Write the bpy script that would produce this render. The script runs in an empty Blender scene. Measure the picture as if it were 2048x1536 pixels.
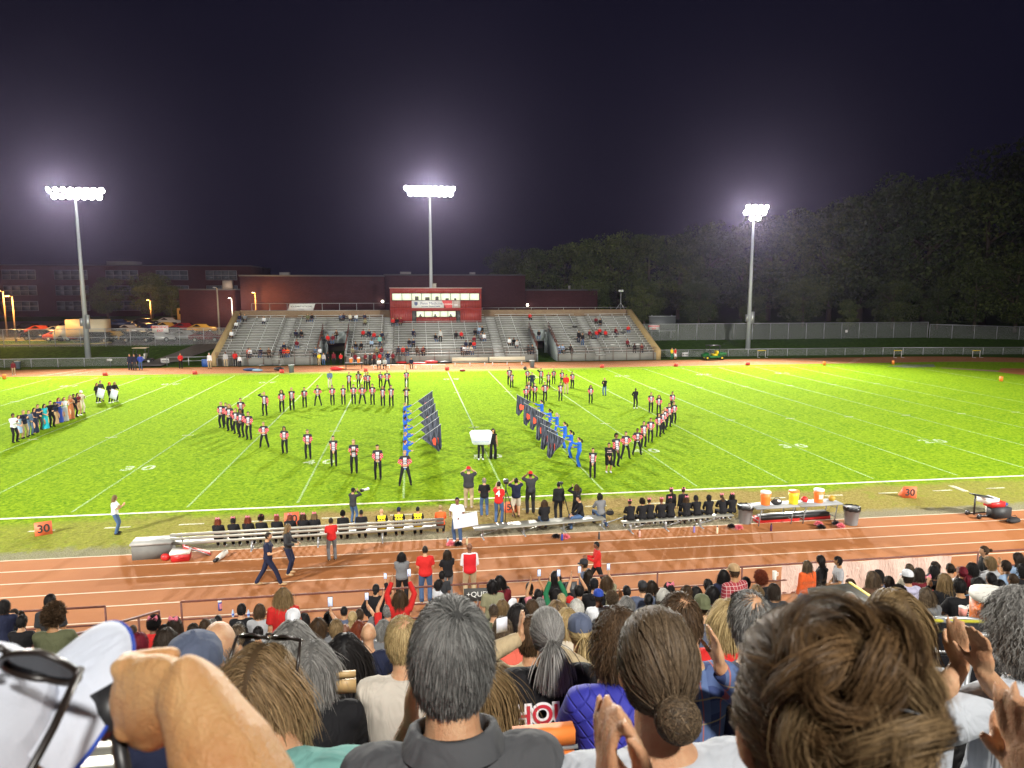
import bpy, math, random
import numpy as np
from mathutils import Vector, Matrix, Euler
R = math.radians
rng = np.random.default_rng(7)
random.seed(7)
sc = bpy.context.scene
COL = sc.collection

# ---------------------------------------------------------------- camera
CX, CY, CZ = -4.161, -30.494, 9.272
YAW, PITCH, FPX = 0.14364, 0.13412, 1413.7
_cy, _sy, _cp, _sp = math.cos(YAW), math.sin(YAW), math.cos(PITCH), math.sin(PITCH)
FW = np.array([_sy*_cp, _cy*_cp, -_sp]); RT = np.array([_cy, -_sy, 0.0]); UP = np.cross(RT, FW)
CAM = np.array([CX, CY, CZ])
cd = bpy.data.cameras.new('camera'); cam = bpy.data.objects.new('camera', cd); COL.objects.link(cam)
cd.sensor_width = 36.0; cd.lens = FPX/2048*36.0; cd.clip_start = 0.05; cd.clip_end = 3000
m = Matrix.Identity(4)
for i in range(3):
    m[i][0] = RT[i]; m[i][1] = UP[i]; m[i][2] = -FW[i]; m[i][3] = CAM[i]
cam.matrix_world = m
cd.dof.use_dof = True; cd.dof.focus_distance = 34.0; cd.dof.aperture_fstop = 7.5
sc.camera = cam

# ---------------------------------------------------------------- night sky
w = bpy.data.worlds.new('World'); sc.world = w; w.use_nodes = True
nt = w.node_tree; nt.nodes.clear()
wo = nt.nodes.new('ShaderNodeOutputWorld'); bg = nt.nodes.new('ShaderNodeBackground')
tc = nt.nodes.new('ShaderNodeTexCoord'); no = nt.nodes.new('ShaderNodeTexNoise'); cr = nt.nodes.new('ShaderNodeValToRGB')
no.inputs['Scale'].default_value = 1.6; no.inputs['Detail'].default_value = 3
cr.color_ramp.elements[0].position = 0.3; cr.color_ramp.elements[0].color = (0.0022, 0.0024, 0.0075, 1)
cr.color_ramp.elements[1].position = 0.75; cr.color_ramp.elements[1].color = (0.0058, 0.0052, 0.0140, 1)
nt.links.new(tc.outputs['Generated'], no.inputs['Vector']); nt.links.new(no.outputs['Fac'], cr.inputs['Fac'])
nt.links.new(cr.outputs['Color'], bg.inputs['Color']); bg.inputs['Strength'].default_value = 1.0
nt.links.new(bg.outputs[0], wo.inputs[0])
sc.view_settings.view_transform = 'Standard'; sc.view_settings.look = 'None'
sc.view_settings.exposure = 0.0; sc.view_settings.gamma = 1.0
sc.cycles.use_denoising = True
sc.cycles.max_bounces = 5; sc.cycles.diffuse_bounces = 3; sc.cycles.glossy_bounces = 2
sc.cycles.transparent_max_bounces = 12; sc.cycles.volume_bounces = 0; sc.cycles.volume_step_rate = 4; sc.cycles.volume_max_steps = 64
sc.cycles.sample_clamp_indirect = 4.0
sc.cycles.use_light_tree = True

def flood(name, loc, target, power, color=(1.0, 0.96, 0.88), size=1.6, angle=132):
    l = bpy.data.lights.new(name, 'SPOT'); l.energy = power; l.color = color
    l.spot_size = R(angle); l.spot_blend = 1.0; l.shadow_soft_size = size*.6
    o = bpy.data.objects.new(name, l); COL.objects.link(o); o.location = loc
    o.rotation_euler = (Vector(target)-Vector(loc)).to_track_quat('-Z', 'Y').to_euler()
    return o
LK = 0.38
# the three towers seen beyond the field, and the home side's own three behind the stand
for x_, y_, z_, tx, ty, e_, an in ((-46.0, 64.6, 21.0, -26, 12, 660, 108), (-.9, 71.5, 23.2, 0, 12, 700, 100), (43.2, 64.6, 19.8, 28, 12, 660, 108),
                                  (-46.0, -36, 24.0, -22, 26, 680, 92), (.5, -46, 28.0, 0, 30, 240, 84), (44.0, -36, 24.0, 28, 30, 740, 108)):
    flood('flood_light', (x_, y_, z_), (tx, ty, 0), e_*1e3*LK, angle=an)

# ---------------------------------------------------------------- rays (pixels of the 2048 px photograph -> points of the place)
def ray(px, py):
    return RT*((px-1024)/FPX) + UP*((768-py)/FPX) + FW
def G(px, py, z=0.0):
    d = ray(px, py); return CAM + d*((z-CAM[2])/d[2])
def GY(px, py, Y):
    d = ray(px, py); return CAM + d*((Y-CAM[1])/d[1])
def GD(px, py, dist):
    return CAM + ray(px, py)*dist
def HP(px, py, dz=1.17):
    # point of the sloping stand, dz above its treads
    d = ray(px, py)
    # z = z0 - 0.44*(Y+12.5) + dz
    t = (dz - 0.44*(CAM[1]+12.5) - CAM[2])/(d[2]+0.44*d[1])
    return CAM + d*t

# ---------------------------------------------------------------- mesh helpers
def mesh_np(name, V, F, mats=(), mi=None, smooth=False):
    me = bpy.data.meshes.new(name)
    V = np.asarray(V, dtype=np.float32)
    me.vertices.add(len(V)); me.vertices.foreach_set('co', V.ravel())
    if isinstance(F, np.ndarray):
        n, k = F.shape; me.loops.add(n*k); me.loops.foreach_set('vertex_index', F.astype(np.int32).ravel())
        me.polygons.add(n); me.polygons.foreach_set('loop_start', np.arange(n, dtype=np.int32)*k)
        me.polygons.foreach_set('loop_total', np.full(n, k, dtype=np.int32))
    else:
        lt = np.array([len(f) for f in F], dtype=np.int32); fl = np.array([i for f in F for i in f], dtype=np.int32)
        me.loops.add(len(fl)); me.loops.foreach_set('vertex_index', fl); me.polygons.add(len(F))
        me.polygons.foreach_set('loop_start', (np.cumsum(lt)-lt).astype(np.int32)); me.polygons.foreach_set('loop_total', lt)
    for m_ in mats: me.materials.append(m_)
    if mi is not None: me.polygons.foreach_set('material_index', np.asarray(mi, dtype=np.int32))
    if smooth: me.polygons.foreach_set('use_smooth', np.ones(len(me.polygons), dtype=bool))
    me.update(calc_edges=True); return me

def tag(o, label=None, cat=None, group=None, kind=None):
    if label: o['label'] = label
    if cat: o['category'] = cat
    if group: o['group'] = group
    if kind: o['kind'] = kind
    return o
def link(name, data, parent=None, loc=None, rz=None, scale=None):
    o = bpy.data.objects.new(name, data); COL.objects.link(o)
    if parent is not None: o.parent = parent
    if loc is not None: o.location = [float(x) for x in loc]
    if rz is not None: o.rotation_euler = (0, 0, float(rz))
    if scale is not None: o.scale = (scale,)*3 if np.isscalar(scale) else scale
    return o
def thing(name, label, cat, loc=(0, 0, 0), rz=0.0, group=None, scale=None):
    return tag(link(name, None, None, loc, rz, scale), label, cat, group)
def copy_tree(o, parent=None):
    c = o.copy(); COL.objects.link(c)
    if parent is not None: c.parent = parent
    for ch in list(o.children): copy_tree(ch, c)
    return c

class MB:
    def __init__(s): s.V = []; s.F = []; s.M = []; s.n = 0
    def add(s, V, F, m=0):
        V = np.asarray(V, float); s.V.append(V)
        for f in F: s.F.append([i+s.n for i in f]); s.M.append(m)
        s.n += len(V); return s
    def box(s, a, b, m=0, rz=0.0, c=None, rx=0.0):
        a = np.array(a, float); b = np.array(b, float)
        V = np.array([[x, y, z] for z in (a[2], b[2]) for y in (a[1], b[1]) for x in (a[0], b[0])])
        if rz or rx:
            cc = np.array(c if c is not None else (a+b)/2)
            V = (V-cc) @ np.array((Matrix.Rotation(rz, 3, 'Z') @ Matrix.Rotation(rx, 3, 'X'))).T + cc
        return s.add(V, [(0, 2, 3, 1), (4, 5, 7, 6), (0, 1, 5, 4), (2, 6, 7, 3), (0, 4, 6, 2), (1, 3, 7, 5)], m)
    def bar(s, p, q, w=0.05, h=None, m=0, up=(0, 0, 1)):
        p = np.array(p, float); q = np.array(q, float); h = h or w
        d = (q-p)/max(np.linalg.norm(q-p), 1e-9); u = np.array(up, float)
        if abs(d@u) > .97: u = np.array((0, 1.0, 0))
        sd = np.cross(d, u); sd /= np.linalg.norm(sd); u = np.cross(sd, d)
        V = [e+sd*a*w/2+u*b*h/2 for e in (p, q) for a, b in ((-1, -1), (1, -1), (1, 1), (-1, 1))]
        return s.add(V, [(3, 2, 1, 0), (4, 5, 6, 7), (0, 1, 5, 4), (1, 2, 6, 5), (2, 3, 7, 6), (3, 0, 4, 7)], m)
    def tube(s, P, r, n=8, m=0, cap=True):
        V, F = tube_np(P, r, n, cap=cap); return s.add(V, F, m)
    def ell(s, c, r, n=12, k=8, m=0):
        V, F = ell_np(c, r, n, k); return s.add(V, F, m)
    def lathe(s, prof, c=(0, 0, 0), n=16, m=0):
        V = []; F = []
        for r_, z in prof:
            for i in range(n):
                a = 2*math.pi*i/n; V.append((c[0]+r_*math.cos(a), c[1]+r_*math.sin(a), c[2]+z))
        for j in range(len(prof)-1):
            for i in range(n):
                F.append((j*n+i, j*n+(i+1) % n, (j+1)*n+(i+1) % n, (j+1)*n+i))
        if prof[0][0] > 1e-6: F.append(tuple(range(n))[::-1])
        if prof[-1][0] > 1e-6: F.append(tuple((len(prof)-1)*n+i for i in range(n)))
        return s.add(V, F, m)
    def quad(s, a, b, c, d, m=0): return s.add([a, b, c, d], [(0, 1, 2, 3)], m)
    def arr(s): return np.vstack(s.V), s.F
    def mesh(s, name, mats, smooth=False): return mesh_np(name, np.vstack(s.V), s.F, mats, s.M, smooth)
    def build(s, name, mats, parent=None, smooth=False, loc=None, rz=None):
        if not isinstance(mats, (list, tuple)): mats = [mats]
        return link(name, s.mesh(name, mats, smooth), parent, loc, rz)

def tube_np(P, r, n=8, cap=True, flat=None, rnd=False):
    P = np.array(P, float); K = len(P)
    r = np.full(K, r) if np.isscalar(r) else np.array(r, float)
    if rnd:   # rounded ends
        d0 = P[0]-P[1]; d0 /= np.linalg.norm(d0)+1e-9; d1 = P[-1]-P[-2]; d1 /= np.linalg.norm(d1)+1e-9
        P = np.vstack([P[0]+d0*r[0]*.95, P[0]+d0*r[0]*.7, P, P[-1]+d1*r[-1]*.7, P[-1]+d1*r[-1]*.95])
        r = np.concatenate([[r[0]*.3, r[0]*.7], r, [r[-1]*.7, r[-1]*.3]]); K += 4
    T = np.gradient(P, axis=0); T /= np.linalg.norm(T, axis=1)[:, None]+1e-12
    u = np.array((0, 0, 1.0)) if abs(T[0][2]) < .9 else np.array((1.0, 0, 0))
    V = []
    for i in range(K):
        u = u - T[i]*(u@T[i]); u /= np.linalg.norm(u)+1e-12; v = np.cross(T[i], u)
        a = np.arange(n)*2*math.pi/n
        V.append(P[i]+np.outer(np.cos(a), u)*r[i]+np.outer(np.sin(a), v)*r[i])
    V = np.vstack(V); F = []
    for j in range(K-1):
        for i in range(n): F.append((j*n+i, j*n+(i+1) % n, (j+1)*n+(i+1) % n, (j+1)*n+i))
    if cap: F.append(tuple(range(n))[::-1]); F.append(tuple((K-1)*n+i for i in range(n)))
    return V, F
def ell_np(c, r, n=12, k=8):
    r = (r,)*3 if np.isscalar(r) else r
    V = [(c[0], c[1], c[2]-r[2])]; F = []
    for j in range(1, k):
        t = -math.pi/2+math.pi*j/k
        for i in range(n):
            a = 2*math.pi*i/n; V.append((c[0]+r[0]*math.cos(t)*math.cos(a), c[1]+r[1]*math.cos(t)*math.sin(a), c[2]+r[2]*math.sin(t)))
    V.append((c[0], c[1], c[2]+r[2])); L = len(V)-1
    for i in range(n):
        F.append((0, 1+(i+1) % n, 1+i)); F.append((L, 1+(k-2)*n+i, 1+(k-2)*n+(i+1) % n))
        for j in range(k-2): F.append((1+j*n+i, 1+j*n+(i+1) % n, 1+(j+1)*n+(i+1) % n, 1+(j+1)*n+i))
    return V, F

# ---------------------------------------------------------------- materials
_mc = {}
def N(nt, t, **kw):
    n = nt.nodes.new(t)
    for k, v in kw.items():
        if k in n.inputs: n.inputs[k].default_value = v
        else: setattr(n, k, v)
    return n
def mat(name, col, rough=.6, metal=0.0, var=.12, scale=6.0, bump=0.0, bscale=40.0, emit=None, es=0.0, spec=.5, alpha=None, coat=0.0, sheen=0.0):
    """plain surface with procedural unevenness"""
    if name in _mc: return _mc[name]
    m_ = bpy.data.materials.new(name); m_.use_nodes = True; nt = m_.node_tree; b = nt.nodes['Principled BSDF']
    t = N(nt, 'ShaderNodeTexCoord'); n1 = N(nt, 'ShaderNodeTexNoise', Scale=scale, Detail=4.0); nt.links.new(t.outputs['Object'], n1.inputs['Vector'])
    c = np.array(col[:3]); mx = N(nt, 'ShaderNodeMix', data_type='RGBA')
    mx.inputs[6].default_value = (*np.clip(c*(1-var), 0, 1), 1); mx.inputs[7].default_value = (*np.clip(c*(1+var), 0, 1), 1)
    nt.links.new(n1.outputs['Fac'], mx.inputs[0]); nt.links.new(mx.outputs[2], b.inputs['Base Color'])
    b.inputs['Roughness'].default_value = rough; b.inputs['Metallic'].default_value = metal; b.inputs['Specular IOR Level'].default_value = spec
    if coat: b.inputs['Coat Weight'].default_value = coat
    if sheen: b.inputs['Sheen Weight'].default_value = sheen
    if bump:
        n2 = N(nt, 'ShaderNodeTexNoise', Scale=bscale, Detail=3.0); nt.links.new(t.outputs['Object'], n2.inputs['Vector'])
        bp = N(nt, 'ShaderNodeBump', Strength=bump, Distance=.02); nt.links.new(n2.outputs['Fac'], bp.inputs['Height']); nt.links.new(bp.outputs[0], b.inputs['Normal'])
    if emit: b.inputs['Emission Color'].default_value = (*emit, 1); b.inputs['Emission Strength'].default_value = es
    if alpha is not None: b.inputs['Alpha'].default_value = alpha
    _mc[name] = m_; return m_
def cloth(col, name=None, rough=.85, fold=.55):
    key = name or 'cloth_%02x%02x%02x' % tuple(int(min(1, max(0, c))*255) for c in col)
    if key in _mc: return _mc[key]
    m_ = bpy.data.materials.new(key); m_.use_nodes = True; nt = m_.node_tree; b = nt.nodes['Principled BSDF']
    t = N(nt, 'ShaderNodeTexCoord'); n1 = N(nt, 'ShaderNodeTexNoise', Scale=9.0, Detail=3.0); nt.links.new(t.outputs['Object'], n1.inputs['Vector'])
    c = np.array(col[:3]); mx = N(nt, 'ShaderNodeMix', data_type='RGBA')
    mx.inputs[6].default_value = (*np.clip(c*.9, 0, 1), 1); mx.inputs[7].default_value = (*np.clip(c*1.1, 0, 1), 1)
    nt.links.new(n1.outputs['Fac'], mx.inputs[0]); nt.links.new(mx.outputs[2], b.inputs['Base Color'])
    b.inputs['Roughness'].default_value = rough; b.inputs['Specular IOR Level'].default_value = .25
    mp = N(nt, 'ShaderNodeMapping'); mp.inputs['Scale'].default_value = (9, 9, 3.5); mp.inputs['Rotation'].default_value = (.3, .5, 0)
    nt.links.new(t.outputs['Object'], mp.inputs[0])
    n2 = N(nt, 'ShaderNodeTexNoise', Scale=1.0, Detail=2.5, Distortion=1.2); nt.links.new(mp.outputs[0], n2.inputs['Vector'])
    n3 = N(nt, 'ShaderNodeTexNoise', Scale=420.0, Detail=1.0); nt.links.new(t.outputs['Object'], n3.inputs['Vector'])
    b1 = N(nt, 'ShaderNodeBump', Strength=fold, Distance=.05); nt.links.new(n2.outputs['Fac'], b1.inputs['Height'])
    b2 = N(nt, 'ShaderNodeBump', Strength=.25, Distance=.002); nt.links.new(n3.outputs['Fac'], b2.inputs['Height']); nt.links.new(b1.outputs[0], b2.inputs['Normal'])
    nt.links.new(b2.outputs[0], b.inputs['Normal']); _mc[key] = m_; return m_
def math_chain(nt, op, a, b=None, clamp=False):
    n = nt.nodes.new('ShaderNodeMath'); n.operation = op; n.use_clamp = clamp
    for i, v in enumerate((a, b)):
        if v is None: continue
        if isinstance(v, (int, float)): n.inputs[i].default_value = v
        else: nt.links.new(v, n.inputs[i])
    return n.outputs[0]
def mixc(nt, f, a, b):
    n = nt.nodes.new('ShaderNodeMix'); n.data_type = 'RGBA'
    if isinstance(f, (int, float)): n.inputs[0].default_value = f
    else: nt.links.new(f, n.inputs[0])
    for i, v in ((6, a), (7, b)):
        if isinstance(v, (tuple, list)): n.inputs[i].default_value = (*v[:3], 1)
        else: nt.links.new(v, n.inputs[i])
    return n.outputs[2]
def newmat(name, rough=.8, spec=.3):
    m_ = bpy.data.materials.new(name); m_.use_nodes = True; nt = m_.node_tree; b = nt.nodes['Principled BSDF']
    b.inputs['Roughness'].default_value = rough; b.inputs['Specular IOR Level'].default_value = spec
    t = nt.nodes.new('ShaderNodeTexCoord'); _mc[name] = m_; return m_, nt, b, t
def noise(nt, vec, scale, detail=3.0, dist=0.0, rough=.5, smap=None):
    if smap is not None:
        mp = nt.nodes.new('ShaderNodeMapping'); mp.inputs['Scale'].default_value = smap; nt.links.new(vec, mp.inputs[0]); vec = mp.outputs[0]
    n = nt.nodes.new('ShaderNodeTexNoise'); n.inputs['Scale'].default_value = scale; n.inputs['Detail'].default_value = detail
    n.inputs['Distortion'].default_value = dist; n.inputs['Roughness'].default_value = rough
    nt.links.new(vec, n.inputs['Vector']); return n.outputs['Fac']
def ramp(nt, f, stops, interp='LINEAR'):
    n = nt.nodes.new('ShaderNodeValToRGB'); n.color_ramp.interpolation = interp; e = n.color_ramp.elements
    while len(e) < len(stops): e.new(.5)
    for k, (p_, c) in zip(e, stops):
        k.position = p_; k.color = (*c, 1) if not np.isscalar(c) else (c, c, c, 1)
    nt.links.new(f, n.inputs[0]); return n.outputs[0]
def bump(nt, b, h, s=.5, d=.02):
    n = nt.nodes.new('ShaderNodeBump'); n.inputs['Strength'].default_value = s; n.inputs['Distance'].default_value = d
    nt.links.new(h, n.inputs['Height']); nt.links.new(n.outputs[0], b.inputs['Normal'])
STEEL = mat('galvanised_steel', (.42, .44, .46), .45, .6)
ALU = mat('aluminium_plank', (.34, .335, .29), .42, .35, var=.18, scale=2.0)
DARK = mat('black_plastic', (.02, .02, .022), .4)
WHITE = mat('white_paint', (.78, .78, .76), .5, var=.05)
RUST = mat('rusty_brown_paint', (.13, .035, .022), .55, var=.55, scale=14.0)
ORANGE = mat('orange_plastic', (.85, .20, .03), .45, var=.06)
RED = mat('red_plastic', (.55, .02, .02), .45, var=.08)
GREYP = mat('grey_plastic', (.18, .18, .18), .5, var=.15)
# ================================================================ THE GROUND
YD = .9144; FWID = 48.77
def grass_field_mat():
    m_, nt, b, t = newmat('field_grass', 1.0, .02)
    O = t.outputs['Object']; sx = nt.nodes.new('ShaderNodeSeparateXYZ'); nt.links.new(O, sx.inputs[0]); X, Y = sx.outputs[0], sx.outputs[1]
    n1 = noise(nt, O, 5.5, 5, .6, .75); n2 = noise(nt, O, .35, 3); n3 = noise(nt, O, 1.6, 4, 1.0, .7, (1.6, 1, 1))
    g = ramp(nt, n1, [(.33, (.040, .105, .0045)), (.47, (.185, .33, .009)), (.62, (.34, .48, .018))])
    g2 = mixc(nt, ramp(nt, n3, [(.4, 0.0), (.68, .55)]), g, (.075, .19, .008))
    g3 = mixc(nt, ramp(nt, n2, [(.35, 0.0), (.75, .30)]), g2, (.27, .39, .014))
    # worn, dry turf along the benches: a real patch of ground, ragged edge
    e = noise(nt, O, 1.1, 5, 1.5, .7); e2 = noise(nt, O, .16, 3)
    yy = math_chain(nt, 'ADD', Y, math_chain(nt, 'MULTIPLY', math_chain(nt, 'SUBTRACT', e, .5), 1.6))
    lim = math_chain(nt, 'ADD', -.35, math_chain(nt, 'MULTIPLY', math_chain(nt, 'SUBTRACT', e2, .5), 3.0))
    dry = math_chain(nt, 'MULTIPLY', math_chain(nt, 'SUBTRACT', lim, yy), 1.2, True)
    xl = ramp(nt, math_chain(nt, 'MULTIPLY', math_chain(nt, 'ADD', X, 22.0), .022), [(0.0, .35), (.16, .6), (.32, 1.0), (.66, 1.0), (.82, .85), (1.0, .6)])
    patch = ramp(nt, e, [(.30, .68), (.46, 1.0)])
    dryc = ramp(nt, noise(nt, O, 9, 5, .3, .7), [(.3, (.19, .135, .04)), (.5, (.32, .235, .085)), (.7, (.44, .34, .14))])
    f = math_chain(nt, 'MULTIPLY', math_chain(nt, 'MULTIPLY', dry, xl), patch, True)
    c = mixc(nt, f, g3, dryc)
    # gravel strip beside the track
    gr = math_chain(nt, 'MULTIPLY', math_chain(nt, 'SUBTRACT', math_chain(nt, 'SUBTRACT', -3.9, yy), 0.0), 2.2, True)
    grc = ramp(nt, noise(nt, O, 26, 2, 0, .9), [(.35, (.11, .10, .08)), (.5, (.27, .25, .19)), (.7, (.46, .43, .34))])
    c = mixc(nt, math_chain(nt, 'MULTIPLY', gr, .75), c, grc)
    # far touchline, dry band
    fy = math_chain(nt, 'MULTIPLY', math_chain(nt, 'SUBTRACT', yy, 49.0), 1.6, True)
    fx = ramp(nt, math_chain(nt, 'MULTIPLY', math_chain(nt, 'ADD', X, 40.0), .0125), [(.1, 0.0), (.3, .8), (.6, .8), (.8, 0.0)])
    c = mixc(nt, math_chain(nt, 'MULTIPLY', fy, fx), c, (.42, .36, .13))
    nt.links.new(c, b.inputs['Base Color'])
    h = math_chain(nt, 'ADD', n1, math_chain(nt, 'MULTIPLY', noise(nt, O, 22, 3, .4, .7), .5)); bump(nt, b, h, .95, .09); return m_
def dark_grass_mat():
    m_, nt, b, t = newmat('bank_grass', 1.0, .02); O = t.outputs['Object']
    c = ramp(nt, noise(nt, O, 2.2, 5, .5, .7), [(.3, (.022, .050, .008)), (.55, (.050, .105, .014)), (.8, (.095, .15, .028))])
    nt.links.new(c, b.inputs['Base Color']); bump(nt, b, noise(nt, O, 9, 4), .8, .08); return m_
def track_mat():
    m_, nt, b, t = newmat('running_track_rubber', .88, .2); O = t.outputs['Object']
    c = ramp(nt, noise(nt, O, .45, 5, .6, .65), [(.3, (.34, .128, .044)), (.55, (.375, .146, .050)), (.8, (.41, .165, .060))])
    f = ramp(nt, noise(nt, O, 90, 2, 0, .8), [(.35, .25), (.55, 0.0)]); c = mixc(nt, f, c, (.20, .06, .03))
    s = ramp(nt, noise(nt, O, 2.4, 4, 1.6, .6, (.18, 1, 1)), [(.62, 0.0), (.80, .2)]); c = mixc(nt, s, c, (.50, .26, .15))
    nt.links.new(c, b.inputs['Base Color']); bump(nt, b, noise(nt, O, 160, 2), .5, .01); return m_
def paint_mat(name, under, amt=.42, col=(.80, .80, .74), sc_=16):
    m_, nt, b, t = newmat(name, .85, .2); O = t.outputs['Object']
    f = ramp(nt, noise(nt, O, sc_, 5, .8, .75), [(amt-.09, 0.0), (amt+.04, 1.0)])
    nt.links.new(mixc(nt, f, under, col), b.inputs['Base Color']); return m_
M_FIELD = grass_field_mat(); M_BANK = dark_grass_mat(); M_TRACK = track_mat()
M_LINE = paint_mat('field_line_paint', (.17, .32, .02), .58, (.62, .66, .50)); M_LINE2 = paint_mat('faint_line_paint', (.26, .27, .08), .50, (.66, .64, .5))
M_LANE = paint_mat('lane_paint', (.46, .16, .08), .26, (.74, .60, .46), 30)
M_ASPH = mat('asphalt', (.055, .052, .05), .85, var=.35, scale=1.5, bump=.5)
def sheet(name, pts, z, m_, kind='structure', cat=None, label=None):
    me = mesh_np(name, [(x, y, z) for x, y in pts], [tuple(range(len(pts)))], [m_]); return tag(link(name, me), label, cat, None, kind)
sheet('ground', [(-700, -260), (700, -260), (700, 900), (-700, 900)], -.03, M_BANK)
def oval(r, cx=62.0, cy=22.8, n=40):
    P = []
    for i in range(n+1): a = -math.pi/2+math.pi*i/n; P.append((cx+r*math.cos(a), cy+r*math.sin(a)))
    for i in range(n+1): a = math.pi/2+math.pi*i/n; P.append((-cx+r*math.cos(a), cy+r*math.sin(a)))
    return P
def ring(name, r0, r1, z, m_):
    A, B = oval(r0), oval(r1); n = len(A); V = [(x, y, z) for x, y in A+B]
    F = [(i, (i+1) % n, n+(i+1) % n, n+i) for i in range(n)]
    return tag(link(name, mesh_np(name, V, F, [m_])), kind='structure')
sheet('field', oval(27.85), 0.0, M_FIELD)
ring('running_track', 27.8, 34.7, .010, M_TRACK)
mb = MB(); A = None
for k in range(6):
    r0 = 27.8+k*1.06; a = oval(r0); b_ = oval(r0+.06); n = len(a)
    mb.add([(x, y, .015) for x, y in a+b_], [(i, (i+1) % n, n+(i+1) % n, n+i) for i in range(n)], 0)
# start marks on the far straight
for x0, x1, k in ((-41.5, -39.2, 8), (50.5, 55.5, 7)):
    for j in range(k):
        xx = x0+(x1-x0)*j/k; mb.box((xx, 51.2+j*.8, .0155), (xx+.9, 51.32+j*.8, .0158))
mb.quad((-43.5, 50.8, .0155), (-43.35, 50.8, .0155), (-41.2, 57.0, .0155), (-41.35, 57.0, .0155))
mb.quad((49.0, 50.8, .0155), (49.15, 50.8, .0155), (46.2, 57.3, .0155), (46.05, 57.3, .0155))
tag(mb.build('lane_lines', M_LANE), kind='structure')
sheet('concrete_walk', [(-75, -14.2), (75, -14.2), (75, -11.85), (-75, -11.85)], .002, mat('walk_concrete', (.30, .27, .23), .9, var=.25, scale=1.2, bump=.3))
sheet('apron', [(61.0, 39.6), (64.5, 43.0), (86, 36.5), (86, 12), (66, 12)], .006, M_TRACK)
sheet('apron_path', [(57.5, 44.2), (58.3, 44.6), (64.4, 39.4), (64.2, 36.0)], .005, mat('dry_path', (.26, .17, .08), .9, var=.3))
sheet('worn_patch', [(52.5, 46.5), (56, 48.4), (59.8, 48.0), (58.0, 45.4), (54.0, 45.2)], .004, paint_mat('bare_patch', (.10, .17, .03), .5, (.20, .20, .16), 1.2))
# yard lines, hashes, side lines
mb = MB(); z = .006
for i in range(-10, 11):
    x = i*5*YD; mb.box((x-.055, .45, z), (x+.055, FWID-.3, z+.0006))
for x in (-60*YD, 60*YD): mb.box((x-.06, 0, z), (x+.06, FWID, z+.0006))
mb.box((-60*YD, FWID-.06, z), (60*YD, FWID+.06, z+.0006))
tag(mb.build('yard_lines', M_LINE), kind='structure')
mb = MB(); mb.box((-60*YD, -.19, z), (60*YD, .0, z+.0006)); tag(mb.build('side_line', paint_mat('side_line_paint', (.30, .28, .09), .44, (.74, .71, .52), 12)), kind='structure')
mb = MB(); z = .0075
for i in range(-9, 10):
    x = i*5*YD
    for y in (16.26, FWID-16.26): mb.box((x-.35, y-.05, z+.001), (x+.35, y+.05, z+.0015))
for k in range(-22, 22):    # broken restraining line beyond the side line
    x0 = k*2.75+.4
    mb.box((x0, -1.95, z), (x0+.95, -1.82, z+.0005))
for y in (-3.2, -1.2): mb.box((21.2+y*.2, y-1.0, z), (21.5+y*.2, y, z+.0005), rz=-.05)
tag(mb.build('hash_marks', M_LINE2), kind='structure')
M_NUM = paint_mat('number_paint', (.17, .31, .02), .56, (.66, .70, .55), 9)
def text_me(s, size, m_, extrude=0.0, bold=0.0, sp=1.0, align='CENTER'):
    cu = bpy.data.curves.new('t', 'FONT'); cu.body = s; cu.size = size; cu.align_x = align; cu.align_y = 'CENTER'; cu.extrude = extrude; cu.offset = bold; cu.space_character = sp
    ob = bpy.data.objects.new('t', cu); COL.objects.link(ob); dg = bpy.context.evaluated_depsgraph_get()
    me = bpy.data.meshes.new_from_object(ob.evaluated_get(dg)); bpy.data.objects.remove(ob); bpy.data.curves.remove(cu)
    me.materials.clear(); me.materials.append(m_); return me
def text(s, size, m_, parent, loc, rot=(0, 0, 0), name='lettering', **kw):
    o = link(name, text_me(s, size, m_, **kw), parent, loc); o.rotation_euler = rot; return o
for i, yd in ((-4, '10'), (-3, '20'), (-2, '30'), (-1, '40'), (0, '50'), (1, '40'), (2, '30'), (3, '20'), (4, '10')):
    for y, rz in ((7.8, 0), (FWID-6.6, math.pi)):
        for dx, ch in ((-.50, yd[0]), (.50, yd[1])):
            if rz: dx = -dx
            o = text(ch, 1.35, M_NUM, None, (i*10*YD+dx, y, .0085), (0, 0, rz), 'yard_number', bold=.045)
            o.scale = (.92, .95, 1); tag(o, kind='structure')

# banks and the higher ground behind the far side
def bankz(y): return float(np.interp(y, [60.6, 63, 72, 76, 130, 300], [0, .25, 1.5, 1.6, 2.6, 4.0]))
ys = [60.6, 62, 63.5, 65, 67, 69, 71, 72.5, 76, 90, 110, 130, 200, 300, 700]; xs = np.linspace(-420, 420, 60)
V = []; F = []
for j, y in enumerate(ys):
    for i, x in enumerate(xs): V.append((x, y, bankz(y)+.12*math.sin(x*.21+y)*(1 if 62 < y < 72 else 0)-.02*(y < 61)))
nx = len(xs)
for j in range(len(ys)-1):
    for i in range(nx-1): F.append((j*nx+i, j*nx+i+1, (j+1)*nx+i+1, (j+1)*nx+i))
tag(link('bank', mesh_np('bank', V, F, [M_BANK], smooth=True)), kind='structure')
lot = MB(); gx = np.linspace(-140, -24, 12); gy = [73.5, 76, 90, 110, 128]
lot.add([(x, y, bankz(y)+.05) for y in gy for x in gx], [(j*12+i, j*12+i+1, (j+1)*12+i+1, (j+1)*12+i) for j in range(4) for i in range(11)])
tag(lot.build('car_park', M_ASPH), kind='structure')
pth = MB()
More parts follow.
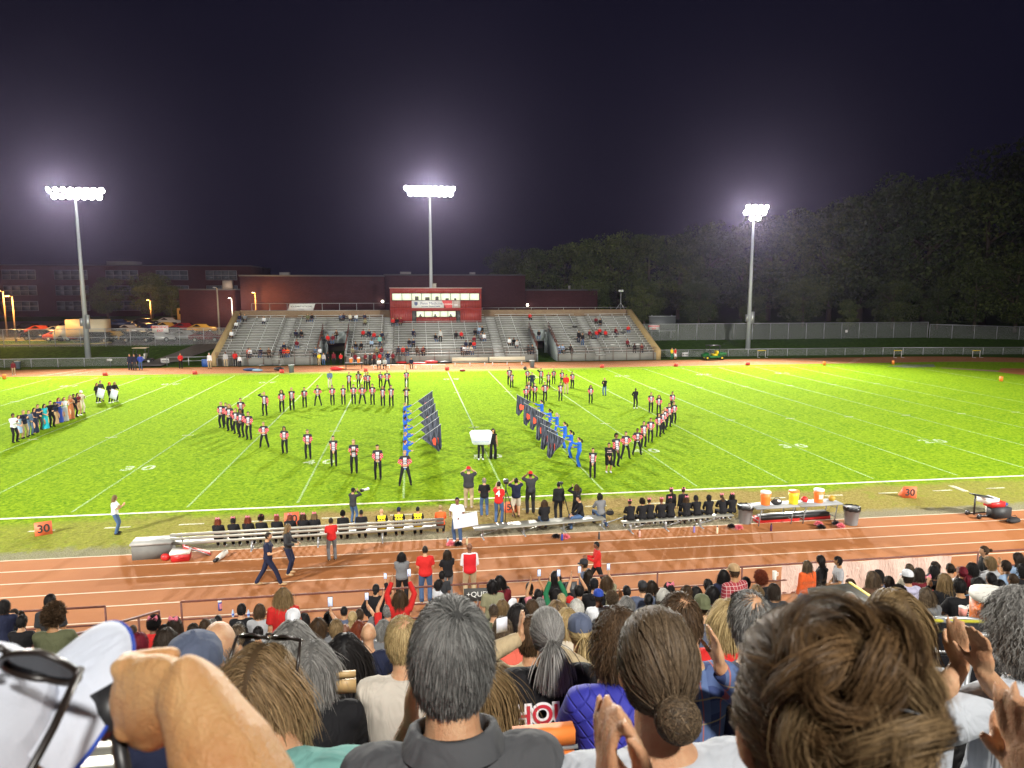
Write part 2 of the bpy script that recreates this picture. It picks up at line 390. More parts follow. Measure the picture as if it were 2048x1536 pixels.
for (x0, x1, y0), (x2, x3, y1) in zip([(-36.8, -33.6, 58.4), (-36.8, -33.6, 60.8), (-35.9, -32.7, 63), (-34.6, -31.0, 67), (-33.4, -29.4, 72.6)], [(-36.8, -33.6, 60.8), (-35.9, -32.7, 63), (-34.6, -31.0, 67), (-33.4, -29.4, 72.6), (-33.4, -28, 75)]):
    pth.quad((x0, y0, bankz(y0)+.17), (x1, y0, bankz(y0)+.17), (x3, y1, bankz(y1)+.17), (x2, y1, bankz(y1)+.17))
tag(pth.build('path', mat('path_asphalt', (.10, .095, .085), .9, var=.3, scale=2)), kind='structure')
# grass verge with a kerb at the edge of the lot, under the street lamps
v = MB(); v.add([(-72, 74.4, 1.72), (-47, 74.4, 1.72), (-46, 76, 1.72), (-49, 79, 1.80), (-72, 82.5, 1.85)], [(0, 1, 2, 3, 4)])
tag(v.build('verge', M_BANK), kind='structure')
k = MB(); q = [(-72, 74.3, 1.74), (-47, 74.3, 1.74), (-45.8, 76, 1.76), (-48.9, 79.1, 1.82), (-72, 82.6, 1.88)]
for a, b_ in zip(q, q[1:]): k.bar(a, b_, .2, .14)
tag(k.build('kerb', mat('yellow_kerb', (.45, .36, .12), .8)), kind='structure')
# ================================================================ FAR SIDE: GRANDSTAND, PRESS BOX, SCHOOL
M_CONC = mat('concrete', (.22, .22, .20), .85, var=.22, scale=.9, bump=.3)
def brick_mat(name, c1, c2, mortar, sc_=1.0):
    m_, nt, b, t = newmat(name, .9, .15); mp = nt.nodes.new('ShaderNodeMapping'); nt.links.new(t.outputs['Object'], mp.inputs[0]); mp.inputs['Rotation'].default_value = (math.pi/2, 0, 0)
    br = nt.nodes.new('ShaderNodeTexBrick'); br.inputs['Scale'].default_value = sc_; br.inputs['Brick Width'].default_value = .45; br.inputs['Row Height'].default_value = .16; br.inputs['Mortar Size'].default_value = .012
    br.inputs['Color1'].default_value = (*c1, 1); br.inputs['Color2'].default_value = (*c2, 1); br.inputs['Mortar'].default_value = (*mortar, 1)
    nt.links.new(mp.outputs[0], br.inputs['Vector']); f = noise(nt, t.outputs['Object'], .5, 4)
    nt.links.new(mixc(nt, ramp(nt, f, [(.3, 0.0), (.8, .5)]), br.outputs['Color'], tuple(np.array(c1)*.6)), b.inputs['Base Color']); return m_
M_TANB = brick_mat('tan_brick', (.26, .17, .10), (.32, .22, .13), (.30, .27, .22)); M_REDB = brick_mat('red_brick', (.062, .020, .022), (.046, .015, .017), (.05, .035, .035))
def seat_mat():
    m_, nt, b, t = newmat('weathered_aluminium', .5, .5); O = t.outputs['Object']
    c = ramp(nt, noise(nt, O, .8, 5, .5, .7, (1, 1, 6)), [(.25, (.42, .43, .43)), (.5, (.64, .66, .65)), (.8, (.74, .75, .73))])
    d = ramp(nt, noise(nt, O, 3.0, 4, .5, .8), [(.6, 0.0), (.7, .7)]); c = mixc(nt, d, c, (.10, .10, .10))
    nt.links.new(c, b.inputs['Base Color']); b.inputs['Metallic'].default_value = .25; return m_
M_SEAT = seat_mat()
Y0, Z0, RUN, RISE, NR = 58.6, .95, .72, .27, 16
gs = thing('grandstand', 'grey aluminium grandstand across the field with stairs, tunnels and a brick back wall', 'grandstand', (0, Y0, 0))
XL, XR = -27.3, 27.9
secs = [(-27.2, -20.9), (-19.4, -15.4), (-12.1, -7.7), (-6.2, 6.4), (7.9, 12.0), (14.7, 19.6), (21.1, 27.8)]
aisles = [(-20.9, -19.4), (-7.7, -6.2), (6.4, 7.9), (19.6, 21.1)]; voms = [(-15.4, -12.1), (12.0, 14.7)]
VR = 9   # rows cut by a tunnel
d = MB()
def inv(x0, x1): return any(a-.01 <= x0 and x1 <= b+.01 for a, b in voms)
cuts = sorted(set([XL, XR]+[v for s in secs for v in s]))
for x0, x1 in zip(cuts, cuts[1:]):
    for r in range(NR+1):
        if inv(x0, x1) and r < VR: continue
        y = r*RUN; z = Z0+r*RISE
        d.box((x0, y, 0 if r == 0 else z-RISE-.1), (x1, y+RUN+(.9 if r == NR else 0), z))
d.build('stepped_deck', M_CONC, gs)
for a, b_ in secs:
    for r in range(NR+1):
        y = r*RUN+.36; z = Z0+r*RISE
        s = MB(); s.box((a+.05, y, z+.30), (b_-.05, y+.26, z+.345)); s.box((a+.05, y-.28, z+.015), (b_-.05, y-.02, z+.035))
        for x in np.arange(a+.6, b_, 1.8): s.box((x-.03, y+.06, z), (x+.03, y+.2, z+.30))
        s.build('bench_row', M_SEAT, gs)
for a, b_ in voms:
    for r in range(VR, NR+1):
        y = r*RUN+.36; z = Z0+r*RISE
        s = MB(); s.box((a-.04, y, z+.30), (b_+.04, y+.26, z+.345)); s.box((a-.04, y-.28, z+.015), (b_+.04, y-.02, z+.035)); s.build('bench_row', M_SEAT, gs)
for a, b_ in aisles:
    s = MB()
    for r in range(NR+1):
        y = r*RUN; z = Z0+r*RISE; s.box((a+.15, y-.30, z-RISE+.02), (b_-.15, y, z-RISE/2+.01)); s.box((a+.15, y+.002, z+.001), (b_-.15, y+RUN-.3, z+.012))
    s.build('stairs', mat('stair_metal', (.40, .41, .40), .6, .2, var=.3), gs)
M_TUN = mat('tunnel_wall_paint', (.28, .32, .32), .8, var=.15)
for a, b_ in voms:
    t_ = MB(); yb = VR*RUN; zt = Z0+VR*RISE
    for x in (a, b_):
        V = [(x-.1, 0, 0), (x-.1, yb, 0), (x-.1, yb, zt+.5), (x-.1, 0, Z0+.5), (x+.1, 0, 0), (x+.1, yb, 0), (x+.1, yb, zt+.5), (x+.1, 0, Z0+.5)]
        t_.add(V, [(0, 3, 2, 1), (4, 5, 6, 7), (0, 4, 7, 3), (1, 2, 6, 5), (3, 7, 6, 2), (0, 1, 5, 4)])
    w_ = b_-a
    t_.box((a+.1, yb-.12, 0), (a+.55, yb, zt)); t_.box((b_-.55, yb-.12, 0), (b_-.1, yb, zt)); t_.box((a+.55, yb-.12, 2.15), (b_-.55, yb, zt+.3))
    t_.build('tunnel_wall', M_TUN, gs)
    t2 = MB(); t2.box((a+.2, yb+3.0, 0), (b_-.2, yb+3.1, 2.4)); t2.box((a+.3, yb-.15, 2.4), (a+.7, yb-.125, 2.6))
    t2.build('tunnel_back', mat('tunnel_dark', (.08, .075, .05), .9), gs)
    t3 = MB()
    for x in (a, b_):
        for dz in (.55, .95): t3.bar((x, 0, Z0+dz+.4), (x, yb, zt+dz+.4), .05)
        for k_ in range(7): yy = yb*k_/6; zz = Z0+(zt-Z0)*k_/6+.5; t3.bar((x, yy, zz), (x, yy, zz+.87), .05)
    t3.build('railing', RUST, gs)
fr = MB()
for a, b_ in [(XL, voms[0][0]), (voms[0][1], voms[1][0]), (voms[1][1], XR)]:
    for dz in (.55, .98): fr.bar((a, -.12, Z0-.25+dz), (b_, -.12, Z0-.25+dz), .045)
    for x in np.arange(a, b_+.1, 1.83): fr.bar((x, -.12, .02), (x, -.12, Z0-.25+.98), .05)
fr.build('front_railing', mat('rail_brown', (.16, .10, .08), .5), gs)
yt = (NR+1)*RUN+.9; zt = Z0+NR*RISE
bw = MB()
for a, b_ in ((XL-.3, -6.9), (6.1, XR+.3)): bw.box((a, yt, 0), (b_, yt+.3, zt+.95))
bw.box((-6.9, yt, 0), (6.1, yt+.3, zt+.2)); bw.build('back_wall', M_TANB, gs)
rr = MB()
for x in np.arange(6.3, XR, 2.4): rr.bar((x, yt+.15, zt+.95), (x, yt+.15, zt+1.25), .05)
rr.bar((6.2, yt+.15, zt+1.25), (XR, yt+.15, zt+1.25), .05); rr.bar((XL, yt+.15, zt+.97), (-7, yt+.15, zt+.97), .12, .06); rr.build('top_rail', STEEL, gs)
for sx, x in ((-1, XL), (1, XR)):
    s = MB(); V = []
    for xx in (x, x+sx*.55): V += [(xx, -.3, 0), (xx, yt+.3, 0), (xx, yt+.3, zt+.95), (xx, yt-.5, zt+.95), (xx, -.3, Z0+.35)]
    s.add(V, [(0, 1, 2, 3, 4), (9, 8, 7, 6, 5), (0, 4, 9, 5), (4, 3, 8, 9), (3, 2, 7, 8), (1, 6, 7, 2), (0, 5, 6, 1)])
    s.build('side_wall', mat('yellowed_wall', (.36, .26, .12), .8, var=.2, scale=1.5), gs)

# press box
px_ = thing('press_box', 'two storey red ribbed press box with lit windows on top of the far grandstand', 'press box', (-.45, 68.6, 4.6))
def rib_mat():
    m_, nt, b, t = newmat('red_ribbed_metal', .5, .4); O = t.outputs['Object']; sx = nt.nodes.new('ShaderNodeSeparateXYZ'); nt.links.new(O, sx.inputs[0])
    wv = math_chain(nt, 'PINGPONG', sx.outputs[0], .16); f = ramp(nt, math_chain(nt, 'MULTIPLY', wv, 6.2), [(.0, 1.0), (.16, 0.0)])
    c = ramp(nt, noise(nt, O, .8, 3), [(.3, (.24, .032, .028)), (.7, (.31, .042, .035))]); nt.links.new(mixc(nt, math_chain(nt, 'MULTIPLY', f, .55), c, (.11, .012, .012)), b.inputs['Base Color'])
    bump(nt, b, wv, 1.0, .25); return m_
M_RIB = rib_mat(); HW = 6.3; TZ = 4.72
M_WIN = mat('lit_window', (.75, .80, .66), .3, emit=(.80, .88, .62), es=.5, var=.1, scale=.8)
M_BLK = mat('window_frame', (.03, .025, .025), .5)
w_ = MB()
for a, b_, c, e in ((-HW, HW, 3.75+.32, TZ), (-HW, HW, 1.95, 3.02), (-HW, -3.35, 0, 1.78), (3.35, HW, 0, 1.78), (-HW, HW, 1.78, 1.95), (-2.75, 2.75, 0, .72), (-HW, -6.05, 3.02, 4.07), (6.05, HW, 3.02, 4.07), (-3.35, 3.35, 1.62, 1.78)):
    w_.box((a, 0, c), (b_, .14, e))
w_.box((-HW, .14, 0), (-HW+.14, 3.6, TZ)); w_.box((HW-.14, .14, 0), (HW, 3.6, TZ)); w_.box((-HW+.14, 3.46, 0), (HW-.14, 3.6, TZ))
w_.build('wall', M_RIB, px_)
f_ = MB(); f_.box((-HW-.08, -.1, TZ), (HW+.08, 3.7, TZ+.09)); f_.build('roof', mat('roof_trim', (.45, .42, .40), .6), px_)
b2 = MB(); b2.box((-HW-.03, -.05, 1.82), (HW+.03, -.002, 1.96)); b2.build('trim_band', mat('red_trim', (.36, .045, .04), .5), px_)
for i in range(9):
    x0 = -5.98+i*1.335; f = MB(); f.box((x0-.06, .03, 3.04), (x0+1.34, .10, 3.10)); f.box((x0-.06, .03, 4.0), (x0+1.34, .10, 4.06)); f.box((x0-.06, .03, 3.10), (x0, .10, 4.0)); f.box((x0+1.27, .03, 3.10), (x0+1.335, .10, 4.0))
    wf = f.build('window', M_BLK, px_); p = MB(); p.box((x0, .07, 3.10), (x0+1.27, .09, 4.0)); p.build('pane', M_WIN, wf)
for i in range(5):
    x0 = -2.72+i*1.09; f = MB(); f.box((x0-.04, .03, .73), (x0+1.09, .10, .79)); f.box((x0-.04, .03, 1.55), (x0+1.09, .10, 1.61)); f.box((x0-.05, .03, .79), (x0, .10, 1.55)); f.box((x0+1.03, .03, .79), (x0+1.09, .10, 1.55))
    wf = f.build('window', M_BLK, px_); p = MB(); p.box((x0, .07, .79), (x0+1.03, .09, 1.55)); p.build('pane', M_WIN, wf)
for x0 in (-3.35, 2.80):
    dd = MB(); dd.box((x0, .05, 0), (x0+.55, .12, 1.62)); dr = dd.build('door', mat('door_grey', (.06, .055, .055), .5), px_); h = MB(); h.box((x0+.42, .0, .75), (x0+.47, .05, .9)); h.build('handle', STEEL, dr)
# silhouettes of monitors and chairs behind the upper glass
s = MB()
for x0, x1, z1 in ((-2.9, -2.4, 3.62), (-1.5, -.9, 3.5), (-.1, .35, 3.6), (1.3, 1.75, 3.35), (2.5, 2.8, 3.35)): s.box((x0, .055, 3.10), (x1, .068, z1))
for x in (-2.2, -.15, 2.0): s.ell((x, .06, 1.02), (.13, .01, .15)); s.box((x-.22, .055, .79), (x+.22, .068, .9))
s.build('desk_silhouettes', mat('silhouette', (.10, .10, .09), .8), px_)
bn = thing('banner', 'wide white and red sponsor banner fixed across the press box', 'banner', (-.45, 68.56, 4.6))
b3 = MB(); b3.box((-3.35, -.03, 2.02), (1.05, 0, 3.04)); b3.build('white_field', mat('banner_white', (.72, .72, .74), .5, var=.04), bn)
b3 = MB(); b3.add([(.75, -.035, 3.04), (2.2, -.035, 3.04), (2.2, -.035, 2.02), (1.35, -.035, 2.02)], [(0, 3, 2, 1)]); b3.build('red_field', mat('banner_red', (.55, .04, .05), .5, var=.05), bn)
b3 = MB(); b3.box((2.2, -.034, 2.02), (3.35, -.004, 3.04)); b3.build('patterned_field', mat('banner_grid', (.42, .30, .28), .5, var=.1), bn)
NAVY = mat('banner_navy', (.05, .07, .18), .5)
text('Penn Medicine', .52, NAVY, bn, (-.65, -.036, 2.64), (math.pi/2, 0, 0)); text('Lancaster General Health', .25, NAVY, bn, (-.75, -.036, 2.25), (math.pi/2, 0, 0), bold=.006)
sh = MB(); sh.add([(-3.0, -.036, 2.85), (-2.55, -.036, 2.85), (-2.55, -.036, 2.5), (-2.78, -.036, 2.3), (-3.0, -.036, 2.5)], [(0, 4, 3, 2, 1)]); sh.build('crest', NAVY, bn)
text('LEADING', .30, WHITE, bn, (1.75, -.04, 2.53), (math.pi/2, 0, 0))
gr = MB()
for i in range(5): gr.box((2.24+i*.23, -.038, 2.08), (2.27+i*.23, -.0345, 3.0)); gr.box((2.24, -.0385, 2.12+i*.2), (3.3, -.0346, 2.15+i*.2))
gr.box((2.5, -.037, 2.3), (3.0, -.0345, 2.5)); gr.build('grid_print', mat('grid_white', (.7, .68, .68), .5), bn)
vt = thing('roof_vent', 'small tan square vent standing on the press box roof', 'roof vent', (-.9, 69.9, 9.40)); v_ = MB(); v_.box((0, 0, 0), (.55, .5, .55)); v_.box((-.04, -.04, .55), (.59, .54, .6)); v_.build('housing', mat('vent_tan', (.35, .33, .28), .6), vt)

# school buildings in the dark behind
def building(name, label, x0, x1, y0, y1, z0, z1, m_, wins=(), roofc=(.05, .05, .055), boxes=()):
    b = thing(name, label, 'building', ((x0+x1)/2, y0, z0)); hx = (x1-x0)/2; a = MB(); a.box((-hx, 0, 0), (hx, y1-y0, z1-z0)); a.build('wall', m_, b)
    r_ = MB(); r_.box((-hx-.15, -.15, z1-z0), (hx+.15, y1-y0+.15, z1-z0+.25)); ro = r_.build('roof', mat('roof_dark', roofc, .8), b)
    for (bx, by, bw, bh) in boxes:
        q = MB(); q.box((bx, by, z1-z0+.25), (bx+bw, by+bw, z1-z0+.25+bh)); q.build('roof_unit', mat('roof_unit', (.16, .15, .15), .7), ro)
    for (wx, wz, ww, wh) in wins:
        f = MB(); f.box((wx, -.06, wz), (wx+ww, -.003, wz+wh)); fo = f.build('window', mat('school_frame', (.20, .20, .22), .6), b)
        p = MB()
        nx_ = 4
        for i in range(nx_):
            for j in range(2): p.box((wx+.08+i*(ww-.1)/nx_, -.08, wz+.1+j*(wh-.1)/2), (wx+(i+1)*(ww-.1)/nx_-.02, -.062, wz+(j+1)*(wh-.1)/2-.03))
        p.build('pane', mat('school_glass', (.07, .08, .10), .15, var=.5, scale=.4), fo)
    return b
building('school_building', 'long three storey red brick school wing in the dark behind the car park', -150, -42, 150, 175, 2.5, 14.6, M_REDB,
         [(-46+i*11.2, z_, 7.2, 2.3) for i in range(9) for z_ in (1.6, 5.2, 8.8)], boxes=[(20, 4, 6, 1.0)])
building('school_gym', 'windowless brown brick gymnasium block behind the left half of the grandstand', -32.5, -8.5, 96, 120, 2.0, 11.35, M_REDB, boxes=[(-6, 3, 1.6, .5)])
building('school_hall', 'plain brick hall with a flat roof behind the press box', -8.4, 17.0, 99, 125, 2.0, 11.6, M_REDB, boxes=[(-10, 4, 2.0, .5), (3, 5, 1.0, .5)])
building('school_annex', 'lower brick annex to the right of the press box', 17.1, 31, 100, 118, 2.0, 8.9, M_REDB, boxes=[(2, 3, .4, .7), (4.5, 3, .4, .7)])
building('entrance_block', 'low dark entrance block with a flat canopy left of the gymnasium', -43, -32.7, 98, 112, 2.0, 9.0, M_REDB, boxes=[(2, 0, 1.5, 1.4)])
for (px0, py0, yy, lab, pm) in ((430, 600, 97.5, 'a', 0), (765, 603, 95.6, 'round white wall lamp on the brick gymnasium wall', 1), (1055, 610, 99.6, 'round white wall lamp on the low brick annex', 1)):
    if pm:
        p = GY(px0, py0, yy); o = thing('wall_lamp', lab, 'wall lamp', p); q = MB(); q.ell((0, 0, 0), .22); q.build('globe', mat('lamp_globe', (1, .95, .85), .4, emit=(1, .93, .75), es=14), o)
        q = MB(); q.box((-.1, .15, -.12), (.1, .42, .12)); q.build('bracket', DARK, o)
M_SIGNW = mat('sign_white', (.66, .65, .64), .5, var=.08); M_SIGNR = mat('sign_red_print', (.60, .05, .05), .5); M_INK = mat('sign_black_print', (.03, .03, .03), .5)
ad = thing('sponsor_board', 'slanted white advertising board standing on the grandstand back wall', 'sign', GY(603, 614, 73.2)-np.array((0, 0, .55)))
q = MB(); q.add([(-1.9, 0, 0), (1.55, 0, 0), (1.9, 0, 1.0), (-1.6, 0, 1.0), (-1.9, .04, 0), (1.55, .04, 0), (1.9, .04, 1.0), (-1.6, .04, 1.0)], [(0, 1, 2, 3), (7, 6, 5, 4), (0, 4, 5, 1), (1, 5, 6, 2), (2, 6, 7, 3), (3, 7, 4, 0)]); q.build('board', M_SIGNW, ad)
text('SOLIDARITY/STRONG', .30, M_INK, ad, (0, -.01, .62), (math.pi/2, 0, 0), bold=.008); text('TORNADO', .18, M_INK, ad, (-.1, -.01, .25), (math.pi/2, 0, 0))
# metal rail fence along the roof of the back wall, left
fw = thing('wire_fence', 'long see-through wire fence above the far grandstand back wall, left of the press box', 'fence', (-26, 73.4, 4.9))
q = MB()
for x in np.arange(0, 19, 2.4): q.bar((x, 0, 0), (x, 0, 2.3), .06)
q.bar((0, 0, 2.3), (19, 0, 2.3), .05); q.bar((0, 0, 1.2), (19, 0, 1.2), .03); q.build('frame', STEEL, fw)

# ---------------------------------------------------------------- chain link fences
def mesh_mat(name, col, dens, sc_=1.0):
    """chain link: diamond wires, open between"""
    m_, nt, b, t = newmat(name, .5, .4); O = t.outputs['Object']; sx = nt.nodes.new('ShaderNodeSeparateXYZ'); nt.links.new(O, sx.inputs[0])
    u = math_chain(nt, 'ADD', sx.outputs[0], sx.outputs[1])
    a = math_chain(nt, 'PINGPONG', math_chain(nt, 'ADD', u, sx.outputs[2]), .04*sc_); c = math_chain(nt, 'PINGPONG', math_chain(nt, 'SUBTRACT', u, sx.outputs[2]), .04*sc_)
    mn = math_chain(nt, 'MINIMUM', a, c); f = math_chain(nt, 'LESS_THAN', mn, .04*sc_*dens)
    b.inputs['Base Color'].default_value = (*col, 1); b.inputs['Metallic'].default_value = .3
    nt.links.new(f, b.inputs['Alpha']); return m_
M_LINK = mesh_mat('chain_link', (.40, .42, .42), .11); M_LINKD = mesh_mat('chain_link_slatted', (.24, .26, .25), .22)
def fence(name, label, pts, h, step, mm, rail=True, mid=False, pr=.05, group=None, postmat=STEEL):
    f = thing(name, label, 'fence', pts[0], group=group); o = np.array(pts[0], float); P = [np.array(p, float)-o for p in pts]
    rl = MB(); n_post = 0
    mbm = MB()
    for a, b_ in zip(P, P[1:]):
        L = np.linalg.norm((b_-a)[:2]); n = max(1, int(round(L/step)))
        for i in range(n+(b_ is P[-1])):
            p = a+(b_-a)*i/n
            if n_post < 60:
                q = MB(); q.tube([p, p+np.array((0, 0, h))], pr, 6); q.build('post', postmat, f); n_post += 1
        if rail: rl.tube([a+np.array((0, 0, h-.03)), b_+np.array((0, 0, h-.03))], pr*.8, 6)
        if mid: rl.tube([a+np.array((0, 0, h*.52)), b_+np.array((0, 0, h*.52))], pr*.6, 6)
        if mm: mbm.quad(a+np.array((0, .04, .05)), b_+np.array((0, .04, .05)), b_+np.array((0, .04, h-.05)), a+np.array((0, .04, h-.05)))
    if rl.n: rl.build('rail', postmat, f)
    if mm: mbm.build('wire_mesh', mm, f)
    return f
fence('low_fence', 'low chain link fence with steel posts along the far track, left of the path', [(-75, 60.3, 0), (-37.0, 60.3, 0)], 1.05, 3.0, M_LINK, mid=False)
fence('low_fence', 'short low steel fence between the path and the grandstand', [(-33.4, 60.0, 0), (-28.4, 60.0, 0)], 1.05, 2.5, None, mid=True)
fence('low_fence', 'low chain link fence running right from the grandstand behind the far track', [(29.4, 61.2, 0), (33.4, 61.2, 0), (62, 60.6, 0), (82, 58.2, 0), (96, 53.6, 0)], 1.05, 3.0, M_LINK)
fence('tall_fence', 'tall chain link fence at the edge of the car park', [(-80, 72.4, 1.45), (-29.2, 72.4, 1.45)], 2.45, 3.1, M_LINK, mid=True)
fence('tall_fence', 'tall grey slatted chain link fence on the grass bank below the trees', [(30.2, 72.2, 1.45), (78, 72.2, 1.45)], 2.55, 3.05, M_LINKD)
fence('tall_fence', 'unscreened chain link fence at the far right below the trees', [(78.2, 72.0, 1.45), (92, 69.5, 1.1), (125, 60, .6)], 2.2, 3.6, M_LINK)
def sign(label, p, w_, h_, lines, size, ink, legs=0.0, rz=0.0):
    s = thing('fence_sign', label, 'sign', p, rz); q = MB(); q.box((-w_/2, 0, 0), (w_/2, .03, h_)); q.build('panel', M_SIGNW, s)
    for i, L_ in enumerate(lines): text(L_, size, ink, s, (0, -.008, h_*(1-(i+.5)/len(lines))), (math.pi/2, 0, 0), bold=.01)
    return s
sign('white sign with red lettering high on the car park fence', GY(321, 665, 72.2), 2.1, .95, ['EMERGENCY', 'EXIT'], .42, M_SIGNR)
sign('white sign with red lettering at the near end of the slatted fence', GY(1308, 660, 72.0), 1.5, .75, ['EMERGENCY', 'EXIT'], .32, M_SIGNR)
sign('small white notice on the low steel fence near the path', GY(330, 726, 60.1), .95, .55, ['NOTICE'], .2, M_INK)
sign('small white notice on the low fence behind the green utility vehicle', GY(1370, 713, 61.0), .85, .55, ['NOTICE'], .2, M_INK)
sign('tiny white notice on the low fence under the left light tower', GY(219, 722, 60.1), .6, .25, [], .1, M_INK)
sign('tiny white notice halfway along the slatted fence', GY(1693, 665, 72.0), .4, .4, [], .1, M_INK)
sb = thing('scoreboard', 'grey scoreboard seen from behind on two posts right of the grandstand', 'scoreboard', GY(1325, 655, 75)*np.array((1, 1, 0))+np.array((0, 0, 1.6)))
q = MB(); q.box((-2.1, 0, 1.2), (2.1, .35, 3.4)); q.build('panel', mat('scoreboard_back', (.075, .085, .09), .6, var=.1), sb)
q = MB()
for a, b_ in (((-2.15, 3.4), (2.15, 3.48)), ((-2.15, 1.12), (2.15, 1.2))): q.box((a[0], -.04, a[1]), (b_[0], .4, b_[1]))
q.build('frame', STEEL, sb)
for x in (-1.6, 1.6): q = MB(); q.box((x-.09, .36, 0), (x+.09, .5, 3.6)); q.build('post', STEEL, sb)

# ---------------------------------------------------------------- light towers
M_POLE = mat('tower_pole', (.40, .43, .46), .55, .3, var=.08); M_LAMP = mat('lit_lamp_glass', (1, 1, 1), .3, emit=(1.0, .96, .86), es=60)
def tower(label, base, ztop, rows, rz=0.0, arm=1.0, sp=.62, drz=.6, box=True, aim=0):
    t_ = thing('light_tower', label, 'light tower', base, rz); H = ztop-base[2]
    q = MB(); q.tube([(0, 0, -.2), (0, 0, H*.5), (0, 0, H+.2)], [.34, .23, .13], 12); q.build('pole', M_POLE, t_, True)
    if box:
        q = MB(); q.box((-.55, -.3, 3.9), (-.25, .1, 4.9)); q.box((.15, -.42, 3.6), (.6, -.1, 5.3)); q.build('control_box', STEEL, t_)
    for j, (n, x0) in enumerate(rows):
        z = H-.75*j
        q = MB(); w_ = (n-1)*sp; q.bar((x0-w_/2-.3, -.1, z), (x0+w_/2+.3, -.1, z), .12); cb = q.build('crossarm', STEEL, t_)
        for i in range(n):
            x = x0-w_/2+i*sp; tilt = R(28); yaw = R((i-(n-1)/2)*6)
            q = MB(); q.lathe([(.08, .30), (.16, .24), (.36, .06), (.385, 0)], n=14)
            l = q.build('lamp', STEEL, t_, True, (x, -.32, z-.02)); l.rotation_euler = (R(90)+tilt-R(0), 0, yaw); l.rotation_euler = Euler((R(-118+0), 0, yaw)); l.rotation_euler = Vector((math.sin(yaw), -math.cos(yaw)*.9, -.42)).to_track_quat('-Z', 'Y').to_euler()
            q = MB(); q.lathe([(0.001, -.05), (.25, -.035), (.365, -.004)], n=14); q.build('lens', M_LAMP, l, True)
    return t_
tower('tall pale pole with two rows of floodlights by the low fence left of the grandstand', (-44.5, 65.4, .7), 21.2, [(8, .15), (7, .25)], sp=.86)
tower('tall pale pole with two rows of floodlights rising behind the press box', (-.95, 73.8, 1.6), 23.4, [(9, 0), (8, .1)], sp=.82)
tower('tall pale pole with a three row cluster of floodlights right of the grandstand', (44.1, 65.4, .7), 20.6, [(4, .35), (4, .05), (2, .1)], sp=.9)
la = thing('floodlight_mast', 'small tripod mast with twin unlit flood lamps on the right end of the grandstand', 'mast', (27.0, 71.9, 6.2))
q = MB(); q.bar((0, 0, -.2), (0, 0, 2.6), .06); q.bar((0, 0, 1.0), (-.9, 0, -.2), .05); q.bar((0, 0, 1.0), (.7, 0, -.2), .05); q.build('mast', STEEL, la)
for x in (-.2, .2): q = MB(); q.box((x-.17, -.1, 2.6), (x+.17, .05, 2.9)); q.build('lamp', mat('unlit_lamp', (.45, .47, .45), .4), la)
# ================================================================ CAR PARK, STREET LAMPS, TREES
def car_proto():
    """one saloon/SUV: > body, cabin glass, four wheels (> rim), head and tail lights"""
    c = thing('parked_car', 'c', 'car', (0, 0, -50)); prof = [(-2.2, .35), (-2.25, .75), (-2.1, .98), (-1.3, 1.04), (-.75, 1.48), (.9, 1.52), (1.75, 1.1), (2.15, .95), (2.25, .6), (2.2, .35)]
    V = []; n = len(prof)
    for s_, w_ in ((-1, 0), (1, 0)):
        for x, z in prof: V.append((s_*(.88 if z < 1.1 else .70), x, z))
    F = [tuple(range(n)), tuple(range(2*n-1, n-1, -1))]+[(i, n+i, n+(i+1) % n, (i+1) % n) for i in range(n)]
    q = MB(); q.add(V, F); q.build('body', mat('car_paint', (.05, .05, .06), .25, .3), c)
    q = MB()
    for s_ in (-1, 1):
        x = s_*.885; q.quad((s_*.80, -.95, 1.08), (s_*.80, 1.35, 1.10), (s_*.725, .8, 1.45), (s_*.725, -.7, 1.42))
    q.quad((-.7, -1.28, 1.10), (.7, -1.28, 1.10), (.6, -.80, 1.46), (-.6, -.80, 1.46)); q.quad((-.7, 1.68, 1.17), (.7, 1.68, 1.17), (.6, 1.0, 1.5), (-.6, 1.0, 1.5))
    q.build('windows', mat('car_glass', (.01, .012, .015), .1), c)
    for x in (-1, 1):
        for y in (-1.35, 1.35):
            wv = MB(); wv.tube([(x*.70, y, .33), (x*.92, y, .33)], .33, 12); wo_ = wv.build('wheel', mat('tyre', (.015, .015, .015), .8), c); q = MB(); q.tube([(x*.90, y, .33), (x*.935, y, .33)], .19, 10); q.build('rim', STEEL, wo_)
    for x in (-.65, .65):
        q = MB(); q.box((x-.17, -2.265, .68), (x+.17, -2.2, .82)); q.build('headlight', mat('head_glass', (.6, .6, .6), .2), c)
        q = MB(); q.box((x-.17, 2.2, .78), (x+.17, 2.262, .92)); q.build('tail_light', mat('tail_glass', (.4, .02, .02), .3), c)
    return c
proto_car = car_proto()
CARC = {'orange red': (.45, .07, .03), 'black': (.012, .012, .014), 'silver': (.42, .42, .42), 'white': (.7, .7, .68), 'dark red': (.22, .02, .02), 'dark blue': (.02, .035, .09), 'amber yellow': (.55, .33, .06), 'grey': (.14, .14, .15)}
def place_car(px, py, Y, rz, col, label, first=[1]):
    p = GY(px, py, Y); c = proto_car if first[0] else copy_tree(proto_car); first[0] = 0
    c.location = (p[0], Y, bankz(Y)+.06); c.rotation_euler = (0, 0, R(rz)); c['label'] = label; c['group'] = 'cars in the car park'
    for ch in c.children:
        if ch.name.startswith('body'): ch.data = ch.data.copy(); ch.data.materials[0] = mat('car_paint_'+col.replace(' ', '_'), CARC[col], .25, .3)
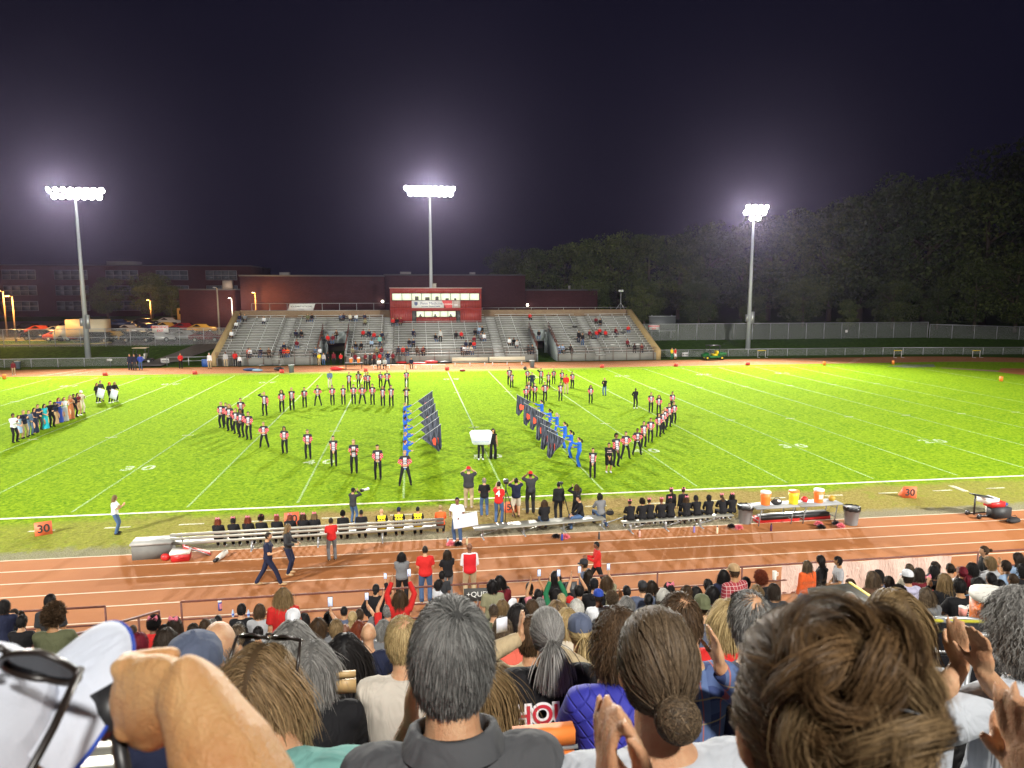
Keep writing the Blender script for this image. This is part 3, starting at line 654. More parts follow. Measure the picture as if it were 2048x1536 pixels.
for px, Y, rz, col, lab in (
    (122, 80, 84, 'orange red', 'orange red car parked beside the verge, in front of the box truck'), (78, 82, 86, 'black', 'black car between the orange red car and the street lamp'),
    (160, 83, 92, 'black', 'black car half hidden by the front of the box truck'), (196, 77, 80, 'black', 'black car parked right behind the left light tower'), (231, 78.5, 96, 'amber yellow', 'amber yellow car right of the left light tower'),
    (276, 77, 88, 'black', 'black car left of the red lettered sign on the fence'), (316, 78, 90, 'white', 'white car directly below the red lettered sign'), (412, 77, 90, 'dark red', 'dark red car nearest the end of the grandstand'),
    (372, 79, 86, 'silver', 'silver car between two tall fence posts right of the red lettered sign'), (345, 86, 92, 'grey', 'grey car in the second row behind the white car'), (120, 90, 92, 'silver', 'silver car in the row behind the box truck'),
    (84, 92, 96, 'orange red', 'faded red car behind the dark cars by the verge'), (262, 92, 90, 'silver', 'silver car in the second row right of the box truck'), (228, 92, 90, 'black', 'dark car just right of the box truck'),
    (300, 95, 90, 'dark blue', 'dark blue car in the third row of the car park'), (338, 98, 85, 'amber yellow', 'yellowish car catching the lamp light in the third row'), (372, 96, 90, 'dark red', 'maroon car in the third row'),
    (405, 93, 92, 'amber yellow', 'tan lit car near the pale utility pole'), (62, 98, 90, 'black', 'black car far back at the left end of the lot'), (150, 104, 90, 'black', 'black car in the back row above the box truck'),
    (185, 108, 90, 'silver', 'pale car in the back row left of the light tower'), (240, 108, 90, 'dark blue', 'blue car in the back row, second right of the light tower'), (290, 110, 90, 'black', 'black car in the back row under the school windows'),
    (340, 112, 90, 'white', 'white car in the back row beside the buses'), (390, 106, 90, 'grey', 'grey car in the back row near the gymnasium'), (425, 100, 90, 'silver', 'silver car behind the upper end of the grandstand wall')):
    place_car(px, 660, Y, rz, col, lab)
tr = thing('box_truck', 'yellowish white box truck parked in front of the cars, left of the light tower', 'truck', (*GY(178, 670, 79.5)[:2], bankz(79.5)+.06), R(90-6))
q = MB(); q.box((-1.15, -2.6, .75), (1.15, 2.6, 3.15)); q.build('cargo_box', mat('truck_box', (.62, .52, .34), .5, var=.06), tr)
q = MB(); q.add([(-1.05, 2.65, .45), (1.05, 2.65, .45), (1.05, 4.5, .45), (-1.05, 4.5, .45), (-1.0, 2.65, 2.3), (1.0, 2.65, 2.3), (1.0, 3.8, 2.25), (-1.0, 3.8, 2.25), (-1.05, 4.5, 1.3), (1.05, 4.5, 1.3)], [(0, 1, 2, 3)[::-1], (0, 4, 5, 1)[::-1], (4, 7, 6, 5)[::-1], (7, 8, 9, 6)[::-1], (8, 3, 2, 9)[::-1], (0, 3, 8, 7, 4)[::-1], (1, 5, 6, 9, 2)[::-1]]); q.build('cab', mat('truck_cab', (.5, .46, .36), .4), tr)
for x in (-.95, .95):
    for y in (-1.7, 3.5): q = MB(); q.tube([(x-.15, y, .42), (x+.15, y, .42)], .42, 12); q.build('wheel', mat('tyre', (.015, .015, .015), .8), tr)
for i, (px, lab) in enumerate(((395, 'yellow bus parked at the left of the two lit buses'), (425, 'yellow bus parked beside the pale utility pole'))):
    b = thing('school_bus', lab, 'bus', (*GY(px, 640, 118)[:2], bankz(118)+.06), R(90)); q = MB(); q.box((-1.2, -3.4, .6), (1.2, 3.4, 3.0)); q.build('body', mat('bus_yellow', (.60, .36, .08), .4), b)
    q = MB(); q.box((-1.215, -3.0, 1.9), (-1.203, 3.0, 2.6)); q.box((1.203, -3.0, 1.9), (1.215, 3.0, 2.6)); q.build('windows', mat('car_glass', (.01, .012, .015), .1), b)
    for x in (-1.0, 1.0):
        for y in (-2.2, 2.4): q = MB(); q.tube([(x-.15, y, .5), (x+.15, y, .5)], .5, 12); q.build('wheel', mat('tyre', (.015, .015, .015), .8), b)
M_SOD = mat('sodium_lamp', (1, .6, .2), .4, emit=(1, .52, .12), es=30); M_WPOLE = mat('wooden_pole', (.20, .13, .07), .8, var=.3)
def street_lamp(label, px, ptop, Y, on='sodium', power=9000, pm=M_WPOLE, zb=None):
    p = GY(px, ptop, Y); zb = bankz(Y) if zb is None else zb; H = p[2]-zb; s = thing('street_lamp', label, 'street lamp', (p[0], Y, zb))
    q = MB(); q.tube([(0, 0, 0), (0, 0, H)], [.15, .09], 8); q.bar((0, 0, H-.1), (0, -1.1, H+.1), .07); q.build('pole', pm, s, True)
    q = MB(); q.box((-.18, -1.6, H), (.18, -1.0, H+.16)); hd = q.build('lamp_head', STEEL, s)
    if on:
        q = MB(); q.box((-.14, -1.55, H-.05), (.14, -1.05, H-.003)); q.build('lens', M_SOD if on == 'sodium' else mat('white_lamp', (1, 1, 1), .4, emit=(1, .95, .85), es=30), hd)
        l = bpy.data.lights.new('street_light', 'POINT'); l.energy = power; l.color = (1, .50, .14) if on == 'sodium' else (1, .92, .8); l.shadow_soft_size = .2
        o = bpy.data.objects.new('street_light', l); COL.objects.link(o); o.parent = s; o.location = (0, -1.3, H-.4)
    return s
street_lamp('lit orange street lamp at the far left, taller of the two by the verge', 6, 582, 88, power=6000)
street_lamp('lit orange street lamp standing on the verge beside the black car', 24, 592, 78, power=6000)
street_lamp('lit orange street lamp in front of the gymnasium, behind the grandstand', 510, 585, 93, power=2500)
street_lamp('lit white floodlight pole left of the gymnasium lamp', 463, 596, 94, on='white', power=900, pm=STEEL)
street_lamp('unlit tall pole in the middle of the car park', 383, 580, 100, on=None)
street_lamp('unlit pale wooden pole by the end of the grandstand', 434, 576, 80, on=None, pm=mat('pale_pole', (.36, .30, .22), .8))
street_lamp('lit orange street lamp hidden deep in the car park', 300, 600, 125, power=4500)

# trees: tapered trunk and limbs, crown of many small leaf faces
def leaf_mat(name, c0, c1):
    m_, nt, b, t = newmat(name, .7, .2); oi = nt.nodes.new('ShaderNodeObjectInfo'); at = nt.nodes.new('ShaderNodeAttribute'); at.attribute_name = 'tint'
    c = mixc(nt, at.outputs['Fac'], c0, c1); nt.links.new(mixc(nt, math_chain(nt, 'MULTIPLY', oi.outputs['Random'], .5), c, c0), b.inputs['Base Color']); return m_
M_LEAF = leaf_mat('tree_leaves', (.020, .040, .012), (.14, .165, .045)); M_BARK = mat('tree_bark', (.06, .045, .03), .9, var=.4, bump=.5)
def crown_mesh(H, W, n, seed, m_):
    r = np.random.default_rng(seed); nc = 46
    # lobes placed over an egg-shaped envelope, leaves scattered through each lobe
    u = r.uniform(-1, 1, nc); th = r.uniform(0, 2*math.pi, nc); rr = np.sqrt(1-u*u)*r.uniform(.35, 1.0, nc)
    C = np.stack([rr*np.cos(th)*W*.5, rr*np.sin(th)*W*.5, H*(.56+.40*u)], 1); S = r.uniform(.10, .24, nc)*W
    k = r.integers(0, nc, n); d = r.normal(size=(n, 3)); d /= np.linalg.norm(d, axis=1)[:, None]; rad = r.uniform(.45, 1.05, n)**.6
    P = C[k]+d*(S[k]*rad)[:, None]*np.array((1, 1, .7)); P[:, 2] = np.maximum(P[:, 2], H*.12)
    a = r.normal(size=(n, 3)); a /= np.linalg.norm(a, axis=1)[:, None]; b_ = np.cross(a, r.normal(size=(n, 3))); b_ /= np.linalg.norm(b_, axis=1)[:, None]
    s = r.uniform(.16, .36, n)[:, None]; V = np.stack([P-a*s, P-b_*s*.6, P+a*s, P+b_*s*.6], 1).reshape(-1, 3)
    me = mesh_np('crown', V, np.arange(4*n).reshape(n, 4), [m_]); at = me.attributes.new('tint', 'FLOAT', 'POINT')
    at.data.foreach_set('value', np.repeat(np.clip(r.normal(.4, .25, n)+(r.uniform(0, 1, nc)[k]-.5)*.6, 0, 1), 4).astype(np.float32)); return me
def trunk_mesh(H, W, seed):
    r = np.random.default_rng(seed); q = MB(); q.tube([(0, 0, -.3), (.1, 0, H*.3), (.3, .1, H*.62), (.2, .1, H*.85)], [H*.024, H*.018, H*.011, .05], 9)
    for i in range(9):
        a = r.uniform(0, 6.28); z = H*r.uniform(.22, .6); L = W*r.uniform(.25, .45); q.tube([(.15, .05, z), (math.cos(a)*L*.5, math.sin(a)*L*.5, z+L*.35), (math.cos(a)*L, math.sin(a)*L, z+L*.9)], [H*.009, H*.006, .03], 6)
    return q.mesh('trunk', [M_BARK], True)
TP = [(crown_mesh(20, 13, 9000, 11, M_LEAF), trunk_mesh(20, 13, 1)), (crown_mesh(20, 15, 10000, 12, M_LEAF), trunk_mesh(20, 15, 2)), (crown_mesh(20, 11, 8000, 13, M_LEAF), trunk_mesh(20, 11, 3)), (crown_mesh(20, 16, 11000, 14, M_LEAF), trunk_mesh(20, 16, 4))]
def tree(px, ptop, Y, k, label, ws=1.0):
    p = GY(px, ptop, Y); zb = bankz(min(Y, 300)); s = (p[2]-zb)/20.0
    t_ = thing('broadleaf_tree', label, 'tree', (p[0], Y, zb), R(px*37 % 360), 'trees beyond the fence'); t_.scale = (s*ws, s*ws, s)
    link('trunk', TP[k][1], t_); link('crown', TP[k][0], t_)
TREES = [(1075, 497, 128, 0, 'leftmost dark tree of the wood, right of the press box'), (1130, 485, 132, 1, 'dark rounded tree second from the left end of the wood'), (1185, 480, 126, 2, 'narrow dark tree right behind the right end of the grandstand wall'),
 (1240, 470, 124, 3, 'broad dark tree above the small tripod mast'), (1300, 466, 120, 1, 'broad dark tree above the scoreboard'), (1360, 470, 122, 0, 'dark tree between the scoreboard and the right light tower'),
 (1425, 452, 118, 3, 'wide tree just left of the right light tower'), (1490, 450, 122, 2, 'tree directly behind the right light tower'), (1545, 430, 116, 1, 'greyish tree just right of the right light tower'),
 (1610, 418, 118, 0, 'tall tree second right of the right light tower'), (1670, 418, 112, 3, 'broad tree over the middle of the slatted fence'), (1735, 385, 110, 1, 'tree rising behind the tiny white fence notice'),
 (1800, 362, 104, 3, 'large tree whose crown stands above its left neighbours'), (1868, 356, 100, 0, 'tall greenish tree left of the biggest tree'), (1990, 356, 94, 1, 'huge green tree near the right edge'),
 (2060, 290, 110, 3, 'tallest dark tree at the right edge of the picture'), (1925, 372, 108, 2, 'dark tree squeezed between two tall green crowns'),
 (1510, 590, 92, 0, 'low bushy tree below the wood beside the slatted fence'), (1700, 600, 84, 2, 'small light green tree behind the slatted fence'), (1960, 520, 84, 3, 'rounded green tree low behind the far right fence'), (2045, 500, 80, 1, 'rounded green tree cut by the right edge above the far fence'),
 (1400, 560, 98, 1, 'low dark tree left of the right light tower pole'), (1180, 560, 104, 3, 'low dark tree behind the grandstand right end'), (1290, 560, 100, 0, 'low dark tree behind the scoreboard posts'), (1610, 560, 96, 3, 'low dark tree behind the slatted fence, right of the tower'), (1790, 560, 90, 1, 'low dark tree behind the slatted fence near its right end'), (1880, 575, 88, 0, 'low green tree where the slatted fence ends'),
 (1020, 500, 150, 3, 'dim distant tree peeking over the low annex'),
 (210, 555, 140, 0, 'dark tree in front of the school wing beside the light tower'), (300, 548, 138, 3, 'broad dark tree against the school wing windows'), (340, 570, 134, 1, 'low dark tree left of the tall unlit pole')]
for a in TREES: tree(*a, ws=1.25 if a[1] > 540 else 1.0)
# ================================================================ PEOPLE: one continuous body per pose, clothes and hair as parts
def _n(v): v = np.asarray(v, float); return v/(np.linalg.norm(v)+1e-12)
def ik(a, t, l1, l2, pole):
    a = np.asarray(a, float); t = np.asarray(t, float); d = t-a; L = np.linalg.norm(d); L2 = min(L, (l1+l2)*.995); d = d/(L+1e-9); t = a+d*L2
    x = (l1*l1-l2*l2+L2*L2)/(2*L2); h = math.sqrt(max(l1*l1-x*x, 0)); p = np.asarray(pole, float); p = p-d*(p@d); p = _n(p)
    return a+d*x+p*h, t
def rotx(a): c, s = math.cos(a), math.sin(a); return np.array([[1, 0, 0], [0, c, -s], [0, s, c]])
def roty(a): c, s = math.cos(a), math.sin(a); return np.array([[c, 0, s], [0, 1, 0], [-s, 0, c]])
def rotz(a): c, s = math.cos(a), math.sin(a); return np.array([[c, -s, 0], [s, c, 0], [0, 0, 1]])
def loft_np(rings, n=16, M=None, o=(0, 0, 0)):
    V = []; F = []
    for (x, y, z, rx, ry) in rings:
        a = np.arange(n)*2*math.pi/n; V.append(np.stack([x+rx*np.cos(a), y+ry*np.sin(a), np.full(n, z)], 1))
    V = np.vstack(V)
    if M is not None: V = V@M.T
    V = V+np.array(o); K = len(rings)
    for j in range(K-1):
        for i in range(n): F.append((j*n+i, j*n+(i+1) % n, (j+1)*n+(i+1) % n, (j+1)*n+i))
    F.append(tuple(range(n))[::-1]); F.append(tuple((K-1)*n+i for i in range(n))); return V, F
def fuse(parts, voxel, smooth=4, fac=.5):
    """union of closed pieces -> one continuous surface"""
    V = []; F = []; n = 0
    for v, f in parts:
        v = np.asarray(v, float); V.append(v); F += [tuple(i+n for i in g) for g in f]; n += len(v)
    me = mesh_np('tmp', np.vstack(V), F); ob = bpy.data.objects.new('tmp', me); COL.objects.link(ob)
    r = ob.modifiers.new('r', 'REMESH'); r.mode = 'VOXEL'; r.voxel_size = voxel; r.use_smooth_shade = True
    if smooth: s = ob.modifiers.new('s', 'SMOOTH'); s.iterations = smooth; s.factor = fac
    dg = bpy.context.evaluated_depsgraph_get(); out = bpy.data.meshes.new_from_object(ob.evaluated_get(dg))
    bpy.data.objects.remove(ob); bpy.data.meshes.remove(me); return out

# ---- head: sculpted ellipsoid with face; local frame, origin at head centre, facing +Y
HA, HB, HC = .077, .097, .118
def head_pts(u, v):
    """u azimuth (0 = +Y front), v elevation"""
    x = HA*np.cos(v)*np.sin(u); y = HB*np.cos(v)*np.cos(u); z = HC*np.sin(v)
    # jaw narrows, back of the skull is full
    k = np.clip(-z/HC, 0, 1); x = x*(1-.26*k); y = np.where(y < 0, y*(1-.38*k), y*(1-.05*k)); y = y+.012*k
    f = np.clip(y/HB, 0, 1)
    g = lambda cx, cz, sx_, sz_: np.exp(-((x-cx)/sx_)**2-((z-cz)/sz_)**2)*(f > .2)
    y = y+.020*g(0, -.022, .010, .014)+.009*g(0, .0, .007, .020)       # nose
    y = y-.010*(g(.031, .004, .015, .011)+g(-.031, .004, .015, .011))  # eye sockets
    y = y+.006*(g(.03, .026, .024, .007)+g(-.03, .026, .024, .007))    # brow
    y = y+.007*g(0, -.056, .020, .006)+.005*g(0, -.066, .017, .005)-.004*g(0, -.0605, .02, .003)+.008*g(0, -.092, .022, .014)
    y = y+.004*(g(.045, -.025, .02, .02)+g(-.045, -.025, .02, .02))
    return np.stack([x, y, z], -1)
def head_mesh_np(nu=36, nv=26):
    us = np.arange(nu)*2*math.pi/nu; vs = np.linspace(-math.pi/2+.05, math.pi/2-.05, nv)
    U, W = np.meshgrid(us, vs); V = head_pts(U, W).reshape(-1, 3); F = []
    for j in range(nv-1):
        for i in range(nu): F.append((j*nu+i, j*nu+(i+1) % nu, (j+1)*nu+(i+1) % nu, (j+1)*nu+i)[::-1])
    F.append(tuple(range(nu))); F.append(tuple((nv-1)*nu+i for i in range(nu))[::-1]); return V, F
def ear_np(s):
    V, F = ell_np((0, 0, 0), (.011, .019, .032), 10, 6); V = np.array(V)@rotx(-.2).T@rotz(s*-.35).T
    return V+np.array((s*.078, -.012, -.012)), F
def hand_parts(w, d, nrm, side, curl=.25, spread=.10, s=1.0):
    """palm, four unequal bent fingers, thumb from the side of the palm. w wrist, d direction, nrm palm normal, side +1 = thumb side vector sign"""
    d = _n(d); nrm = _n(nrm-d*(np.asarray(nrm)@d)); sd = np.cross(d, nrm)*side; P = []
    c = w+d*.045*s
    B = np.stack([sd, d, nrm], 1); V, F = ell_np((0, 0, 0), (.042*s, .055*s, .019*s), 12, 8); P.append((np.array(V)@B.T+c, F))
    for k, (off, L) in enumerate(((.030, .072), (.010, .080), (-.010, .074), (-.029, .058))):
        b = w+d*.085*s+sd*off*s; dd = _n(d+sd*(off*spread*30)); pts = [b]; a = curl*(.5+.18*k)
        for seg in range(3):
            ca, sa = math.cos(a*(seg+.6)), math.sin(a*(seg+.6)); pts.append(pts[-1]+(dd*ca+nrm*sa)*L*s*(.45, .31, .24)[seg])
        P.append(tube_np(pts, np.array((.0098, .0092, .0085, .0072))*s, 8, rnd=True))
    b = w+d*.022*s+sd*.030*s; t1 = b+(_n(sd*.8+d*.75+nrm*.3))*.035*s; t2 = t1+_n(sd*.45+d*.9+nrm*.45)*.030*s; t3 = t2+_n(sd*.1+d*1.0+nrm*.5)*.024*s
    P.append(tube_np([b, t1, t2, t3], np.array((.016, .012, .0105, .0085))*s, 8, rnd=True)); return P

POSES = {}
def pose(name, **k): POSES[name] = k
# targets for hands are relative to the chest (x across, y forward, z from shoulder line); 'el' pole of elbows
pose('stand', hL=(-.24, .04, -.58), hR=(.24, .04, -.58), el=(0, -1, 0))
pose('clasp', hL=(-.05, .20, -.40), hR=(.05, .20, -.40), el=(.9, -.7, -.2))
pose('clasp_low', hL=(-.03, .17, -.52), hR=(.03, .18, -.52), el=(.8, -.7, 0))
pose('behind', hL=(-.06, -.16, -.44), hR=(.06, -.16, -.44), el=(1, -.5, 0))
pose('hips', hL=(-.16, -.02, -.46), hR=(.16, -.02, -.46), el=(1, -.5, .0))
pose('clap', hL=(-.02, .32, -.16), hR=(.02, .32, -.16), el=(.6, -.1, -.9), hd=(0, .5, .8), palm='in')
pose('photo', hL=(-.09, .24, .16), hR=(.10, .24, .16), el=(.9, .3, -.5), hd=(0, .3, 1), palm='in')
pose('salute', hL=(-.22, .05, -.56), hR=(.16, .12, .19), el=(1, .1, -.2))
pose('crossed', hL=(.12, .16, -.28), hR=(-.12, .18, -.26), el=(.9, -.1, -.8))
pose('reach', hL=(-.18, .52, .10), hR=(.15, .34, -.30), el=(0, .1, -1), hd=(0, 1, .2))
pose('walk', hL=(-.05, .36, -.20), hR=(.22, .30, -.24), el=(.3, -.4, -.9), legs='walk')
pose('apart', hL=(-.10, .17, -.36), hR=(.10, .17, -.36), el=(1, -.5, 0), legs='apart')
pose('lens', hL=(-.10, .36, .12), hR=(.05, .24, .14), el=(.9, .3, -.6), hd=(0, .6, .6), palm='in')
pose('carry', hL=(-.18, .28, -.36), hR=(.20, .28, -.30), el=(.5, -.6, -.5))
pose('sit', hL=(-.10, .34, -.42), hR=(.10, .34, -.42), el=(.9, -.4, -.4), sit=1, lean=.12)
pose('sit_lean', hL=(-.05, .38, -.30), hR=(.06, .38, -.30), el=(.9, -.1, -.8), sit=1, lean=.38)
pose('sit_clap', hL=(-.025, .34, -.02), hR=(.025, .34, -.02), el=(.8, .0, -.8), sit=1, lean=.06, hd=(0, .35, 1), palm='in')
pose('sit_up', hL=(-.08, .30, .40), hR=(.10, .30, .40), el=(.9, .4, -.3), sit=1, lean=.02, hd=(0, .1, 1), palm='in')
pose('sit_phone', hL=(-.16, .30, -.30), hR=(.14, .36, .26), el=(.8, .3, -.5), sit=1, lean=.02, hd=(0, .1, 1), palm='in')
pose('stand_phone', hL=(-.22, .10, -.50), hR=(.18, .34, .24), el=(.6, .2, -.8), hd=(0, .2, 1), palm='in')
pose('arms_up', hL=(-.16, .24, .42), hR=(.16, .24, .42), el=(.9, .4, -.3), hd=(0, .2, 1), palm='in')
pose('kneel', hL=(-.05, .34, -.20), hR=(.08, .34, -.20), el=(.8, -.1, -.8), sit=2, lean=.25)
pose('bend', hL=(-.12, .30, -.42), hR=(.12, .30, -.42), el=(.8, -.4, -.4), lean=1.1)
_sk = {}
def skel(pn):
    if pn in _sk: return _sk[pn]
    p = POSES[pn]; S = {}; sit = p.get('sit', 0); lean = p.get('lean', 0.0); M = rotx(-lean); hip = np.array((0, 0, .92))
    if sit == 1: hip = np.array((0, .0, .545))
    if sit == 2: hip = np.array((0, 0, .50))
    S['hip'] = hip; S['M'] = M; T = lambda v: hip+M@np.array(v, float); S['T'] = T
    S['neck'] = T((0, -.01, .54)); S['head'] = T((0, .0, .54))+np.array((p.get('hx', 0), .035+.05*math.sin(lean)+p.get('hy', 0), .155+p.get('hz', 0)))
    el = np.array(p['el'], float)
    for s, sn, hk in ((-1, 'L', 'hL'), (1, 'R', 'hR')):
        sh = T((s*.172, 0, .462)); t = T((0, 0, .485))+rotx(-lean*.4)@np.array(p[hk]); pole = el*np.array((s, 1, 1))
        e, h = ik(sh, t, .29, .26, pole); S['sh'+sn], S['el'+sn], S['wr'+sn] = sh, e, h
        S['hd'+sn] = np.array(p.get('hd', h-e), float)
    legs = p.get('legs')
    for s, sn in ((-1, 'L'), (1, 'R')):
        hp = hip+np.array((s*.095, 0, -.02)); pole = (s*.15, 1, 0)
        if sit == 1: ank = np.array((s*.13, .44, .09))
        elif sit == 2: ank = np.array((s*.14, .34 if s < 0 else -.28, .09 if s < 0 else .07))
        elif legs == 'walk': ank = np.array((s*.07, .36 if s > 0 else -.40, .09 if s > 0 else .13))
        elif legs == 'apart': ank = np.array((s*.27, 0, .09))
        elif lean > 1: ank = np.array((s*.12, .08, .09))
        else: ank = np.array((s*.12, 0, .09))
        k, a = ik(hp, ank, .43, .42, pole); S['hp'+sn], S['kn'+sn], S['an'+sn] = hp, k, a
    _sk[pn] = S; return S
def torso(S, inf=0.0, z0=-.06, z1=.60, w=1.0, belly=0.0, bust=0.0):
    R_ = [(0, 0, -.06, .150, .105), (0, -.01, .02, .172, .122), (0, .0, .10, .160, .112), (0, .0, .18, .146, .102), (0, .0, .28, .158, .110), (0, .0, .38, .172, .112), (0, -.005, .45, .165, .092), (0, -.01, .50, .105, .066), (0, -.005, .545, .060, .058), (0, .01, .60, .055, .055)]
    out = []
    for x, y, z, rx, ry in R_:
        b = belly*math.exp(-((z-.12)/.12)**2); bu = bust*math.exp(-((z-.34)/.06)**2)
        out.append((x, y+b*.4+bu*.5, z, rx*(w if z < .5 else 1)+inf+b*.7, ry*(w if z < .5 else 1)+inf+b*.6+bu*.5))
    zs = [r[2] for r in out]
    def at(z): return tuple(float(np.interp(z, zs, [r[i] for r in out])) for i in range(5))
    rr = [at(z0)]+[r for r in out if z0+.01 < r[2] < z1-.01]+[at(z1)]; return loft_np(rr, 20, S['M'], S['hip'])
_bm = {}
def body_mesh(pn, vox=.014, fing=True, w=1.0):
    key = (pn, vox, w)
    if key in _bm: return _bm[key]
    S = skel(pn); P = [torso(S, w=w, z1=.60+POSES[pn].get('hz', 0)*.8)]
    P.append(tube_np([S['neck']-np.array((0, 0, .06)), S['head']+np.array((0, -.02, -.05))], [.060, .054], 12))
    hv, hf = head_mesh_np(); P.append((hv+S['head'], hf))
    for s in (-1, 1): v, f = ear_np(s); P.append((v+S['head'], f))
    for s, sn in ((-1, 'L'), (1, 'R')):
        e, h, sh = S['el'+sn], S['wr'+sn], S['sh'+sn]; P.append(tube_np([S['T']((s*.02, -.012, .465)), S['T']((s*.09, -.01, .450)), sh], [.056, .050, .050], 12, rnd=True))
        P.append(tube_np([sh, sh+(e-sh)*.3, e, e+(h-e)*.3, h], np.array((.053, .049, .040, .040, .027))*(1+(w-1)*.6), 10, rnd=True))
        d = _n(S['hd'+sn]); nrm = np.array((-s, 0, 0.0)) if POSES[pn].get('palm') == 'in' else np.array((-s*.6, -.5, -.4))
        if abs(_n(nrm)@d) > .95: nrm = np.array((0, -1, 0.0))
        if fing: P += hand_parts(h, d, nrm, 1 if POSES[pn].get('palm') == 'in' and False else -s, s=1.0)
        else: P.append(tube_np([h, h+d*.08, h+d*.15], [.03, .038, .022], 8, rnd=True))
        k, a, hp = S['kn'+sn], S['an'+sn], S['hp'+sn]
        P.append(tube_np([hp, hp+(k-hp)*.35, k, k+(a-k)*.3, a], np.array((.085, .078, .054, .056, .036))*(1+(w-1)*.7), 10, rnd=True))
        P.append(tube_np([a+np.array((0, -.04, -.045)), a+np.array((0, .06, -.055)), a+np.array((s*.01, .16, -.065))], [.038, .040, .026], 10, rnd=True))
    me = fuse(P, vox, 3); _bm[key] = me; return me
def top_mesh(pn, kind='long', w=1.0, vox=.016, belly=0.0, bust=0.0):
    key = (pn, 'top', kind, w, vox, belly)
    if key in _bm: return _bm[key]
    S = skel(pn); inf = {'long': .014, 'short': .014, 'hoodie': .026, 'jacket': .024, 'tank': .010, 'dress': .012, 'coat': .03}[kind]
    P = [torso(S, inf, z0=-.11 if kind != 'dress' else -.06, z1=.525, w=w, belly=belly, bust=bust)]
    if kind in ('hoodie',):
        v, f = ell_np((0, 0, 0), (.115, .075, .055), 14, 8); P.append((np.array(v)@S['M'].T+S['T']((0, -.085, .47)), f))
    if kind in ('jacket', 'long', 'coat', 'hoodie'):
        v, f = loft_np([(0, -.005, .49, .085, .075), (0, 0, .545, .072, .070)], 14, S['M'], S['hip']); P.append((v, f))
    for s, sn in ((-1, 'L'), (1, 'R')):
        e, h, sh = S['el'+sn], S['wr'+sn], S['sh'+sn]; r = np.array((.071, .064, .053, .051, .039))+inf*.6-.006; r = r*(1+(w-1)*.6)
        P.append(tube_np([S['T']((s*.02, -.015, .462)), S['T']((s*.10, -.01, .458)), sh], np.array((.072, .070, .068))*(1+(w-1)*.4)+inf*.5-.005, 12, rnd=True))
        if kind == 'tank' or (kind == 'dress'): P.append(tube_np([sh-np.array((s*.06, 0, 0)), sh], r[:2]*.8, 10, rnd=True)); continue
        if kind == 'short': P.append(tube_np([sh-np.array((s*.05, 0, -.004)), sh+np.array((0, 0, .004)), sh+(e-sh)*.35, sh+(e-sh)*.72], [r[0]*.95, r[0]*1.02, r[1]*1.08, r[1]*1.16], 12))
        else: P.append(tube_np([sh-np.array((s*.05, 0, 0)), sh, sh+(e-sh)*.35, e, e+(h-e)*.4, e+(h-e)*.97], [r[0]*.8, r[0], r[1], r[2], r[3], r[4]], 12))
    me = fuse(P, vox, 3); _bm[key] = me; return me
def leg_mesh(pn, kind='trousers', w=1.0, vox=.018):
    key = (pn, 'leg', kind, w, vox)
    if key in _bm: return _bm[key]
    S = skel(pn); sit = POSES[pn].get('sit', 0)
    if kind in ('skirt', 'gown'):
        zt = 0.03 if kind == 'gown' else .45; H = S['hip'][2]
        P = [loft_np([(0, 0, .14, .155, .115), (0, 0, 0, .19, .15), (0, 0, -.2, .20, .17), (0, 0, zt-H, .23 if kind == 'gown' else .22, .20)], 20, None, S['hip'])]
        me = fuse(P, vox, 2); _bm[key] = me; return me
    P = [torso(S, .012, z0=-.10, z1=.09, w=w)]
    for s, sn in ((-1, 'L'), (1, 'R')):
        k, a, hp = S['kn'+sn], S['an'+sn], S['hp'+sn]; f = 1+(w-1)*.8
        if kind == 'shorts': pts = [hp, hp+(k-hp)*.35, hp+(k-hp)*.9]; rr = [.094, .098, .098]
        elif kind == 'flare': pts = [hp, hp+(k-hp)*.35, k, a+np.array((0, 0, -.06))]; rr = [.094, .090, .078, .10]
        else: pts = [hp, hp+(k-hp)*.35, k, k+(a-k)*.5, a+(k-a)*.04+np.array((0, 0, -.02))]; rr = [.094, .088, .068, .064, .062]
        P.append(tube_np(pts, np.array(rr)*f, 12, rnd=(kind != 'x')))
    me = fuse(P, vox, 3); _bm[key] = me; return me
def shoe_mesh(pn):
    key = (pn, 'shoe')
    if key in _bm: return _bm[key]
    S = skel(pn); q = MB()
    for s, sn in ((-1, 'L'), (1, 'R')):
        a = S['an'+sn]; d = np.array((s*.08, 1, 0))
        q.tube([a+np.array((0, -.06, -.045)), a+np.array((0, .02, -.042)), a+d*.10+np.array((0, 0, -.055)), a+d*.18+np.array((0, 0, -.062))], [.034, .048, .044, .026], 10)
    _bm[key] = q.mesh('shoes', [WHITE], True); return _bm[key]

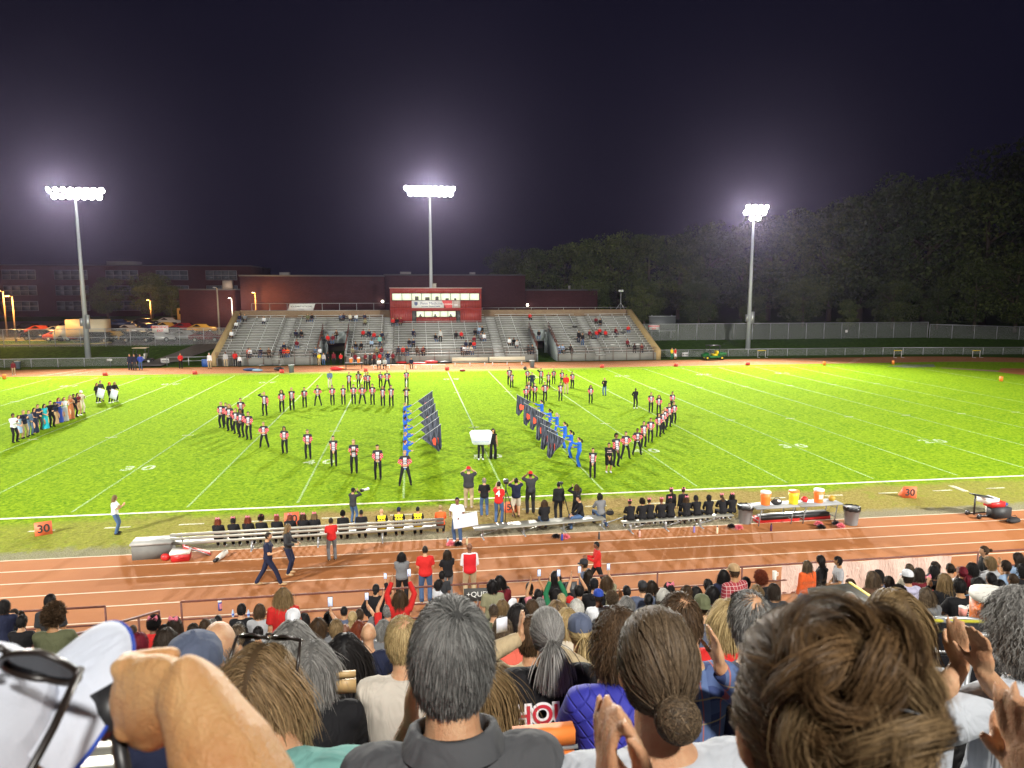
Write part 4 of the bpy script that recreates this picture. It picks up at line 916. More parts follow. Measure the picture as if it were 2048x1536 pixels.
# ---- hair. strands are thin ribbons that follow the skull and then hang
def hair_mat(name, c0, c1, rough=.56):
    key = 'hair_'+name
    if key in _mc: return _mc[key]
    m_ = bpy.data.materials.new(key); m_.use_nodes = True; nt = m_.node_tree; b = nt.nodes['Principled BSDF']
    at = N(nt, 'ShaderNodeAttribute'); at.attribute_name = 'tint'
    nt.links.new(mixc(nt, at.outputs['Fac'], c0, c1), b.inputs['Base Color']); b.inputs['Roughness'].default_value = rough; b.inputs['Specular IOR Level'].default_value = .22
    _mc[key] = m_; return m_
HAIRC = {'black': ((.004, .004, .005), (.022, .018, .017)), 'dark': ((.010, .007, .005), (.050, .033, .022)), 'brown': ((.022, .013, .007), (.12, .070, .036)), 'light': ((.07, .042, .018), (.34, .23, .11)),
         'blond': ((.16, .105, .04), (.62, .47, .23)), 'platinum': ((.30, .26, .19), (.72, .68, .56)), 'grey': ((.06, .058, .055), (.36, .35, .33)), 'darkgrey': ((.022, .022, .022), (.27, .27, .26)), 'white': ((.35, .34, .30), (.75, .74, .70)),
         'red': ((.08, .018, .010), (.30, .07, .03)), 'wine': ((.05, .004, .010), (.26, .012, .03)), 'mix': ((.028, .015, .007), (.42, .28, .14)), 'warm': ((.022, .011, .005), (.25, .145, .065)), 'saltbrown': ((.014, .009, .006), (.20, .14, .085))}
def HM(c): return hair_mat(c, *HAIRC[c])
HR = np.array((HA+.004, HB+.004, HC+.004))
def skull_push(p, infl):
    r = HR+infl; k = np.clip(-p[:, 2]/HC, 0, 1); q = p.copy(); q[:, 0] /= (1-.2*k); q[:, 1] = np.where(q[:, 1] < 0, q[:, 1]/(1-.3*k), q[:, 1])
    d = np.sqrt(((q/r)**2).sum(1)); f = np.where(d < 1, 1/np.maximum(d, .2), 1)[:, None]; return p*np.where(f > 1, f, 1)
def strands(style, n, seed=1, L=.2, width=.0028, seg=8, curl=0.0, lift=0.0, part=.0, thin=0.0, tie=(0, -.105, -.01), rmin=0):
    r = np.random.default_rng(seed)
    # roots on the scalp: everything but the face
    P = []
    while sum(len(x) for x in P) < n:
        v = r.normal(size=(n*2, 3)); v /= np.linalg.norm(v, axis=1)[:, None]; p = v*HR
        keep = (p[:, 2] > -.075) & ~((p[:, 1] > .035) & (p[:, 2] < .055+.25*(p[:, 1]-.035))) & ~((p[:, 1] > -.005) & (p[:, 2] < -.005))
        if thin: 
            crown = np.exp(-((p[:, 0])**2+(p[:, 1]+.03)**2)/.055**2)*(p[:, 2] > .05); keep &= r.uniform(0, 1, len(p)) > crown*thin
        P.append(p[keep])
    p = np.vstack(P)[:n]; nr = _nn(p/HR**2); Ls = L*r.uniform(.75, 1.1, n); step = Ls/seg
    layer = r.uniform(0, 1, n)**1.5; infl = layer*.009+lift*r.uniform(.3, 1, n); tint = np.clip(r.beta(1.6, 2.6, n)+.15*(p[:, 2] > .07), 0, 1)
    cl = r.integers(0, max(8, n//26), n); coff = r.normal(size=(cl.max()+1, 3))[cl]; tint = np.clip(tint*.8+.2*r.uniform(0, 1, cl.max()+1)[cl], 0, 1)
    tie = np.array(tie, float); pts = [p.copy()]; d = np.zeros_like(p); ph = r.uniform(0, 6.28, cl.max()+1)[cl]+r.uniform(0, .8, n)
    wild = (r.uniform(0, 1, n) < (.035 if style not in ('tail', 'short') else .015))[:, None]*1.0; wo_ = r.normal(size=(n, 3)); infl = infl+wild[:, 0]*r.uniform(0, .007, n)
    for k in range(seg):
        nr = _nn(p/HR**2); tgt = np.zeros_like(p)
        if style in ('short', 'buzz'):
            away = p-np.array((.012, -.035, .10)); away = away-nr*(away*nr).sum(1)[:, None]; tgt = _nn(away)+np.array((.25, 0, 0))*np.clip(p[:, 2:3]/.1, 0, 1); tgt[:, 2] -= .5; tgt = _nn(tgt)+nr*(.10+lift*5)*(1-k/seg)
        elif style in ('long', 'bob'):
            side = np.sign(p[:, 0]-part+1e-4)[:, None]*np.array((1.0, 0, 0)); tgt = side*np.clip((p[:, 2:3])/.10, 0, 1)*.9+np.array((0, -.55, 0))*np.clip(p[:, 1:2]/.06+.6, 0, 1)+np.array((0, 0, -1.0))
        elif style in ('tail', 'bun'):
            tgt = _nn(tie-p)*1.0
        elif style == 'afro': tgt = nr+np.array((0, 0, .05))
        elif style == 'curly': tgt = nr*.35+np.array((0, 0, -.75))
        tgt = tgt+coff*.10+r.normal(size=p.shape)*.05+wild*(wo_*.16+r.normal(size=p.shape)*.10)
        if curl:
            a = ph+k*2.2; e1 = np.cross(nr, np.array((0, 0, 1.0))); e1 = _nn(e1+1e-6); e2 = np.cross(nr, e1); tgt = tgt+curl*(e1*np.cos(a)[:, None]+(e2*.4+nr*.9)*np.sin(a)[:, None])
        d = _nn(d*.45+_nn(tgt)*.75) if style != 'afro' else _nn(tgt)
        p = p+d*step[:, None]
        if style != 'afro': p = skull_push(p, infl[:, None])
        if style in ('tail', 'bun'):
            near = np.linalg.norm(p-tie, axis=1) < .024; p[near] = tie+_nn(p[near]-tie)*.022
        pts.append(p.copy())
    return np.stack(pts, 1), tint, r
def _nn(v): return v/(np.linalg.norm(v, axis=-1, keepdims=True)+1e-9)
def ribbons(Q, tint, r, width, m_, name='hair', taper=True, centre=(0, 0, 0)):
    """Q (n, seg+1, 3)"""
    n, K, _ = Q.shape; T = np.gradient(Q, axis=1); T = _nn(T); out = _nn(Q-np.array(centre))+r.normal(size=(n, 1, 3))*.35
    S = _nn(np.cross(T, out)); w = width*(r.uniform(.6, 1.3, n)[:, None, None]); 
    if taper: w = w*np.array([1]*(K-2)+[.75, .25])[None, :, None]
    V = np.stack([Q-S*w/2, Q+S*w/2], 2).reshape(-1, 3); i = np.arange(n)[:, None]*K*2+np.arange(K-1)[None]*2
    F = np.stack([i, i+1, i+3, i+2], -1).reshape(-1, 4); me = mesh_np(name, V, F, [m_], smooth=True)
    at = me.attributes.new('tint', 'FLOAT', 'POINT'); kk = np.linspace(0, 1, K)[None, :, None]; tv = np.clip(tint[:, None, None]*(.75+.5*kk)+0*V[:1, :1], 0, 1); tv = np.broadcast_to(tv, (n, K, 2)).reshape(-1)
    at.data.foreach_set('value', tv.astype(np.float32)); return me
def cap_np(infl=.006, low=-.075, face=True):
    """dark under-layer on the scalp"""
    V, F = head_mesh_np(36, 26); V = V.copy(); keep = ~((V[:, 1] > .032) & (V[:, 2] < .050)) & (V[:, 2] > low) & ~((V[:, 1] > -.01) & (V[:, 2] < -.015))
    V2 = V*(1+infl/.09); return V2, [f for f in F if all(keep[i] for i in f)]
def join_me(mes, name, mats):
    """merge meshes that carry 'tint'"""
    V = []; F = []; t = []; n = 0
    for me in mes:
        v = np.empty(len(me.vertices)*3, np.float32); me.vertices.foreach_get('co', v); v = v.reshape(-1, 3); a = np.full(len(v), .1, np.float32)
        if 'tint' in me.attributes: me.attributes['tint'].data.foreach_get('value', a)
        fs = [tuple(x+n for x in p.vertices) for p in me.polygons] if len(me.polygons) < 4000 else None
        if fs is None:
            L = np.empty(len(me.loops), np.int32); me.loops.foreach_get('vertex_index', L); fs = (L.reshape(-1, 4)+n)
        F.append(fs); V.append(v); t.append(a); n += len(v)
    FF = np.vstack([f for f in F if isinstance(f, np.ndarray)]) if any(isinstance(f, np.ndarray) for f in F) else None
    lst = [g for f in F if not isinstance(f, np.ndarray) for g in f]
    if FF is not None: lst = lst+[tuple(x) for x in FF.tolist()]
    me = mesh_np(name, np.vstack(V), lst, mats, smooth=True); at = me.attributes.new('tint', 'FLOAT', 'POINT'); at.data.foreach_set('value', np.concatenate(t)); return me
_hc = {}
def hair(style, n=1400, seed=1, q=1.0):
    """shared hair meshes, local to the head centre"""
    key = (style, n, seed, q)
    if key in _hc: return _hc[key]
    m_ = HM('brown'); capv, capf = cap_np(); parts = [mesh_np('c', capv, capf, [m_])]; W = .0032*q
    if style == 'short': Q, t, r = strands('short', n, seed, .048, seg=5, lift=.003)
    elif style == 'buzz': Q, t, r = strands('buzz', n, seed, .018, seg=3, lift=.0); W *= .8
    elif style == 'thin': Q, t, r = strands('short', n, seed, .048, seg=5, lift=.003, thin=.85); parts = []
    elif style == 'bald':
        Q, t, r = strands('buzz', int(n*.6), seed, .010, seg=3); keep = Q[:, 0, 2] < .03; Q, t = Q[keep], t[keep]; parts = []; W *= .6
    elif style == 'long': Q, t, r = strands('long', n, seed, .34, seg=11, lift=.004)
    elif style == 'wavy': Q, t, r = strands('long', n, seed, .36, seg=13, lift=.009, curl=.35); W *= 1.1
    elif style == 'bob': Q, t, r = strands('bob', n, seed, .20, seg=8, lift=.007)
    elif style == 'curly': Q, t, r = strands('curly', n, seed, .13, seg=9, lift=.013, curl=1.0); W *= 1.0
    elif style == 'afro': Q, t, r = strands('afro', n*2, seed, .075, seg=7, curl=1.3); W *= 1.2
    elif style == 'bigafro': Q, t, r = strands('afro', n*2, seed, .12, seg=8, curl=1.3); W *= 1.5
    elif style in ('tail', 'bun', 'highbun', 'lowbun'):
        tie = {'tail': (0, -.115, .0), 'bun': (0, -.11, .03), 'highbun': (0, -.05, .125), 'lowbun': (.0, -.10, -.045)}[style]
        Q, t, r = strands('tail', n, seed, .22, seg=9, tie=tie); k = max(200, n//3); tv = np.array(tie)
        a = r.uniform(0, 6.28, k)
        if style == 'tail':
            pts = []; base = tv+r.normal(size=(k, 3))*.008; dirv = np.tile(np.array((0, -.55, .1)), (k, 1))+r.normal(size=(k, 3))*.14; p = base
            for s_ in range(10): pts.append(p.copy()); dirv = _nn(dirv+np.array((0, .05, -.32))); p = p+dirv*.028*(.8+.3*r.uniform(0, 1, (k, 1))); p[:, 1] = np.minimum(p[:, 1], -.075)
            T = np.stack(pts, 1)
        else:
            rad = {'bun': .036, 'highbun': .040, 'lowbun': .044}[style]; c = tv+np.array((0, -.025 if style != 'highbun' else 0, .02 if style == 'highbun' else 0)); u = _nn(r.normal(size=(k, 3))); v = _nn(np.cross(u, r.normal(size=(k, 3)))); an = np.linspace(0, 3.6, 10)[None, :, None]
            T = c+(u[:, None]*np.cos(an)+v[:, None]*np.sin(an))*rad*r.uniform(.75, 1.08, (k, 1, 1))
        parts.append(ribbons(T, np.clip(r.beta(2, 2.4, k), 0, 1), r, W*1.3, m_, centre=tuple(tv)))
    parts.append(ribbons(Q, t, r, W, m_)); me = join_me(parts, 'hair', [m_]); _hc[key] = me; return me
def cap_hat(brim='front', fit=1.0):
    key = ('hat', brim)
    if key in _hc: return _hc[key]
    q = MB(); n = 22; prof = [(.098, .0), (.100, .028), (.094, .058), (.075, .085), (.042, .102), (.001, .108)]; V = []; F = []
    for r_, z in prof:
        for i in range(n): a = 2*math.pi*i/n; V.append((r_*.86*math.sin(a), r_*1.06*math.cos(a), z))
    for j in range(len(prof)-1):
        for i in range(n): F.append((j*n+i, j*n+(i+1) % n, (j+1)*n+(i+1) % n, (j+1)*n+i)[::-1])
    q.add(V, F); q.ell((0, 0, .108), (.008, .008, .005), 8, 4)
    s = 1 if brim == 'front' else -1; B = []; m_ = 9
    for dz in (0, -.005):
        for t in (0, 1):
            for i in range(m_):
                a = -1.05+2.1*i/(m_-1); rr = 1.0+t*.72*math.cos(a*1.2)**.6; B.append((.082*math.sin(a)*(1+t*.12), s*.100*math.cos(a)*rr, .008-t*.018*1-(abs(math.sin(a))**2)*.018*t+dz))
    Fb = [(i, i+1, m_+i+1, m_+i) for i in range(m_-1)]; Fb += [tuple(2*m_+x for x in f[::-1]) for f in Fb]; Fb += [(m_+i, m_+i+1, 3*m_+i+1, 3*m_+i) for i in range(m_-1)]
    q.add(B, Fb); _hc[key] = q.mesh('hat', [WHITE], True); return _hc[key]
def bow_mesh():
    if 'bow' in _hc: return _hc['bow']
    q = MB()
    for s in (-1, 1): q.add([(0, 0, -.012), (0, 0, .012), (s*.05, -.01, .045), (s*.065, .0, .0), (s*.05, .01, -.035), (0, .015, 0), (s*.045, .03, .0)], [(0, 1, 2, 3, 4)[::s], (1, 5, 6, 2)[::s], (5, 0, 4, 6)[::s], (2, 6, 3)[::s], (6, 4, 3)[::s]])
    q.ell((0, 0, 0), .014, 8, 5); _hc['bow'] = q.mesh('bow', [WHITE], True); return _hc['bow']
SKIN = {'light': (.56, .34, .20), 'tan': (.46, .26, .125), 'golden': (.54, .315, .135), 'brown': (.20, .095, .055), 'dark': (.085, .040, .026)}
def skin(c):
    key = 'skin_'+c
    if key in _mc: return _mc[key]
    m_, nt, b, t = newmat(key, .48, .4); O = t.outputs['Object']; C0 = np.array(SKIN[c]); cc = mixc(nt, ramp(nt, noise(nt, O, 14, 5, .5, .7), [(.35, 0.0), (.7, 1.0)]), tuple(C0*1.08), tuple(C0*np.array((.90, .70, .62))))
    cc = mixc(nt, ramp(nt, noise(nt, O, 160, 3, 0, .8), [(.62, 0.0), (.72, .35)]), cc, tuple(C0*.55)); nt.links.new(cc, b.inputs['Base Color']); bump(nt, b, math_chain(nt, 'ADD', noise(nt, O, 130, 4, .6, .7, (1, 1, .45)), math_chain(nt, 'ADD', noise(nt, O, 420, 2), math_chain(nt, 'MULTIPLY', noise(nt, O, 38, 4, 1.4, .65, (1, 1, .35)), 2.0))), .55, .0035); b.inputs['Subsurface Weight'].default_value = .12; b.inputs['Subsurface Radius'].default_value = (.02, .008, .004); b.inputs['Subsurface Scale'].default_value = .3; return m_
PINK = mat('pink_ribbon', (.80, .22, .30), .5)
C_ = {'black': (.010, .010, .012), 'charcoal': (.035, .036, .04), 'grey': (.16, .165, .175), 'lightgrey': (.42, .43, .45), 'white': (.72, .74, .78), 'cream': (.55, .50, .40), 'red': (.55, .022, .02), 'orange': (.80, .13, .03), 'coral': (.62, .12, .08), 'navy': (.014, .018, .045), 'blue': (.03, .07, .40), 'royal': (.02, .11, .55),
      'jeans': (.06, .11, .22), 'lightblue': (.30, .42, .60), 'teal': (.16, .42, .38), 'khaki': (.42, .33, .20), 'olive': (.12, .13, .07), 'green': (.02, .16, .07), 'brown': (.10, .05, .03), 'maroon': (.14, .012, .02), 'slate': (.09, .11, .17), 'lilac': (.52, .50, .68), 'tan': (.45, .30, .16), 'steelblue': (.10, .16, .26), 'camo': (.26, .25, .15), 'turq': (.02, .45, .55), 'rust': (.38, .13, .05), 'yellow': (.80, .62, .03), 'pink': (.70, .25, .30)}
def CL(c): return c if not isinstance(c, (str, tuple)) else (cloth(C_[c], 'cloth_'+c) if isinstance(c, str) else cloth(c))
def put(me, name, m_, parent, loc=(0, 0, 0), rot=None, scale=None):
    """link a shared mesh with its own colour on the object"""
    if len(me.materials) == 0: me.materials.append(m_)
    o = link(name, me, parent, loc); o.material_slots[0].link = 'OBJECT'; o.material_slots[0].material = m_
    if rot is not None: o.rotation_euler = rot
    if scale is not None: o.scale = (scale,)*3 if np.isscalar(scale) else scale
    return o
def person(label, loc, rz=0.0, pose='stand', h=1.72, top='black', kind='long', leg='black', lk='trousers', shoes='black', hs='short', hc='dark', sk='light', group=None, hat=None, brim='front', bow=False, w=1.0, belly=0.0, bust=0.0, hn=700, hq=1.5, vox=.018, head_rot=None, hsd=1, cat='person', seed=None):
    s = h/1.735; P = thing('person', label, cat, loc, rz, group); P.scale = (s, s, s); S = skel(pose)
    put(body_mesh(pose, vox, w=w), 'body', skin(sk), P)
    if top: put(top_mesh(pose, kind, w, belly=belly, bust=bust), {'jacket': 'jacket', 'hoodie': 'hoodie', 'dress': 'bodice', 'coat': 'coat'}.get(kind, 'shirt'), CL(top), P)
    if leg: put(leg_mesh(pose, lk, w), {'shorts': 'shorts', 'skirt': 'skirt', 'gown': 'skirt'}.get(lk, 'trousers'), CL(leg), P)
    if shoes and lk != 'gown': put(shoe_mesh(pose), 'shoes', CL(shoes), P)
    hr = head_rot or (0, 0, 0)
    if hs: put(hair(hs, hn, hsd, hq), 'hair', HM(hc), P, S['head'], hr)
    if hat:
        o = put(cap_hat(brim), 'hat', CL(hat), P, S['head']+np.array((0, 0, .028)), hr); o.rotation_euler = (R(-8)+hr[0], hr[1], hr[2]); o.scale = (1.06,)*3
    if bow: put(bow_mesh(), 'hair_bow', PINK, P, S['head']+np.array((0, -.06, .11)), (R(-30), 0, 0), 1.35)
    return P
def at_head(H, pose, h, rz=0.0):
    """where the feet/seat origin goes so that the head centre lands on H"""
    s = h/1.735; hd = skel(pose)['head']*s; c, si = math.cos(rz), math.sin(rz)
    return np.array((H[0]-(hd[0]*c-hd[1]*si), H[1]-(hd[0]*si+hd[1]*c), H[2]-hd[2]))
# ================================================================ PEOPLE ON THE FIELD
def uniform_mat():
    m_, nt, b, t = newmat('band_jacket', .6, .3); O = t.outputs['Object']; sx = nt.nodes.new('ShaderNodeSeparateXYZ'); nt.links.new(O, sx.inputs[0])
    ax = math_chain(nt, 'ABSOLUTE', sx.outputs[0]); z = sx.outputs[2]
    cen = math_chain(nt, 'MULTIPLY', math_chain(nt, 'LESS_THAN', ax, .080), math_chain(nt, 'GREATER_THAN', sx.outputs[1], .03)); cen = math_chain(nt, 'MULTIPLY', cen, math_chain(nt, 'LESS_THAN', z, 1.37))
    bars = math_chain(nt, 'GREATER_THAN', math_chain(nt, 'PINGPONG', z, .045), .030); low = math_chain(nt, 'LESS_THAN', z, 1.26)
    c1 = mixc(nt, math_chain(nt, 'MULTIPLY', bars, low), (.50, .47, .53), (.02, .02, .025))
    red = math_chain(nt, 'MULTIPLY', math_chain(nt, 'GREATER_THAN', ax, .118), math_chain(nt, 'LESS_THAN', z, 1.29)); sl = math_chain(nt, 'GREATER_THAN', math_chain(nt, 'PINGPONG', math_chain(nt, 'ADD', z, ax), .055), .043)
    redc = mixc(nt, sl, (.56, .025, .045), (.6, .45, .46)); base = mixc(nt, red, (.014, .013, .016), redc)
    belt = math_chain(nt, 'MULTIPLY', math_chain(nt, 'LESS_THAN', z, .90), math_chain(nt, 'LESS_THAN', ax, .19)); c = mixc(nt, cen, base, c1); c = mixc(nt, math_chain(nt, 'MULTIPLY', belt, .6), c, (.5, .48, .5))
    nt.links.new(c, b.inputs['Base Color']); return m_
M_UNI = uniform_mat()
def F0(px, py, top, hmin=1.52, hmax=1.9):
    p = G(px, py); h = GY(px, top, p[1])[2]; return p, float(min(hmax, max(hmin, h)))
ordn = ['first', 'second', 'third', 'fourth', 'fifth', 'sixth', 'seventh', 'eighth', 'ninth', 'tenth', 'eleventh', 'twelfth', 'thirteenth', 'fourteenth']
Z6 = lambda u, v: (420+u/4.876, 720+v/4.876); Z7 = lambda u, v: (780+u/4.876, 720+v/4.876); Z8 = lambda u, v: (1150+u/4.876, 740+v/4.876)
GB = 'marching band members on the field'
def band(Zf, u, v, t, lab, pose='clasp', hc='dark', hs='short', sk='light', w=1.0, drz=0.0, leg='black'):
    px, py = Zf(u, v); _, tp = Zf(u, t); p, h = F0(px, py, tp)
    rz = math.pi+drz+random.uniform(-.15, .15)
    return person(lab, (p[0], p[1], 0.0), rz+random.uniform(-.2, .2), pose, h, M_UNI, 'long', leg, 'trousers', 'black', hs, hc, sk, GB, w=w if w > 1 else random.choice((.94, 1.0, 1.08)), hn=260, hq=2.6, vox=.018, hsd=1)
BANDL = [(120, 660, 405, 'clasp', 'blond', 'short', 'light', 'at the left tip of the left arc'), (163, 628, 415, 'clasp', 'dark', 'short', 'light', 'half hidden behind the left tip of the left arc'), (200, 690, 425, 'clasp', 'blond', 'wavy', 'light', 'with big blond curly hair near the left tip'),
 (262, 718, 468, 'clasp', 'light', 'short', 'light', 'third from the left tip in the front of the cluster'), (312, 750, 475, 'clasp', 'black', 'short', 'brown', 'with black hair just left of the end of the left cluster'), (385, 773, 500, 'clasp', 'dark', 'short', 'light', 'nearest the camera in the left cluster'),
 (308, 610, 368, 'behind', 'brown', 'short', 'light', 'standing alone behind the left cluster'), (538, 540, 308, 'salute', 'blond', 'short', 'light', 'raising one hand to the head, left of the back row'), (705, 508, 288, 'clasp', 'black', 'long', 'light', 'with long dark hair, first of the back row'),
 (803, 488, 266, 'clasp_low', 'blond', 'short', 'light', 'blond, second of the back row'), (925, 460, 264, 'clasp', 'dark', 'short', 'light', 'third of the back row'), (1055, 445, 242, 'apart', 'dark', 'short', 'light', 'fourth of the back row, feet apart'),
 (1197, 437, 242, 'clasp', 'brown', 'short', 'light', 'fifth of the back row'), (1303, 436, 242, 'clasp_low', 'light', 'short', 'light', 'sixth of the back row, light haired'), (1403, 430, 234, 'clasp', 'brown', 'short', 'light', 'seventh of the back row beside the yard line'),
 (1487, 430, 236, 'apart', 'brown', 'short', 'tan', 'eighth of the back row, broad and feet apart'), (1588, 435, 230, 'clasp', 'dark', 'short', 'light', 'ninth of the back row'), (1688, 447, 250, 'clasp_low', 'light', 'long', 'light', 'tenth of the back row, light hair'),
 (1770, 452, 242, 'clasp_low', 'dark', 'short', 'light', 'eleventh of the back row, next to the line of flag holders'), (1360, 305, 118, 'clasp_low', 'light', 'short', 'light', 'far back, first right of the man in the blue shirt'), (1452, 275, 105, 'hips', 'black', 'curly', 'brown', 'far back with black hair and hands on the hips'),
 (1522, 290, 120, 'clasp', 'brown', 'short', 'light', 'far back, third right of the man in the blue shirt'), (1544, 300, 118, 'clasp', 'black', 'short', 'tan', 'far back, close beside a bandmate, darker haired'), (1665, 270, 112, 'clasp', 'light', 'short', 'light', 'far back, left one of a pair'), (1730, 290, 96, 'apart', 'blond', 'short', 'light', 'far back, right and taller one of a pair'),
 (1918, 270, 90, 'clasp', 'blond', 'short', 'light', 'farthest back in the column above the left flags'), (1917, 440, 272, 'photo', 'black', 'short', 'light', 'second in the column above the left flags, hands at the face'),
 (532, 850, 602, 'apart', 'blond', 'short', 'light', 'broad and blond, first in the front arc'), (733, 908, 645, 'clasp', 'black', 'curly', 'tan', 'with black curly hair, second in the front arc'), (960, 962, 674, 'clasp', 'brown', 'short', 'light', 'third in the front arc, beside the yard number'),
 (1210, 1032, 735, 'clasp_low', 'dark', 'short', 'light', 'fourth in the front arc, on the forty yard line'), (1408, 1100, 772, 'clap', 'blond', 'tail', 'light', 'with a blond ponytail clapping in the front arc'), (1640, 1160, 822, 'clasp', 'dark', 'short', 'light', 'sixth in the front arc, taller and slim'),
 (1905, 1218, 876, 'apart', 'blond', 'short', 'light', 'standing with legs wide apart in front of the left flags')]
BANDR = [(1165, 245, 68, 'clasp', 'brown', 'short', 'light', 'farthest back of the right block, left one of a pair'), (1187, 273, 120, 'clasp_low', 'brown', 'short', 'light', 'nearer one of the pair right of the midfield line'), (1340, 235, 107, 'clasp', 'light', 'short', 'light', 'far back, behind the first right flag'),
 (1350, 400, 207, 'clasp', 'blond', 'wavy', 'light', 'with wavy hair directly behind the first right flag'), (1325, 430, 252, 'clasp', 'light', 'short', 'light', 'partly covered by the first right flag'), (1411, 408, 224, 'clasp', 'light', 'short', 'light', 'right of the first right flag, legs together'),
 (1470, 235, 80, 'salute', 'black', 'short', 'tan', 'far back with one arm bent to the face'), (1545, 272, 122, 'clasp_low', 'light', 'short', 'light', 'far back with white gloves low'), (1595, 235, 94, 'clasp', 'light', 'short', 'light', 'far back and small, near the touchline'), (1510, 400, 212, 'hips', 'light', 'short', 'light', 'with elbows out behind the second right flag'),
 (1675, 250, 122, 'clasp', 'brown', 'short', 'light', 'half hidden by the man in red'), (1775, 275, 112, 'clasp', 'dark', 'short', 'light', 'right beside the man in red'), (1660, 398, 217, 'clasp_low', 'dark', 'short', 'light', 'in front of the man in red'), (1955, 423, 247, 'clasp', 'dark', 'long', 'light', 'alone with long dark hair left of the clapping woman in jeans'),
 (1975, 1148, 867, 'clasp_low', 'brown', 'short', 'light', 'nearest the camera, right of the right flags')]
BANDR2 = [(738, 412, 217, 'clasp', 'light', 'short', 'light', 'with blue sleeves look, left of the right arc tip'), (815, 440, 257, 'clasp', 'brown', 'long', 'light', 'between the man in black and the right arc'), (945, 400, 247, 'clasp', 'black', 'short', 'tan', 'black haired at the far tip of the right arc'), (960, 518, 312, 'clasp', 'light', 'short', 'light', 'right-most in the right arc'),
 (912, 550, 320, 'clasp', 'brown', 'short', 'light', 'second from the far tip of the right arc'), (870, 585, 367, 'clasp', 'blond', 'curly', 'light', 'blond and half hidden in the right arc'), (845, 620, 387, 'clasp', 'light', 'short', 'light', 'mostly hidden by a bandmate in the right arc'), (812, 650, 427, 'clasp', 'dark', 'long', 'light', 'with dark hair at the bend of the right arc'),
 (733, 703, 485, 'clasp', 'black', 'short', 'tan', 'single, just left of the bend of the right arc'), (665, 750, 497, 'clasp_low', 'black', 'short', 'light', 'tall, fourth from the near end of the right arc'), (602, 825, 567, 'apart', 'black', 'short', 'brown', 'third from the near end of the right arc'), (490, 865, 597, 'apart', 'black', 'short', 'light', 'broad, second from the near end of the right arc'),
 (395, 938, 618, 'clasp_low', 'black', 'afro', 'brown', 'with a round afro behind the man in shorts')]
for Zf, L in ((Z6, BANDL), (Z7, BANDR), (Z8, BANDR2)):
    for u, v, t, ps, hc_, hs_, sk_, lab in L: band(Zf, u, v, t, 'uniformed band member '+lab, ps, hc_, hs_, sk_, w=1.12 if 'broad' in lab else 1.0)
def fp(Zf, u, v, t, lab, **k):
    px, py = Zf(u, v); _, tp = Zf(u, t); p, h = F0(px, py, tp); k.setdefault('rz', math.pi); k.setdefault('hn', 300); k.setdefault('hq', 2.4)
    return person(lab, (p[0], p[1], 0.0), k.pop('rz'), h=h, **k), p, h
GF = 'adults among the band'
fp(Z6, 1172, 275, 100, 'man in a blue shirt and cream trousers behind the back row of the left arc', pose='clasp', top='steelblue', leg='cream', hs='bald', hc='grey')
fp(Z7, 1385, 300, 116, 'person in a dark tracksuit among the far right band members', pose='hips', top='navy', leg='navy', hc='light')
fp(Z7, 1717, 330, 138, 'man in a red shirt and khaki trousers among the far right band members', pose='clasp', top='red', leg='khaki', hc='dark', sk='tan')
fp(Z8, 288, 250, 74, 'woman in a black jacket and blue jeans clapping on the far right of the field', pose='clap', top='black', kind='jacket', leg='jeans', hc='blond', rz=math.pi*.8)
fp(Z8, 587, 372, 176, 'man in black with printed chest standing alone left of the right arc', pose='behind', top='black', leg='black', hs='buzz', hc='black', sk='dark', shoes='white')
ps_, p_, h_ = fp(Z8, 325, 998, 706, 'man in a black T-shirt and black shorts at the near end of the right arc', pose='clasp_low', top='black', kind='short', leg='black', lk='shorts', hs='short', hc='black', sk='tan', shoes='white', w=1.2, belly=.03)
for s_, z_, tx in ((.075, 1.30, 'BAND'), (.055, 1.20, 'MARCHING')): text(tx, s_, mat('print_pinkish', (.6, .4, .4), .6), ps_, (0, .165, z_), (math.pi/2, 0, math.pi), name='chest_print', bold=.003)
